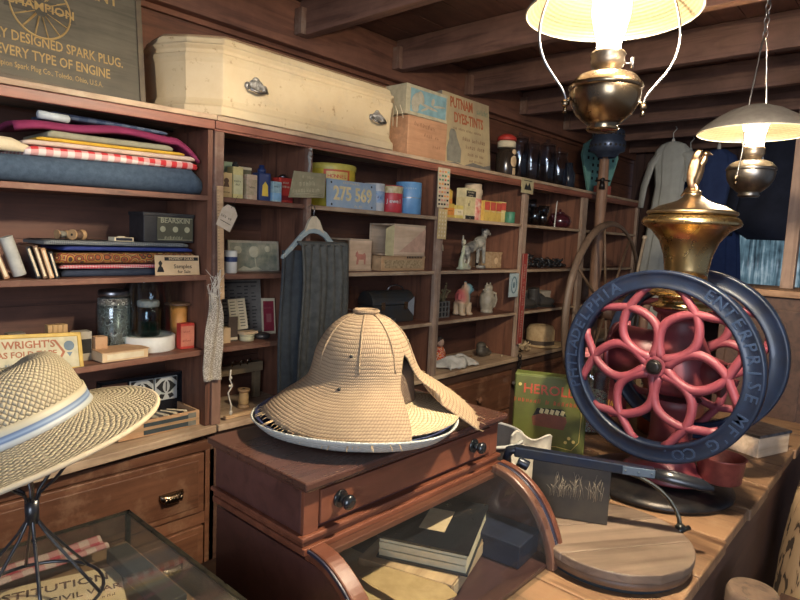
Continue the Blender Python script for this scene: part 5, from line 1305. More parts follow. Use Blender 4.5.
def trf(x0, x1, h, dep, seed):
    def fn(u, v):
        x = x0 + (x1 - x0) * u; fold = .010 * math.sin(u * 17 + seed + v * 1.5) * min(1, v * 5) + .006 * math.sin(u * 41 + seed)
        w = 1 + .05 * math.sin(v * 3)
        return (x * w + .006 * math.sin(v * 5 + seed), -dep - fold - .012 * v * (1 - v) * 4, h * (1 - v) - .010 * math.sin(PI * u) * 0)
    return fn
GREYW = mat('grey_wool', (.10, .10, .088), .95, c2=(.06, .06, .053), ns=40, nb=.3, bs=300)
DGREY = mat('dark_wool', (.045, .052, .056), .95, c2=(.03, .034, .038), ns=40)
b = MB(); b.grid(trf(-.095, .155, .625, .016, 1), 60, 40); part('upper_leg', b, GREYW, tr, solid=.008)
b = MB(); b.grid(trf(-.16, .13, .60, -.012, 2.2), 60, 40); part('rear_leg', b, DGREY, tr, solid=.010)
b = MB(); b.grid(lambda u, v: (-.095 + .25 * u, -.02 + .036 * v, .622 + .012 * math.sin(PI * v)), 20, 6); part('waist_fold', b, GREYW, tr, solid=.008)

# ---- bay 3, top row
t = thing('round_tin', 'large round yellow tin with red framed label on the third bay top shelf', 'tin', (1.800, 2.06, R1))
b = MB(); b.lathe([(.108, 0), (.112, .004), (.112, .175), (.110, .180)], n=44); part('body', b, mat('tin_yellow', (.66, .50, .05), .4), t)
b = MB(); b.lathe([(.115, .165), (.116, .185), (.112, .190), (.02, .192)], n=44, cap0=False); part('lid', b, mat('tin_yellow2', (.62, .52, .10), .4), t)
b = MB()
def lab(b, a0, a1, z0, z1, mi, r): b.rings([[(r * math.cos(a), r * math.sin(a), z0) for a in [a0 + (a1 - a0) * i / 20 for i in range(21)]], [(r * math.cos(a), r * math.sin(a), z1) for a in [a0 + (a1 - a0) * i / 20 for i in range(21)]]], mi, False, False, close=False)
lab(b, -2.55, -1.45, .104, .163, 0, .1126); lab(b, -2.44, -1.56, .112, .155, 1, .1132)
for j, ch in enumerate('HONNEL'):
    a = -2.0 + (j - 2.5) * .13; b.text(ch, .022, Matrix.Translation((.1136 * math.cos(a), .1136 * math.sin(a), .134)) @ Matrix.Rotation(a + PI / 2, 4, 'Z') @ FRONT, 0, .0004, .015)
part('label', b, [mat('label_red', (.62, .10, .03), .5), mat('label_yellow', (.72, .50, .14), .5)], t)
t = thing('license_plate', 'blue licence plate numbered 275 569 in raised cream digits', 'licence plate', (1.812, 1.922, R1), rot=(-.07, 0, 0))
b = MB(); b.box((-.148, -.002, 0), (.148, .001, .118)); part('plate', b, mat('plate_blue', (.26, .36, .47), .5, .1, c2=(.36, .43, .50), ns=30), t, bevel=.001)
b = MB(); b.tf('275 569', .082, .005, .058, -.003, ext=.0016, bold=.025, sx=.86); b.tf('~CALIFORNIA', .018, 0, .107, -.003, bold=.01); b.tf('~19 46', .018, .04, .010, -.003, bold=.01)
part('raised_digits', b, mat('digit_cream', (.78, .64, .34), .5), t)
b = MB()
for x in (-.12, .12): b.cyl((x, -.0024, .104), (x, -.0018, .104), .005, n=10); b.cyl((x, -.0024, .012), (x, -.0018, .012), .005, n=10)
part('bolt_holes', b, INK, t)
def wave(t):
    b = MB(); b.prism([(-.02, .03), (.02, .045), (.024, .06), (-.01, .06), (-.024, .045)], -.0535, -.052); part('swirl', b, NAVY, t)
tin('white_can', 'white round can with blue lettering at the right end of the licence plate', 2.008, 1.985, R1, .10, .10, .128, mat('can_white', (.62, .62, .60), .4), True, band=(.30, .72), bm_=mat('can_blue_white', (.16, .30, .52), .4, c2=(.5, .55, .6), ns=40), txt='~BAKING', ts=.022, tm=NAVY)
tin('tea_tin', 'red and cream round tin with white script beside the blue can', 2.125, 1.985, R1, .112, .112, .128, mat('jewel_red', (.58, .05, .06), .4), True, band=(.72, .97), bm_=mat('jewel_cream', (.6, .5, .3), .5, c2=(.35, .28, .1), ns=60), txt='Jewel', ts=.027, tm=WHITE, txt_z=.42)
tin('blue_can', 'tall light blue round can at the right end of the third bay top shelf', 2.262, 1.995, R1, .130, .130, .158, mat('can_lightblue', (.14, .32, .56), .4, c2=(.10, .24, .44), ns=14), True, band=(.50, .525), bm_=STEEL, txt=['~COFFEE'], ts=.020, tm=mat('palewash', (.45, .55, .62), .5), txt_z=.80)
b = MB(); b.sph((0, 0, .05), (.04, .03, .05), 12); single('burlap_pouch', b, TAN, 'small brown pouch just visible behind the white and red cans', 'pouch', (2.02, 2.12, R1), remesh=.004)
# ---- bay 3, second row
def open_crate(name, label, x, y, z, w, d, h, th, m, m2=None, rz=0, extra=None, group=None):
    """wooden box lying on its side: the open side faces left"""
    t = thing(name, label, 'wooden box', (x, y, z), rz=rz, group=group); b = MB()
    b.box((-w / 2, -d / 2, 0), (w / 2, d / 2, th)); b.box((-w / 2, -d / 2, h - th), (w / 2, d / 2, h)); b.box((-w / 2, d / 2 - th, th), (w / 2, d / 2, h - th)); b.box((w / 2 - th, -d / 2, th), (w / 2, d / 2, h - th)); b.box((-w / 2, -d / 2, th), (w / 2, -d / 2 + th, h - th))
    part('box_boards', b, m, t, bevel=.0015)
    if extra: extra(t, w, d, h)
    return t
def horse(t, w, d, h):
    b = MB(); b.prism([(-.030, .030), (-.026, .062), (-.036, .068), (-.034, .082), (-.024, .092), (-.018, .078), (.010, .076), (.022, .084), (.030, .070), (.028, .030), (.020, .030), (.018, .052), (-.014, .052), (-.018, .030)], -d / 2 - .0012, -d / 2); part('horse_stencil', b, mat('stencil_pink', (.50, .20, .14), .7), t)
open_crate('stencilled_box', 'pale wooden box stencilled with a pinkish horse', 1.915, 2.045, R2, .145, .17, .146, .008, W_pine2, extra=horse)
b = MB(); b.box((-.11, -.06, 0), (.11, .06, .008)); b.box((-.11, -.06, .008), (-.102, .06, .12)); b.box((.102, -.06, .008), (.11, .06, .12)); b.box((-.11, .052, .008), (.11, .06, .12)); b.box((-.11, -.06, .12), (.11, .06, .128))
single('empty_wood_box', b, wood('brown_box', (.33, .17, .09), (.2, .1, .05)), 'dark open fronted wooden box just left of the horse box, behind the hanger', 'wooden box', (1.70, 2.08, R2), bevel=.001)
t = thing('dovetail_tray', 'flat speckled wooden tray box under the larger pale box', 'wooden box', (2.195, 2.035, R2))
b = MB(); b.box((-.16, -.09, 0), (.16, .09, .062)); b.box((-.162, -.092, .062), (.162, .092, .070)); part('body', b, W_pine, t, bevel=.0015)
b = MB(); b.box((-.14, -.0912, .012), (.14, -.09, .052)); part('printed_strip', b, mat('speckle_print', (.50, .36, .20), .7, c2=(.18, .12, .05), ns=90), t)
b = MB()
for i in range(10): b.box((.02 + .012 * i, -.093, .060), (.026 + .012 * i, -.09, .070))
part('dovetails', b, INK, t)
t = open_crate('pale_wood_box', 'large pale pinkish wooden box stacked on the flat tray, its left side open', 2.235, 2.03, R2 + .0705, .235, .17, .155, .009, W_pine2)
b = MB(); b.prism([(-.08, .02), (.115, .14), (.115, .02)], -.0862, -.0852); part('faded_patch', b, mat('faded_pink', (.58, .36, .25), .8), t)
b = MB(); b.hexa([(-.118, -.085, .002), (-.150, -.06, .002), (-.152, -.06, .002), (-.120, -.083, .002), (-.118, -.085, .150), (-.150, -.06, .130), (-.152, -.06, .130), (-.120, -.083, .150)]); part('sliding_lid', b, mat('lid_yellow', (.48, .40, .20), .7), t)
# ---- bay 3, third row
t = thing('lunch_box', 'dark blue-green domed metal lunch box with two clasps on the third row', 'lunch box', (2.20, 2.055, R3), rz=-.12)
def lpf(r, zb, zt):
    pts = []
    for i in range(13):
        a = PI * i / 12; pts.append((r * math.cos(a), zb + (zt - zb) * math.sin(a)))
    return pts
LBM = mat('lunchbox_paint', (.045, .055, .065), .35, .4, c2=(.07, .055, .04), ns=14)
b = MB(); b.box((-.135, -.062, 0), (.135, .062, .088)); part('body', b, LBM, t, bevel=.006)
b = MB(); b.prism(lpf(.064, .090, .158), -.138, .138, plane='yz'); part('domed_lid', b, LBM, t, bevel=.003)
for x in (-.075, .075): b = MB(); b.box((x - .012, -.068, .066), (x + .012, -.062, .104)); b.cyl((x, -.07, .08), (x, -.066, .08), .007, n=10); part('clasp', b, BRASS_D, t)
b = MB(); b.tube([(.0, 0, .156), (.02, 0, .178), (.06, 0, .184), (.10, 0, .172), (.118, 0, .148)], .004, 8); part('handle', b, STEEL, t)
b = MB(); b.prism([(.132, .03), (.132, .128), (.075, .085)], -.0645, -.0632); part('worn_bare_patch', b, mat('bare_zinc', (.38, .42, .46), .4, .4), t)
b = MB(); b.hexa([(-.11, -.004, 0), (.11, -.004, 0), (.11, .004, 0), (-.11, .004, 0), (-.06, -.004, .16), (.07, -.004, .17), (.07, .004, .17), (-.06, .004, .16)])
single('wood_board', b, W_panel, 'dark wooden board leaning on the shelf back behind the lunch box', 'board', (2.05, 2.185, R3 + .001), rot=(-.02, 0, 0))
b = MB(); b.box((-.035, -.02, 0), (.035, .02, .032)); b.box((-.0355, -.021, .022), (.0355, .021, .034), 1)
single('small_case', b, [INK, STEEL], 'tiny metal edged black case in front of the lunch box', 'case', (2.095, 1.945, R3), rz=-.2, bevel=.001)
for i, (x, h, L) in enumerate(((1.86, .075, 'leftmost short wooden peg by the wire loop on the third row'), (1.892, .06, 'middle short wooden peg on the third row'), (1.925, .05, 'rightmost short wooden peg left of the lunch box'))):
    b = MB(); b.lathe([(.012, 0), (.014, .004), (.012, h * .8), (.008, h)], n=12); single('wooden_peg', b, SPW, L, 'peg', (x, 1.99, R3), group='wooden pegs')
b = MB(); b.tube([(.05 * math.cos(a) - .0, 0, .09 * math.sin(a)) for a in [PI * i / 16 for i in range(17)]], .003, 6); b.box((-.055, -.02, -.002), (.055, .02, .0))
single('wire_loop', b, STEEL, 'thin metal wire loop standing above the peak of the straw hat', 'wire loop', (1.85, 1.96, R3 + .003))
# ---- bay 3, ledge
def bottle(label, x, y, z, r, h, m, capm=None):
    t = thing('glass_bottle', label, 'bottle', (x, y, z)); b = MB()
    b.lathe([(r * .9, 0), (r, .006), (r, h * .55), (r * .8, h * .66), (r * .34, h * .76), (r * .32, h * .94), (r * .42, h * .95), (r * .42, h), (r * .28, h), (r * .28, h * .76), (r * .75, h * .64), (r * .9, h * .5), (r * .9, .012)], n=22, cap1=True); part('glass', b, m, t)
    if capm: b = MB(); b.lathe([(r * .44, h * .96), (r * .44, h + .012)], n=16); part('cap', b, capm, t)
bottle('clear glass bottle on the ledge beside the torn straw hat', 2.30, 2.0, LG, .036, .185, glassy('dim_glass', (.5, .55, .6), .12), STEEL)
b = MB(); b.box((-.14, -.08, 0), (.14, .08, .10)); single('dark_wood_box', b, W_dark, 'dark wooden box on the ledge hidden behind the trousers and hat', 'wooden box', (1.82, 2.09, LG), bevel=.002)

# ---- cards on the third post
t = thing('button_card', 'cream card of small coloured buttons hung at the top of the wide post', 'card', (2.396, 1.877, 1.757), rot=(0, -.02, 0))
b = MB(); b.box((-.050, -.001, 0), (.046, .001, .195)); part('card', b, mat('card_cream', (.60, .50, .34), .8), t, bevel=.0008)
b = MB(); rr = random.Random(2); pal = [RED, GREEN, mat('rose', (.6, .25, .2), .5), INK, ORANGE, mat('teal', (.2, .45, .35), .5)]
for r_ in range(9):
    for c_ in range(4):
        mi = rr.choice([0, 1, 2, 3, 4, 5]) if r_ > 5 else rr.choice([3, 3, 2, 4]); b.box((-.042 + .022 * c_, -.0022, .012 + .020 * r_), (-.042 + .022 * c_ + .014, -.001, .012 + .020 * r_ + .009), mi)
part('buttons', b, pal, t)
t = thing('needle_card', 'narrow tan card of small clasps below the button card', 'card', (2.390, 1.875, 1.600), rot=(0, .02, 0))
b = MB(); b.box((-.034, -.001, 0), (.038, .001, .150)); part('card', b, mat('card_tan', (.62, .46, .22), .8), t)
b = MB()
for r_ in range(7):
    for c_ in range(3): b.box((-.024 + .022 * c_, -.002, .012 + .019 * r_), (-.017 + .022 * c_, -.001, .022 + .019 * r_))
part('clasps', b, CREAM, t)
# ---- bay 4, top row
G4 = 'tins of the fourth bay'
YT2 = mat('mustard_tin', (.60, .42, .08), .5, c2=(.5, .3, .06))
tin('spice_tin', 'yellow and orange round tin at the left end of the fourth bay top shelf', 2.60, 2.03, R1, .085, .08, .150, YT2, True, band=(.3, .7), bm_=ORANGE, cap=(.034, .01), capm=YT2)
tin('mustard_tin', 'short yellow tin in front, left of the pair before the cream box', 2.535, 1.958, R1, .062, .05, .075, YT2, band=(.2, .7), bm_=ORANGE, txt='~MAIZE', ts=.014)
tin('mustard_tin', 'short yellow tin in front, right of the pair before the cream box', 2.610, 1.955, R1, .064, .05, .070, mat('lemon_tin', (.66, .52, .14), .5), band=(.25, .7), bm_=CREAM, txt='~CORN', ts=.014)
def stripes(t):
    b = MB(); b.box((-.044, -.0352, .125), (.044, -.034, .158)); b.box((-.044, -.0352, .0), (.044, -.034, .022)); part('dark_bands', b, INK, t)
    b = MB(); b.tf('~CRACKERS', .014, 0, .148, -.036, bold=.02); b.tf('~BISCUIT', .012, 0, .132, -.036, bold=.02); b.tf('~CO', .01, 0, .010, -.036); part('white_lettering', b, CREAM, t)
tin('biscuit_carton', 'tall cream box with black bands and green side on the fourth bay shelf', 2.735, 1.985, R1, .090, .068, .172, mat('box_cream', (.62, .54, .32), .7), band=(.16, .70), bm_=mat('box_cream2', (.60, .50, .26), .7), txt='~G', ts=.045, extra=stripes)
t = thing('paper_canister', 'round cream topped canister with red patterned label', 'canister', (2.862, 2.03, R1))
b = MB(); b.lathe([(.052, 0), (.052, .145), (.056, .15), (.056, .175), (.050, .18), (.050, .205), (.046, .21)], n=30); part('body', b, mat('canister_cream', (.60, .47, .32), .7), t)
b = MB(); b.lathe([(.0527, .0), (.0527, .125)], n=30, cap0=False, cap1=False); part('patterned_label', b, mat('red_pattern', (.50, .10, .08), .6, c2=(.62, .5, .38), ns=45), t)
RBX = [mat('gelatin_red', (.58, .09, .06), .55), mat('gelatin_yellow', (.66, .44, .10), .6)]
for i, (x, L) in enumerate(((2.915, 'leftmost red topped yellow pudding box, right of the round canister'), (2.975, 'second red topped pudding box from the left'), (3.035, 'third red topped pudding box from the left'))):
    sbox('pudding_box', L, 'box', x, 1.985, R1, .056, .05, .118, RBX[1], RBX[0], ['JELLO' if False else '~GELATIN'], .013, group='pudding boxes', band=(.55, .95), tm=CREAM)
sbox('pudding_box', 'tilted red and yellow pudding box at the right end of the row', 'box', 3.105, 2.0, R1, .060, .05, .125, mat('paleyel', (.64, .50, .2), .6), RBX[0], '~RICE', .014, rz=-.25, band=(.6, .95), tm=CREAM)
tin('green_tin', 'small green round tin at the right end of the fourth bay top shelf', 3.145, 1.95, R1, .062, .06, .068, mat('cup_green', (.06, .22, .13), .5), True)
# ---- bay 4, second row: figurines
FIG = lambda nm, cs, sc: prints(nm, cs, sc, rough=.35)
t = thing('clay_figure', 'slim dark standing figure with round pale head beside the wide post', 'figurine', (2.492, 1.985, R2))
b = MB(); b.lathe([(.030, 0), (.030, .008), (.018, .014), (.022, .06), (.026, .11), (.016, .135)], n=18, sy=.7); b.cyl((-.016, 0, .115), (-.034, -.012, .07), .007, .006, 8); b.cyl((.016, 0, .115), (.036, -.010, .085), .007, .006, 8); part('body', b, mat('fig_dark', (.06, .055, .05), .5, c2=(.16, .14, .1), ns=30), t, remesh=.004)
b = MB(); b.sph((0, -.002, .158), .026, 16); b.sph((0, -.026, .156), (.005, .005, .005), 8); part('head', b, mat('fig_head', (.30, .32, .30), .4), t)
b = MB(); b.sph((.022, .006, .168), (.012, .006, .014), 10); b.tube([(.02, -.004, .14), (.045, -.008, .13), (.05, -.008, .10)], .003, 6); part('hat_brim', b, CREAM, t)
t = thing('dog_figurine', 'tall pale and black chalkware dog figurine standing on the second row', 'figurine', (2.91, 2.02, R2), rz=0)
b = MB()
b.sph((.035, 0, .155), (.050, .034, .036), 16, rot=(0, -.25, 0)); b.sph((-.045, 0, .125), (.060, .032, .032), 16, rot=(0, -.35, 0)); b.sph((-.095, 0, .105), (.032, .030, .035), 14)
b.cyl((.06, -.012, .15), (.068, -.014, .03), .014, .010, 10); b.cyl((.045, .014, .15), (.046, .016, .03), .014, .010, 10); b.cyl((-.105, -.014, .09), (-.085, -.016, .055), .017, .010, 10); b.cyl((-.085, -.016, .055), (-.10, -.016, .016), .010, .009, 10); b.cyl((-.10, .014, .09), (-.08, .016, .05), .017, .010, 10); b.cyl((-.08, .016, .05), (-.094, .016, .016), .010, .009, 10)
b.cyl((.060, 0, .165), (.080, -.004, .205), .022, .018, 12); b.sph((.084, -.006, .215), (.030, .022, .022), 14); b.cyl((.10, -.010, .212), (.122, -.014, .202), .012, .009, 10)
b.sph((.072, -.022, .228), (.008, .005, .014), 8); b.sph((.072, .012, .228), (.008, .005, .014), 8)
b.tube([(-.12, 0, .11), (-.135, 0, .15), (-.13, 0, .19)], [.010, .008, .005], 8)
b.lathe([(.03, 0), (.03, .018)], (.060, 0, 0), 14); b.lathe([(.035, 0), (.03, .018)], (-.095, 0, 0), 14)
part('body', b, mat('dog_patches', (.46, .43, .34), .35, c2=(.025, .03, .045), ns=11), t, remesh=.0045)
b = MB(); b.sph((.125, -.016, .203), (.005, .005, .004), 8); b.sph((.098, -.026, .220), .0035, 8); part('nose_and_eye', b, INK, t)
t = thing('porcelain_figurine', 'thin pale green and cream upright figurine left of the dog', 'figurine', (2.715, 1.96, R2))
b = MB(); b.box((-.045, -.02, 0), (.045, .02, .010)); b.tube([(-.022, 0, .008), (-.026, 0, .05), (-.014, 0, .09), (-.006, 0, .13)], [.020, .013, .010, .009], 12); b.sph((.012, 0, .02), (.028, .016, .018), 12); b.sph((-.004, 0, .152), (.010, .010, .016), 12); b.cyl((-.012, 0, .12), (-.034, -.004, .095), .006, .004, 8)
part('body', b, mat('pale_green_glaze', (.42, .48, .32), .35, c2=(.5, .44, .32), ns=16), t, remesh=.0035)
t = thing('carved_box', 'small pale carved wooden box at right end of the second row', 'box', (3.125, 2.06, R2))
b = MB(); b.box((-.06, -.045, 0), (.06, .045, .085)); b.box((-.064, -.049, .085), (.064, .049, .098)); part('body', b, mat('carved_tan', (.46, .31, .17), .7, c2=(.28, .17, .08), ns=60, nb=.6, bs=70), t, bevel=.002)
b = MB(); b.cyl((0, -.047, .045), (0, -.044, .045), .02, n=16); part('carved_rosette', b, TAN, t)
sbox('tan_book', 'flat tan book standing behind the small carved box', 'book', 3.03, 2.14, R2, .09, .012, .10, mat('tan_book', (.34, .21, .12), .7))
# ---- bay 4, third row
t = thing('miniature_house', 'tiny dark lattice house with tangled plant on its roof', 'miniature house', (2.585, 2.01, R3))
b = MB()
for x in (-.045, -.015, .015, .045): b.box((x - .003, -.03, 0), (x + .003, -.024, .085)); b.box((x - .003, .024, 0), (x + .003, .03, .085))
for z in (.0, .028, .056, .083): b.box((-.048, -.031, z), (.048, -.024, z + .005)); b.box((-.048, .024, z), (.048, .031, z + .005)); b.box((-.048, -.024, z), (-.042, .024, z + .005)); b.box((.042, -.024, z), (.048, .024, z + .005))
b.box((-.04, -.02, .003), (.04, .02, .08), 1); part('lattice_walls', b, [mat('cage_grey', (.16, .15, .13), .6), INK], t)
b = MB(); rr = random.Random(8)
for i in range(46): p = Vector((rr.gauss(0, .024), rr.gauss(0, .016), .105 + abs(rr.gauss(0, .030)))); q = p + Vector((rr.uniform(-.02, .02), rr.uniform(-.01, .01), rr.uniform(-.01, .02))); b.tube([(p.x * .5, p.y * .5, .087), p, q], .0016, 4); b.sph(q, (.007, .003, .004), 6)
part('tangled_plant', b, mat('dry_plant', (.17, .16, .08), .8, c2=(.28, .2, .1), ns=90), t, stuff=True)
def bear_mat():
    m, nt, p = newmat('carnival_paint'); v = coords(nt); sep = nt.nodes.new('ShaderNodeSeparateXYZ'); nt.links.new(v, sep.inputs[0])
    n = noise(nt, v, 22, 4, .6)
    zc = mth(nt, 'ADD', sep.outputs[2], mth(nt, 'MULTIPLY', mth(nt, 'SUBTRACT', n, .5), .06))
    top = ramp(nt, mth(nt, 'MULTIPLY_ADD', sep.outputs[0], 9, .5), [(.1, (.62, .14, .12)), (.42, (.60, .38, .22)), (.62, (.16, .36, .38)), (.9, (.18, .30, .36))])
    col = mixc(nt, ramp(nt, mth(nt, 'MULTIPLY', zc, 6), [(.4, (1, 1, 1)), (.6, (0, 0, 0))]), top, (.56, .40, .24))
    nt.links.new(col, p.inputs['Base Color']); p.inputs['Roughness'].default_value = .45; return m
t = thing('bear_figurine', 'chubby chalk bear figurine painted red, blue and yellow on the third row', 'figurine', (2.765, 1.985, R3 + .001))
b = MB()
b.sph((-.01, 0, .100), (.052, .042, .058), 18); b.sph((.020, -.008, .150), (.038, .034, .034), 16); b.sph((.046, -.022, .145), (.016, .014, .013), 12); b.sph((-.004, -.012, .182), (.012, .008, .012), 10); b.sph((.034, .016, .182), (.012, .008, .012), 10)
for x, y in ((-.036, -.018), (.022, -.020), (-.032, .020), (.024, .018)): b.cyl((x, y, .075), (x * 1.05, y * 1.1, .014), .021, .017, 12); b.sph((x * 1.05, y * 1.3 - .004, .011), (.020, .022, .011), 12)
b.cyl((-.05, -.01, .125), (-.066, -.018, .09), .014, .010, 10)
part('body', b, bear_mat(), t, remesh=.004)
b = MB(); b.sph((.061, -.030, .150), .0045, 8); b.sph((.030, -.040, .162), .004, 8); b.sph((.052, -.032, .163), .004, 8); part('nose_and_eyes', b, INK, t)
t = thing('figure_pitcher', 'pale grey-tan stoneware pitcher in the form of a cat with looped handle', 'pitcher', (3.015, 1.99, R3))
b = MB(); b.lathe([(.038, 0), (.040, .006), (.036, .02), (.046, .06), (.044, .10), (.032, .125), (.030, .14)], n=24); b.sph((0, -.006, .152), (.030, .026, .022), 14); b.sph((-.018, -.004, .174), (.008, .005, .012), 8); b.sph((.018, -.004, .174), (.008, .005, .012), 8); b.cyl((-.03, 0, .13), (-.055, -.006, .142), .012, .006, 10); b.sph((-.02, -.034, .075), (.012, .012, .03), 10); b.sph((.015, -.036, .075), (.012, .012, .03), 10)
part('body', b, mat('stoneware', (.38, .33, .24), .5, c2=(.22, .19, .14), ns=26), t, remesh=.0035)
b = MB(); b.tube([(.030, -.006, .125), (.062, -.016, .115), (.074, -.018, .075), (.060, -.014, .035), (.036, -.006, .03)], .0075, 10); part('handle', b, mat('stoneware', (.38, .33, .24), .5), t)
t = thing('blue_card', 'pale blue card with oval motif pinned on the divider right of the cat pitcher', 'card', (3.135, 1.885, 1.272))
b = MB(); b.box((-.052, -.001, 0), (.052, .001, .142)); part('card', b, mat('pale_blue_card', (.42, .50, .50), .7), t)
b = MB(); b.tube([(.028 * math.cos(a), -.0015, .072 + .048 * math.sin(a)) for a in [2 * PI * i / 24 for i in range(24)]], .004, 6, closed=True); b.sph((0, -.001, .072), (.012, .001, .022), 10); part('oval_motif', b, mat('slate_motif', (.12, .19, .22), .7), t)
b = MB(); b.box((-.006, -.004, 0), (.006, .004, .006)); b.tube([(0, 0, .003), (0, .004, .02)], .001, 5)
# ---- bay 4, ledge
t = thing('cloth_doll', 'small rag doll with orange red dress and dark hair on the ledge', 'doll', (2.665, 2.06, LG))
b = MB(); b.lathe([(.046, 0), (.044, .02), (.030, .07), (.020, .10)], n=20); b.sph((-.030, -.008, .07), (.010, .010, .028), 10, rot=(0, .5, 0)); b.sph((.030, -.008, .07), (.010, .010, .028), 10, rot=(0, -.5, 0)); part('dress', b, prints('doll_dress', [(.60, .08, .03), (.66, .22, .05), (.6, .5, .4), (.5, .04, .03)], 55), t)
b = MB(); b.sph((0, -.004, .124), (.023, .021, .026), 14); part('head', b, mat('doll_face', (.55, .36, .26), .7), t)
b = MB(); b.sph((0, .006, .136), (.028, .025, .024), 14); part('hair', b, mat('doll_hair', (.05, .035, .03), .9), t)
def ragf(u, v):
    d = max(0, 1 - (2 * u - 1) ** 2) * max(0, 1 - (2 * v - 1) ** 2)
    return ((u - .5) * .25 + .02 * math.sin(v * 5), (v - .5) * .13 + .012 * math.sin(u * 11), .002 + .050 * d ** .7 + .016 * (math.sin(u * 13 + 1) * math.sin(v * 8 + .5)) * d + .006 * abs(math.sin(u * 21 + v * 5)))
b = MB(); b.grid(ragf, 40, 20); single('white_rag', b, mat('rag_white', (.60, .58, .53), .9), 'crumpled white cloth at the front of the fourth bay ledge', 'cloth', (2.68, 1.955, LG + .004), solid=.006)
b = MB(); b.box((-.11, -.07, 0), (.11, .07, .012)); b.box((-.10, -.065, .012), (.08, .06, .022), 1); single('paper_stack', b, [TAN, mat('dusty_paper', (.40, .31, .21), .9)], 'dusty flat stack of papers behind the crumpled white cloth', 'papers', (2.56, 2.07, LG), rz=.2)
t = thing('baby_shoe', 'small dark leather baby shoe on the ledge of the fourth bay', 'shoe', (3.06, 2.03, LG))
b = MB(); b.sph((.0, 0, .035), (.055, .038, .036), 16); b.sph((-.012, .004, .068), (.034, .03, .026), 14); b.sph((.045, -.006, .022), (.03, .028, .020), 12); part('body', b, mat('worn_leather', (.045, .038, .032), .5, c2=(.13, .11, .08), ns=22), t, remesh=.004)
b = MB()
for i in range(4): b.tube([(.008 + .010 * i, -.030 + .002 * i, .060 - .008 * i), (.016 + .010 * i, .0, .076 - .008 * i)], .002, 5)
part('laces', b, TAN, t)
b = MB(); b.box((-.09, -.006, 0), (.09, .006, .006)); single('thin_stick', b, W_pine, 'thin wooden stick lying left of the small dark shoe', 'stick', (2.93, 2.05, LG + .001), rz=.35)
b = MB(); b.sph((0, 0, .007), .0072, 8); single('bead', b, CREAM, 'single pale bead on the ledge right of the small dark shoe', 'bead', (3.155, 1.95, LG))
# ---- fourth post: brass plate, red yardstick, padlock chain
t = thing('picture_plate', 'small pale square printed plate on the shelf edge above the red yardstick', 'plate', (3.195, 1.872, 1.895))
b = MB(); b.box((-.068, -.002, 0), (.068, .002, .085)); part('plate', b, mat('plate_tan', (.50, .42, .24), .5), t)
b = MB(); b.prism([(-.04, .02), (-.02, .06), (.0, .04), (.02, .065), (.045, .02)], -.0028, -.002); b.box((-.05, -.0026, .072), (.05, -.002, .076)); part('engraving', b, INK, t)
t = thing('red_yardstick', 'long red wooden yardstick with white lettering hanging on the fourth post', 'ruler', (3.222, 1.872, .975), rot=(0, .004, 0))
b = MB(); b.box((-.028, -.003, 0), (.028, .003, .560)); part('stick', b, mat('ruler_red', (.34, .045, .035), .5), t, bevel=.001)
b = MB(); b.box((-.028, -.0036, 0), (-.025, -.003, .56)); b.box((.025, -.0036, 0), (.028, -.003, .56)); b.box((-.028, -.0036, 0), (.028, -.003, .004))
M_ = Matrix.Translation((0, -.0034, .28)) @ FRONT @ Matrix.Rotation(PI / 2, 4, 'Z'); b.text("~CAMPHORATED  HARDWARE & LUMBER", .034, M_, 0, .0003, .01, .82)
part('lettering', b, mat('dusty_white', (.48, .38, .30), .7), t)
b = MB()
for i in range(7):
    p = [(.012 * math.cos(a) * (i % 2) + .004 * math.sin(i), .010 * math.cos(a) * ((i + 1) % 2), -.020 * i + .016 * math.sin(a)) for a in [2 * PI * k / 10 for k in range(10)]]; b.tube(p, .0032, 6, closed=True)
single('iron_chain', b, IRON, 'short dark iron chain hanging below the red yardstick at the drawer', 'chain', (3.225, 1.862, .90))
t = thing('padlock', 'old steel padlock and hasp hanging at the drawer rail behind the green tin', 'padlock', (3.24, 1.86, .712))
b = MB(); b.box((-.05, -.014, 0), (.05, .014, .038)); b.cyl((-.05, 0, .02), (-.075, 0, .03), .012, n=10); part('body', b, STEEL, t, bevel=.006)
b = MB(); b.tube([(-.02, 0, .036), (-.02, 0, .055), (0, 0, .066), (.02, 0, .055), (.02, 0, .036)], .005, 8); part('shackle', b, IRON, t)
# ---- bay 5
t = None
for i, (x, y, h, r, L) in enumerate(((3.40, 2.0, .165, .040, 'leftmost cut glass goblet of the fifth bay'), (3.46, 1.96, .12, .034, 'short cut glass tumbler at front left of the fifth bay'), (3.52, 2.03, .175, .042, 'tallest cut glass goblet of the fifth bay'), (3.57, 1.965, .11, .036, 'second short cut glass tumbler of the fifth bay'), (3.65, 2.0, .14, .036, 'cut glass goblet just left of the dark red teapot'))):
    b = MB()
    if h > .13: b.lathe([(r * .9, 0), (r * .85, .004), (.006, .010), (.006, h * .38), (r * .7, h * .52), (r, h * .75), (r * .95, h), (r * .90, h), (r * .94, h * .76), (r * .62, h * .56), (.001, h * .46)], n=18, cap1=False)
    else: b.lathe([(r * .8, 0), (r, h), (r * .93, h), (r * .74, .008), (.001, .007)], n=14, cap1=False)
    single('glass_goblet' if h > .13 else 'glass_tumbler', b, glassy('cut_glass', (.70, .76, .80), .16, .08), L, 'glass', (x, y, R1), group='cut glassware')
b = MB(); b.hexa([(-.004, -.003, 0), (.004, -.003, 0), (.004, .003, 0), (-.004, .003, 0), (.008, -.002, .16), (.018, -.002, .18), (.018, .002, .18), (.008, .002, .16)]); single('feather', b, WHITE, 'white feather quill standing upright among the cut glass', 'feather', (3.735, 1.96, R1), bevel=.001)
t = thing('teapot', 'dark wine red glazed teapot at the right of the cut glass', 'teapot', (3.90, 2.01, R1))
WINE = mat('wine_glaze', (.07, .015, .022), .18, coat=.6)
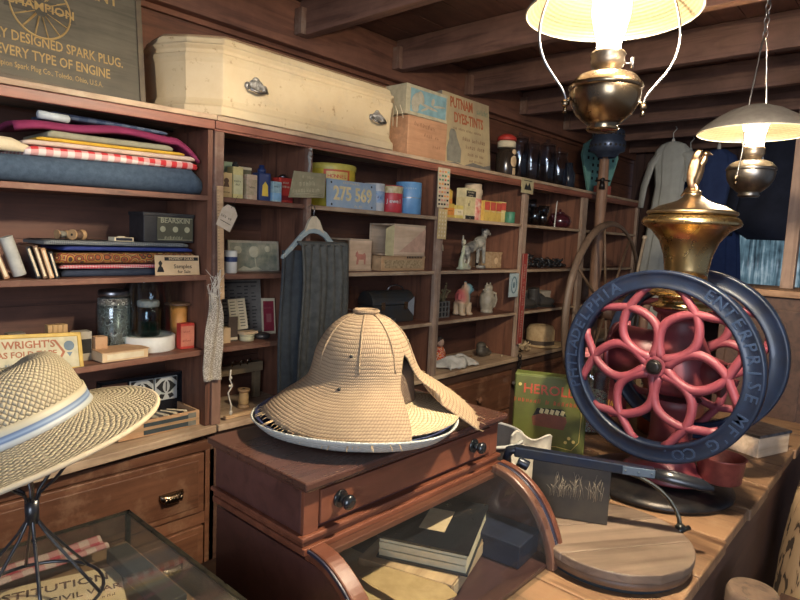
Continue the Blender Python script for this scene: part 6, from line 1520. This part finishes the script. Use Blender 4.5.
b = MB(); b.lathe([(.045, 0), (.07, .015), (.082, .045), (.074, .08), (.045, .10), (.035, .104)], n=28); part('body', b, WINE, t)
b = MB(); b.lathe([(.036, .104), (.028, .112), (.006, .118), (.010, .128), (.004, .134)], n=20); part('lid', b, WINE, t)
b = MB(); b.tube([(-.07, 0, .04), (-.10, 0, .065), (-.115, 0, .095)], [.016, .011, .008], 10); part('spout', b, WINE, t)
b = MB(); b.tube([(.07, 0, .08), (.105, 0, .085), (.11, 0, .05), (.075, 0, .035)], .007, 8); part('handle', b, WINE, t)
rr = random.Random(21)
for i, L in enumerate(('leftmost heap of dark iron harness links on the fifth bay second row', 'second heap of dark iron links from the left', 'third heap of dark iron links, with shiny buckle', 'rightmost flat heap of dark iron links')):
    b = MB(); x = 3.42 + .145 * i; hh = .075 if i == 0 else .045
    for k in range(16):
        c = Vector((rr.uniform(-.05, .05), rr.uniform(-.03, .03), .008 + rr.random() * hh)); R_ = Euler((rr.uniform(-.9, .9), rr.uniform(-.9, .9), rr.uniform(0, 3))).to_matrix()
        b.tube([c + R_ @ Vector((.022 * math.cos(a), .013 * math.sin(a), 0)) + Vector((0, 0, .004)) for a in [2 * PI * q / 10 for q in range(10)]], .0042, 6, closed=True)
    for v in b.bm.verts:
        if v.co.z < .0005: v.co.z = .0005
    single('chain_heap', b, mat('oily_iron', (.05, .05, .055), .3, .8, c2=(.12, .12, .12), ns=60), L, 'chain', (x + .05, 2.0, R2), group='heaps of iron links')
def boot(label, x, y, z, s, rz, m):
    t = thing('leather_boot', label, 'boot', (x, y, z), rz=rz)
    b = MB(); b.sph((.07 * s, 0, .035 * s), (.085 * s, .036 * s, .034 * s), 16); b.sph((-.03 * s, 0, .045 * s), (.05 * s, .035 * s, .045 * s), 16); b.cyl((-.03 * s, 0, .04 * s), (-.045 * s, 0, .13 * s), .036 * s, .040 * s, 18); b.sph((.02 * s, 0, .06 * s), (.06 * s, .03 * s, .034 * s), 14, rot=(0, .5, 0)); part('upper', b, m, t, remesh=.005)
    b = MB(); b.box((-.075 * s, -.034 * s, 0), (-.02 * s, .034 * s, .018 * s)); b.prism([(-.02 * s, -.030 * s), (.08 * s, -.038 * s), (.15 * s, -.022 * s), (.158 * s, 0), (.15 * s, .022 * s), (.08 * s, .038 * s), (-.02 * s, .030 * s)], .001, .012 * s, plane='xy'); part('sole', b, INK, t, bevel=.002)
    b = MB()
    for i in range(4): b.tube([((-.010 + .018 * i) * s, -.018 * s, (.112 - .014 * i) * s), ((.0 + .018 * i) * s, .0, (.118 - .014 * i) * s), ((-.010 + .018 * i) * s, .018 * s, (.112 - .014 * i) * s)], .002, 5)
    part('laces', b, TAN, t)
LEA = mat('black_leather', (.04, .038, .038), .42, c2=(.06, .05, .04), ns=16)
boot('black leather boot with tan laces nearest the red yardstick', 3.42, 2.0, R3, .95, -.25, LEA)
boot('black leather boot pointing right, in front of the white box', 3.62, 1.985, R3, 1.0, -.3, LEA)
boot('brown worn boot standing behind the two black ones', 3.52, 2.10, R3, .9, .2, mat('brown_leather', (.12, .085, .05), .6))
b = MB(); b.box((-.14, -.05, 0), (.14, .05, .085)); b.box((-.142, -.052, .066), (.142, .052, .088)); single('shoe_box', b, mat('box_white', (.55, .48, .38), .8), 'long pale cream cardboard shoe box behind the black boots', 'box', (3.84, 2.13, R3), bevel=.001)
def hatp(name, label, x, y, z, r, h, m, rz=0):
    t = thing(name, label, 'hat', (x, y, z))
    b = MB(); b.lathe([(r * 1.0, .012), (r * .9, .004), (r * .62, .004), (r * .60, .010), (r * .60, h * .3), (r * .60, h * .75), (r * .5, h * .95), (r * .3, h), (.002, h * .97)], n=36, cap0=False, cap1=False); part('felt', b, m, t, solid=.003)
    b = MB(); b.lathe([(r * .615, .012), (r * .613, h * .28)], n=36, cap0=False, cap1=False); part('hat_band', b, mat('dark_band', (.10, .07, .05), .8), t)
hatp('felt_hat', 'black felt derby hat behind the cream flower on the fifth bay ledge', 3.42, 2.07, LG, .115, .115, mat('black_felt', (.015, .015, .017), .9))
hatp('straw_boater', 'pale tan straw hat with tall crown on the fifth bay ledge', 3.76, 2.02, LG, .16, .145, mat('tan_straw', (.56, .40, .22), .8, c2=(.45, .3, .15), ns=50))
t = thing('cloth_flower', 'cream ruffled cloth flower lying at the ledge edge below the red yardstick', 'flower', (3.40, 1.945, LG))
for i in range(11):
    a = i * 2.4; r = .018 + .010 * (i % 4); b = MB()
    b.grid(lambda u, v: ((r + .035 * v) * math.cos(a + (u - .5) * 1.1) , (r + .035 * v) * .55 * math.sin(a + (u - .5) * 1.1), .012 + .022 * v * (1 - .03 * i) + .008 * math.sin(u * 9) * v + .003 * (10 - i)), 8, 5)
    part('petal', b, mat('petal_cream', (.66, .50, .30), .9), t, solid=.002)
# ---- right end bay
b = MB(); b.box((-.14, -.08, 0), (.14, .08, .13)); b.box((-.1, -.081, .03), (.1, -.08, .1), 1); single('dark_crate', b, [W_dark, W_panel], 'dark crate on the second row of the rightmost bay, seen past the pole', 'crate', (4.5, 2.05, R2), bevel=.002)
b = MB(); b.lathe([(.07, 0), (.08, .02), (.08, .11), (.05, .15), (.05, .18)], n=20); single('stone_crock', b, W_dark, 'dark crock on the third row of the rightmost bay', 'crock', (4.45, 2.03, R3))

# ================================================================== ON TOP OF THE SHELVES
# coffin
cf = thing('childs_coffin', 'small cream painted wooden coffin with two ornate metal handles on top of the shelves', 'coffin', (1.50, 2.0, TOP + .001))
def cring(inset, z):
    base = [(1.135, 1.868), (1.995, 1.868), (2.075, 1.94), (2.075, 2.14), (1.995, 2.22), (1.135, 2.22), (1.005, 2.20), (.995, 2.09), (1.045, 1.955)]
    cx_, cy_ = 1.5, 2.045
    out = []
    for x, y in base:
        dx, dy = x - cx_, y - cy_; out.append((x - math.copysign(min(inset, abs(dx)), dx), y - math.copysign(min(inset, abs(dy)), dy), TOP + .001 + z))
    return out
def coffin_mat():
    m, nt, p = newmat('coffin_paint'); v = coords(nt)
    n = noise(nt, v, 5, 6, .65); n2 = noise(nt, v, 24, 6, .7); n3 = noise(nt, v, 9, 5, .7)
    c = ramp(nt, n, [(.3, (.64, .52, .33)), (.7, (.56, .42, .24))])
    c = mixc(nt, ramp(nt, n2, [(.60, (0, 0, 0)), (.70, (1, 1, 1))]), c, (.34, .22, .11))
    c = mixc(nt, mth(nt, 'MULTIPLY', ramp(nt, n3, [(.55, (0, 0, 0)), (.7, (1, 1, 1))]), .5), c, (.44, .36, .25))
    nt.links.new(c, p.inputs['Base Color']); p.inputs['Roughness'].default_value = .6; bump(nt, p, n2, .35, .003); return m
CP = coffin_mat()
b = wm(cf); b.rings([cring(i, z) for i, z in ((0, 0), (0, .030), (.006, .036), (.012, .052), (.014, .058), (.008, .175), (.006, .182), (-.004, .190), (-.006, .205))], 0, sm=False); part('box', b, CP, cf, bevel=.003)
b = wm(cf); b.rings([cring(i, z) for i, z in ((-.010, .206), (-.012, .218), (-.002, .232), (.012, .242), (.016, .258), (.03, .266))], 0, sm=False); part('lid', b, CP, cf, bevel=.003)
b = wm(cf); R = cring(.03, .268); b.tube([Vector(p) for p in R], .004, 6, closed=True); part('lid_beading', b, mat('brown_bead', (.28, .18, .10), .8), cf)
for x in (1.275, 1.895):
    b = wm(cf); z0 = TOP + .118; y0 = 1.878
    b.sph((x, y0 - .006, z0 + .012), (.030, .008, .020), 18); b.sph((x - .036, y0 - .005, z0 + .004), (.012, .007, .014), 12); b.sph((x + .036, y0 - .005, z0 + .004), (.012, .007, .014), 12)
    b.sph((x, y0 - .005, z0 + .030), (.014, .006, .010), 12)
    for k in range(5): b.sph((x - .02 + .01 * k, y0 - .013, z0 + .012 + .004 * math.sin(PI * k / 4)), (.003, .003, .012), 8)
    h_ = part('handle_plate', b, mat('old_nickel', (.50, .48, .44), .4, .5, c2=(.12, .11, .10), ns=90), cf)
    b = wm(cf); b.tube([(x - .036, y0 - .014, z0 + .004), (x - .034, y0 - .026, z0 - .012), (x, y0 - .030, z0 - .018), (x + .034, y0 - .026, z0 - .012), (x + .036, y0 - .014, z0 + .004)], .005, 8); part('swing_handle', b, STEEL, h_)
b = wm(cf)
rr = random.Random(12)
for i in range(9):
    y = 1.90 + .03 * i; b.tube([(2.066, y, TOP + .215), (2.080 + rr.uniform(0, .012), y + rr.uniform(-.01, .01), TOP + .19), (2.078 + rr.uniform(0, .02), y, TOP + .19 - rr.uniform(.02, .08))], .0022, 5)
part('torn_lining_shreds', b, CREAM, cf, stuff=True)
# boxes right of the coffin
t = thing('wood_carton', 'pale orange wooden box with faint pencil script, beside the coffin end', 'box', (2.36, 2.06, TOP), rz=-.05)
b = MB(); b.box((-.15, -.10, 0), (.138, .11, .205)); part('body', b, wood('orange_pine', (.56, .30, .16), (.45, .22, .11), 'X', .65, nb=.1), t, bevel=.003)
b = MB(); b.tf('~Robinson', .036, -.02, .165, -.1008, rot=-.05); b.tf('~Soap Co', .030, .03, .12, -.1008, rot=-.05); b.tf('~Ohio', .028, .07, .075, -.1008); part('pencil_script', b, mat('script_brown', (.35, .17, .09), .8), t)
t = thing('flower_box', 'flat cream box with light blue floral panel lying on the orange wooden box', 'box', (2.345, 2.05, TOP + .206), rz=-.02)
b = MB(); b.box((-.165, -.09, 0), (.148, .09, .142)); part('carton', b, mat('cream_carton', (.58, .50, .32), .7), t, bevel=.002)
b = MB(); b.box((-.135, -.0912, .016), (.135, -.090, .126)); part('blue_panel', b, mat('panel_blue', (.28, .46, .48), .6), t)
b = MB()
for (x, z, rx, rz_, ro) in ((-.095, .07, .030, .045, .6), (-.06, .09, .022, .034, -.5), (-.10, .035, .026, .02, 0), (.0, .055, .07, .007, .12), (.08, .07, .05, .006, -.1), (.03, .085, .012, .02, .3), (-.03, .04, .03, .006, -.4)): b.sph((x, -.0912, z), (rx, .001, rz_), 14, rot=(0, ro, 0))
part('blossom_print', b, mat('blossom', (.56, .50, .36), .7), t)
# dyes sign box
t = thing('dye_display', 'tall worn tin display box with orange lettering on the shelf top', 'display box', (2.735, 1.985, TOP), rz=.0, rot=(-.10, 0, 0))
b = MB(); b.box((-.215, 0, 0), (.225, .10, .395)); part('box_back', b, mat('grey_tin_side', (.22, .19, .15), .6), t, bevel=.003)
b = MB(); b.box((-.212, -.003, .004), (.222, 0, .392)); part('front_sheet', b, mat('worn_sign', (.58, .45, .24), .65, c2=(.40, .30, .18), ns=7), t)
b = MB(); b.tf('PUTNAM', .078, -.045, .345, -.0034, bold=.025, sx=.66); b.tf('DYES-TINTS', .076, .02, .268, -.0034, bold=.025, sx=.68); part('orange_lettering', b, mat('sign_orange', (.52, .14, .05), .6), t)
b = MB(); b.tf('~FADELESS', .052, .160, .335, -.0034, bold=.02, sx=.50); part('green_lettering', b, mat('sign_green', (.12, .26, .18), .6), t)
b = MB(); b.tf('~for Silk, Wool, Cotton', .022, .01, .212, -.0034); b.tf('~Best Results', .034, .075, .165, -.0034, bold=.01); b.tf('~Every Time', .034, .085, .125, -.0034, bold=.01); b.tf('~Easy to Use', .026, .085, .085, -.0034); b.tf('~One Package', .022, .085, .052, -.0034); part('brown_lettering', b, mat('sign_brown', (.22, .10, .05), .7), t)
b = MB(); b.sph((-.13, -.003, .16), (.035, .001, .05), 14); b.prism([(-.19, .03), (-.07, .03), (-.06, .10), (-.10, .17), (-.16, .16), (-.19, .10)], -.0036, -.003); part('horseman_print', b, mat('faded_grey_print', (.28, .26, .20), .7), t)
b = MB(); b.prism([(-.212, .004), (.222, .004), (.222, .05), (.15, .035), (.05, .045), (-.04, .02), (-.12, .03), (-.212, .02)], -.0042, -.003); part('rust_edge', b, mat('worn_grey', (.20, .18, .15), .7), t)
# doll bottle
t = thing('figural_bottle', 'dark glass bottle with red cap and cream wooden figure label on the shelf top', 'bottle', (3.17, 2.02, TOP))
b = MB(); b.lathe([(.055, 0), (.062, .01), (.062, .14), (.045, .17), (.030, .18)], n=26); part('body', b, mat('amber_dark', (.04, .028, .02), .2, coat=.5), t)
b = MB(); b.lathe([(.055, .182), (.056, .215), (.050, .222)], n=26); part('cream_collar', b, CREAM, t)
b = MB(); b.lathe([(.058, .223), (.056, .245), (.03, .262)], n=26); part('red_cap', b, RED, t)
b = MB(); b.sph((0, -.055, .10), (.030, .012, .042), 14); b.sph((0, -.057, .155), (.018, .010, .018), 12); b.box((-.012, -.064, .02), (.012, -.055, .06)); part('wooden_figure', b, TAN, t)
# glass jars in a row
JG = glassy('storage_glass', (.84, .88, .93), .035, .05)
for i, (x, y, r, h, L) in enumerate(((3.04, 2.12, .055, .19, 'short glass jar half hidden behind the red-capped bottle'), (3.36, 2.04, .062, .265, 'first tall storage jar right of the red-capped bottle'), (3.52, 2.05, .062, .255, 'second tall storage jar from the left'), (3.68, 2.02, .065, .265, 'third tall storage jar from the left'), (3.88, 2.04, .070, .24, 'fourth tall storage jar, wide mouthed, nearest the wooden pole'))):
    jar('storage_jar', L, 'jar', (x, y, TOP), r, h, None, gl=JG, group='glass storage jars on the shelf top', neck=.82)
    if i: 
        b = MB(); b.lathe([(r * .85, h + .001), (r * .88, h + .008), (r * .5, h + .018), (.010, h + .022), (.016, h + .036), (.008, h + .046)], n=22); single('jar_stopper', b, JG, L.replace('storage jar', 'jar stopper').replace('from the left', 'from the left, glass'), 'stopper', (x, y, TOP), group='glass stoppers')
# mint green perforated fan shaped grater / foot
t = thing('green_tag_rack', 'mint green perforated metal paddle leaning behind the wooden pole', 'paddle', (4.50, 2.02, TOP), rz=-.35)
b = MB(); b.prism([(-.09, 0), (.09, 0), (.19, .30), (.17, .38), (.09, .43), (-.09, .43), (-.17, .38), (-.19, .30)], -.012, .012); part('paddle', b, mat('mint_metal', (.20, .44, .38), .45), t, bevel=.003)
b = MB()
for r_ in range(5):
    for c_ in range(6):
        x = -.13 + .052 * c_; z = .12 + .05 * r_
        if abs(x) < .06 + z * .28: b.box((x - .009, -.0135, z), (x + .009, -.012, z + .022))
part('slots', b, INK, t)
b = MB(); b.sph((-.03, -.014, .375), (.05, .004, .022), 14); part('red_badge', b, RED, t)
b = MB(); b.box((-.05, -.05, 0), (.05, .05, .07)); single('red_block', b, mat('coral', (.55, .12, .08), .6), 'small coral red block on the shelf top right of the pole', 'block', (4.42, 1.945, TOP), bevel=.008)
b = MB(); b.tube([(0, 0, 0), (0, 0, .22), (.03, 0, .30), (.07, 0, .32), (.10, 0, .29), (.10, 0, .26)], .012, 8); b.lathe([(.06, 0), (.05, .012), (.012, .02)], n=18); single('iron_hook_stand', b, IRON, 'dark iron stand with curled hook top right of the mint green paddle', 'stand', (4.70, 2.05, TOP))
b = MB(); b.lathe([(.05, 0), (.05, .13), (.03, .17), (.03, .21)], n=18); single('dark_bottle', b, mat('bottle_dark', (.03, .035, .05), .2), 'dark bottle on the shelf top just left of the mint green paddle', 'bottle', (4.12, 2.08, TOP))
# spark plug sign
t = thing('spark_plug_sign', 'big dark framed sign with gold globe emblem and lettering leaning above the left shelves', 'sign', (.55, 1.935, TOP - .010), rot=(-.155, .02, 0))
b = MB()
SW0, SW1, SHT = -.60, .352, .60
for q in (((SW0, -.008, 0), (SW1, .010, .016)), ((SW0, -.008, SHT - .016), (SW1, .010, SHT)), ((SW1 - .018, -.008, .016), (SW1, .010, SHT - .016)), ((SW0, -.008, .016), (SW0 + .018, .010, SHT - .016))): b.box(*q)
part('frame', b, mat('sign_frame', (.07, .05, .035), .5, c2=(.12, .09, .05)), t, bevel=.002)
b = MB(); b.box((SW0 + .018, -.002, .016), (SW1 - .018, .006, SHT - .016)); part('board', b, wood('sign_board', (.085, .072, .048), (.05, .042, .027), 'X', .55, var=0, scale=2.2, nb=.15), t)
GO = mat('sign_gold', (.40, .27, .10), .45, .3, c2=(.3, .19, .07))
b = MB()
def line(s_, size, xr, z, bold=.012, sx=.70):
    vs, fs = text_geo(s_, size, .0004, bold); xs = max(p.x for p in vs) * sx; b.tf(s_, size, xr - xs, z, -.003, bold=bold, sx=sx)
line('A SPECIALLY DESIGNED SPARK PLUG.', .0400, .285, .128); line('FOR EVERY TYPE OF ENGINE', .0400, .245, .084)
line('Champion Spark Plug Co., Toledo, Ohio, U.S.A.', .0225, .222, .047, .0); line('DEPENDABLE EQUIPMENT', .066, .280, .325, .015)
part('gold_lettering', b, GO, t)
b = MB(); cx_, cz_ = .060, .228
for k in range(14):
    a = 2 * PI * k / 14; b.tube([(cx_ + .062 * math.cos(a) * .3, -.003, cz_ + .072 * math.sin(a) * .35), (cx_ + .074 * math.cos(a), -.003, cz_ + .082 * math.sin(a))], .0045, 4, flat=.3)
b.tube([(cx_ + .078 * math.cos(a), -.003, cz_ + .086 * math.sin(a)) for a in [2 * PI * i / 40 for i in range(40)]], .003, 5, closed=True)
part('globe_emblem', b, GO, t)
b = MB(); b.prism([(cx_ - .092, cz_ - .020), (cx_ + .092, cz_ - .020), (cx_ + .086, cz_ + .024), (cx_ - .086, cz_ + .024)], -.0045, -.0032); band_ = part('emblem_band', b, mat('sign_dark', (.05, .042, .03), .5), t)
b = MB(); b.tf('CHAMPION', .034, cx_, cz_ + .002, -.005, bold=.02); part('emblem_lettering', b, GO, band_)

# ================================================================== FAR END
sw = thing('great_wheel', 'large dark spinning wheel with thin spokes standing behind the coffee mill', 'spinning wheel', (3.60, 1.50, 0))
b = MB(); b.tube([(.54 * math.cos(a), 0, 1.20 + .54 * math.sin(a)) for a in [2 * PI * i / 64 for i in range(64)]], .022, 8, closed=True, flat=.5); part('wheel_rim', b, wood('wheel_wood', (.15, .10, .07), (.08, .05, .035), 'Z', .5), sw)
for k in range(8):
    a = 2 * PI * k / 8 + .22; b = MB(); b.cyl((.05 * math.cos(a), 0, 1.2 + .05 * math.sin(a)), (.53 * math.cos(a), 0, 1.2 + .53 * math.sin(a)), .009, .007, 8); part('spoke', b, mat('spoke_wood', (.13, .08, .05), .5), sw)
b = MB(); b.cyl((0, -.06, 1.2), (0, .06, 1.2), .05, n=20); part('hub', b, W_dark, sw)
b = MB(); b.box((-.03, .075, .30), (.03, .125, 1.28)); b.box((-.45, .04, .26), (.55, .16, .31)); part('post_and_bench', b, W_dark, sw, bevel=.003)
for x, y in ((-.4, -.12), (.5, .22), (-.4, .25)): b = MB(); b.cyl((x * .9, .1 + (y - .1) * .2, .26), (x, y, 0), .022, .016, 10); part('leg', b, W_dark, sw)
b = MB(); b.cyl((-.33, 0, 0), (.17, 0, .90), .011, .009, 10); b.sph((.175, 0, .91), .018, 10); single('spindle_rod', b, mat('pale_rod', (.42, .33, .24), .5), 'thin pale rod leaning across the spinning wheel', 'rod', (3.66, 1.40, .78)) if False else None
t = thing('spindle_rod', 'thin pale rod with knob end leaning across the spinning wheel', 'rod', (3.20, 1.36, 0))
b = MB(); b.cyl((0, 0, 0), (.505, -.02, 1.655), .010, .009, 10); b.sph((.508, -.02, 1.665), .016, 10); part('rod', b, mat('pale_rod', (.42, .33, .24), .5), t)
b = MB(); b.lathe([(.035, 0), (.03, .02), (.026, 1.22), (.034, 1.25), (.034, 1.31), (.022, 1.36), (.026, 1.40), (.010, 1.42)], n=16)
single('turned_post', b, W_post, 'short turned wooden post beside the round pole behind the mill', 'post', (3.70, 1.30, 0))
# clothes
def garment(name, label, cat, x, y, prof, mt, seed=0, nf=7, amp=.014, rz=0, sleeves=None, hang=None, extra=None):
    """loft of elliptical rings: prof = (z, half width, half depth, centre shift)"""
    t = thing(name, label, cat, (x, y, prof[0][0]), rz=rz); b = MB(); R = []
    z0 = prof[0][0]; n = 72
    for k in range(len(prof) * 4 - 3):
        i = min(k // 4, len(prof) - 2); f = k / 4 - i; P = [a + (c - a) * f for a, c in zip(prof[i], prof[i + 1])]
        ring = []
        for j in range(n):
            a = 2 * PI * j / n; fo = amp * math.sin(a * nf + seed + .3 * math.sin(k * .5)) * (1 - k / (len(prof) * 4 - 3)) + amp * .4 * math.sin(a * nf * 2.3 + seed * 2)
            ring.append((P[2] * math.cos(a) * (1 + fo * 3), P[3] + P[1] * math.sin(a) + fo * .8, P[0] - z0))
        R.append(ring)
    b.rings(R, 0); part('cloth', b, mt, t)
    for s in sleeves or []:
        b = MB(); b.tube([(p[0], p[1], p[2] - z0) for p in s[0]], s[1], 18, flat=.45); part('sleeve', b, mt, t)
    if hang:
        b = MB(); b.tube([(0, hang[0], hang[1] - z0), (0, hang[0] + .005, hang[1] + .05 - z0), (.0, hang[0] - .02, hang[1] + .08 - z0), (0, hang[0] - .01, hang[1] + .10 - z0)], .004, 6); b.sph((0, hang[0], hang[1] - .02 - z0), (.012, .014, .035), 10); part('hanger_hook', b, WHITE, t)
    return t
WDR = mat('grey_white_cotton', (.50, .50, .44), .9, c2=(.42, .41, .36), ns=10, nb=.2, bs=40)
garment('white_dress', 'old greyish white long cotton dress hanging at the far end of the room', 'dress', 5.0, 1.66,
        [(.95, .17, .06, .04), (1.30, .15, .05, .03), (1.75, .12, .045, .01), (2.10, .105, .045, -.01), (2.30, .13, .045, -.01), (2.38, .13, .04, -.01), (2.425, .09, .035, -.01), (2.445, .04, .03, -.01)], WDR, 1, 9, .012,
        sleeves=[([(0, .07, 2.38), (-.005, .14, 2.28), (-.01, .185, 2.10), (-.01, .20, 1.93)], [.045, .045, .042, .036]), ([(0, -.08, 2.385), (0, -.15, 2.33), (0, -.165, 2.22), (0, -.15, 2.13)], [.04, .05, .048, .04])], hang=(-.01, 2.465))
BLUEC = mat('blue_cotton', (.035, .062, .17), .9, c2=(.022, .038, .11), ns=8)
DKC = mat('dark_navy_wool', (.014, .018, .036), .95, c2=(.010, .012, .022), ns=8)
garment('blue_dress', 'long royal blue dress hanging between the white dress and the dark coat', 'dress', 5.1, 1.34, [(1.10, .24, .07, -.02), (1.5, .21, .06, -.01), (1.95, .17, .055, 0), (2.2, .17, .05, 0), (2.33, .12, .04, 0), (2.38, .05, .03, 0)], BLUEC, 2, 11, .014, hang=(0, 2.42))
garment('blue_skirt', 'medium blue cotton skirt hanging at the back, behind the royal blue dress', 'skirt', 5.35, 1.62, [(1.12, .30, .06, 0), (1.6, .26, .06, 0), (2.1, .20, .05, 0), (2.35, .14, .045, 0), (2.42, .06, .03, 0)], mat('mid_blue', (.028, .055, .14), .9), 4, 13, .014, hang=(0, 2.44))
garment('dark_coat', 'broad dark navy wool coat hanging in front of the ribbed window', 'coat', 5.0, .86, [(1.70, .20, .04, 0), (1.76, .29, .06, 0), (1.84, .30, .07, 0), (2.1, .27, .06, 0), (2.3, .22, .06, 0), (2.40, .14, .04, 0), (2.44, .05, .03, 0)], DKC, 3, 6, .012, sleeves=[([(0, .22, 2.32), (-.02, .30, 2.12), (-.03, .33, 1.86), (-.03, .33, 1.72)], [.06, .06, .055, .05]), ([(0, -.22, 2.32), (-.02, -.30, 2.12), (-.03, -.33, 1.90), (-.03, -.33, 1.80)], [.06, .06, .055, .05])], hang=(0, 2.46))
t = thing('clothes_rail', 'thin wooden rail under the ceiling carrying the hanging clothes', 'rail', (5.02, 1.2, 2.535)) if False else None
# ribbed board leaning, sacks in the aisle at lower right
def sackm():
    m, nt, p = newmat('leaf_print_sack'); v = coords(nt, (1, 1, .6)); n = noise(nt, v, 16, 3, .5, 1.2)
    nt.links.new(ramp(nt, n, [(.45, (.46, .31, .18)), (.53, (.40, .26, .15)), (.56, (.05, .03, .02))]), p.inputs['Base Color']); p.inputs['Roughness'].default_value = .9; return m
t = thing('printed_sack', 'tan sack printed with dark leaf shapes standing in the aisle beyond the counter edge', 'sack', (2.36, .17, 0))
b = MB(); rr = random.Random(3)
R = []
for k in range(11):
    v = k / 10; R.append([((.30 + .03 * math.sin(v * 5)) * math.cos(a) * (1 - .25 * v ** 4), (.125 + .012 * math.sin(3 * a + v * 4)) * math.sin(a) * (1 - .25 * v ** 4), .84 * v) for a in [2 * PI * j / 40 for j in range(40)]])
b.rings(R, 0); part('sack_cloth', b, sackm(), t)
b = MB(); b.tube([(-.18, -.01, .83), (-.1, .01, .88), (0, -.01, .86), (.1, .01, .89), (.19, 0, .84)], [.03, .05, .045, .05, .03], 12, flat=.6); part('gathered_top', b, sackm(), t)
t = thing('firewood_log', 'round bark covered log end standing at the bottom right corner', 'log', (1.585, .245, 0))
b = MB(); b.lathe([(.060, 0), (.064, .3), (.058, .79), (.052, .805)], n=20); part('log', b, wood('bark', (.16, .10, .065), (.07, .045, .03), 'Z', .9, nb=1), t)
t = thing('dark_chest', 'dark wooden chest in the aisle below the counter edge', 'chest', (1.83, .02, 0))
b = MB(); b.box((-.14, -.25, 0), (.16, .21, .58)); part('body', b, W_dark, t, bevel=.004)
b = MB(); b.box((-.15, -.26, .585), (.17, .22, .62)); part('lid', b, W_dark, t, bevel=.004)
# white cloth and enamel basin just behind the showcase
t = thing('enamel_basin', 'dark basin with white enamel rim behind the right end of the showcase', 'basin', (1.50, .985, .901))
b = MB(); b.lathe([(.07, 0), (.10, .02), (.128, .10), (.130, .115), (.124, .112), (.095, .028), (.001, .01)], n=40, cap1=False); part('bowl', b, mat('enamel_dark', (.05, .05, .06), .3), t)
b = MB(); b.tube([(.131 * math.cos(a), .131 * math.sin(a), .115) for a in [2 * PI * i / 48 for i in range(48)]], .005, 8, closed=True); part('white_rim', b, mat('enamel_white', (.5, .5, .47), .35), t)
def clo(u, v): return (-.06 + .12 * u, -.045 + .02 * math.sin(u * 6) - .06 * v + .03 * math.sin(v * 3), .135 - .13 * v ** 1.3 + .010 * math.sin(u * 9 + v * 3))
b = MB(); b.grid(clo, 24, 24); single('white_cloth', b, mat('linen', (.55, .51, .43), .9), 'white linen cloth with grey stripes draped at the basin beside the green tin', 'cloth', (1.565, .865, .903), solid=.006, rz=-.7)
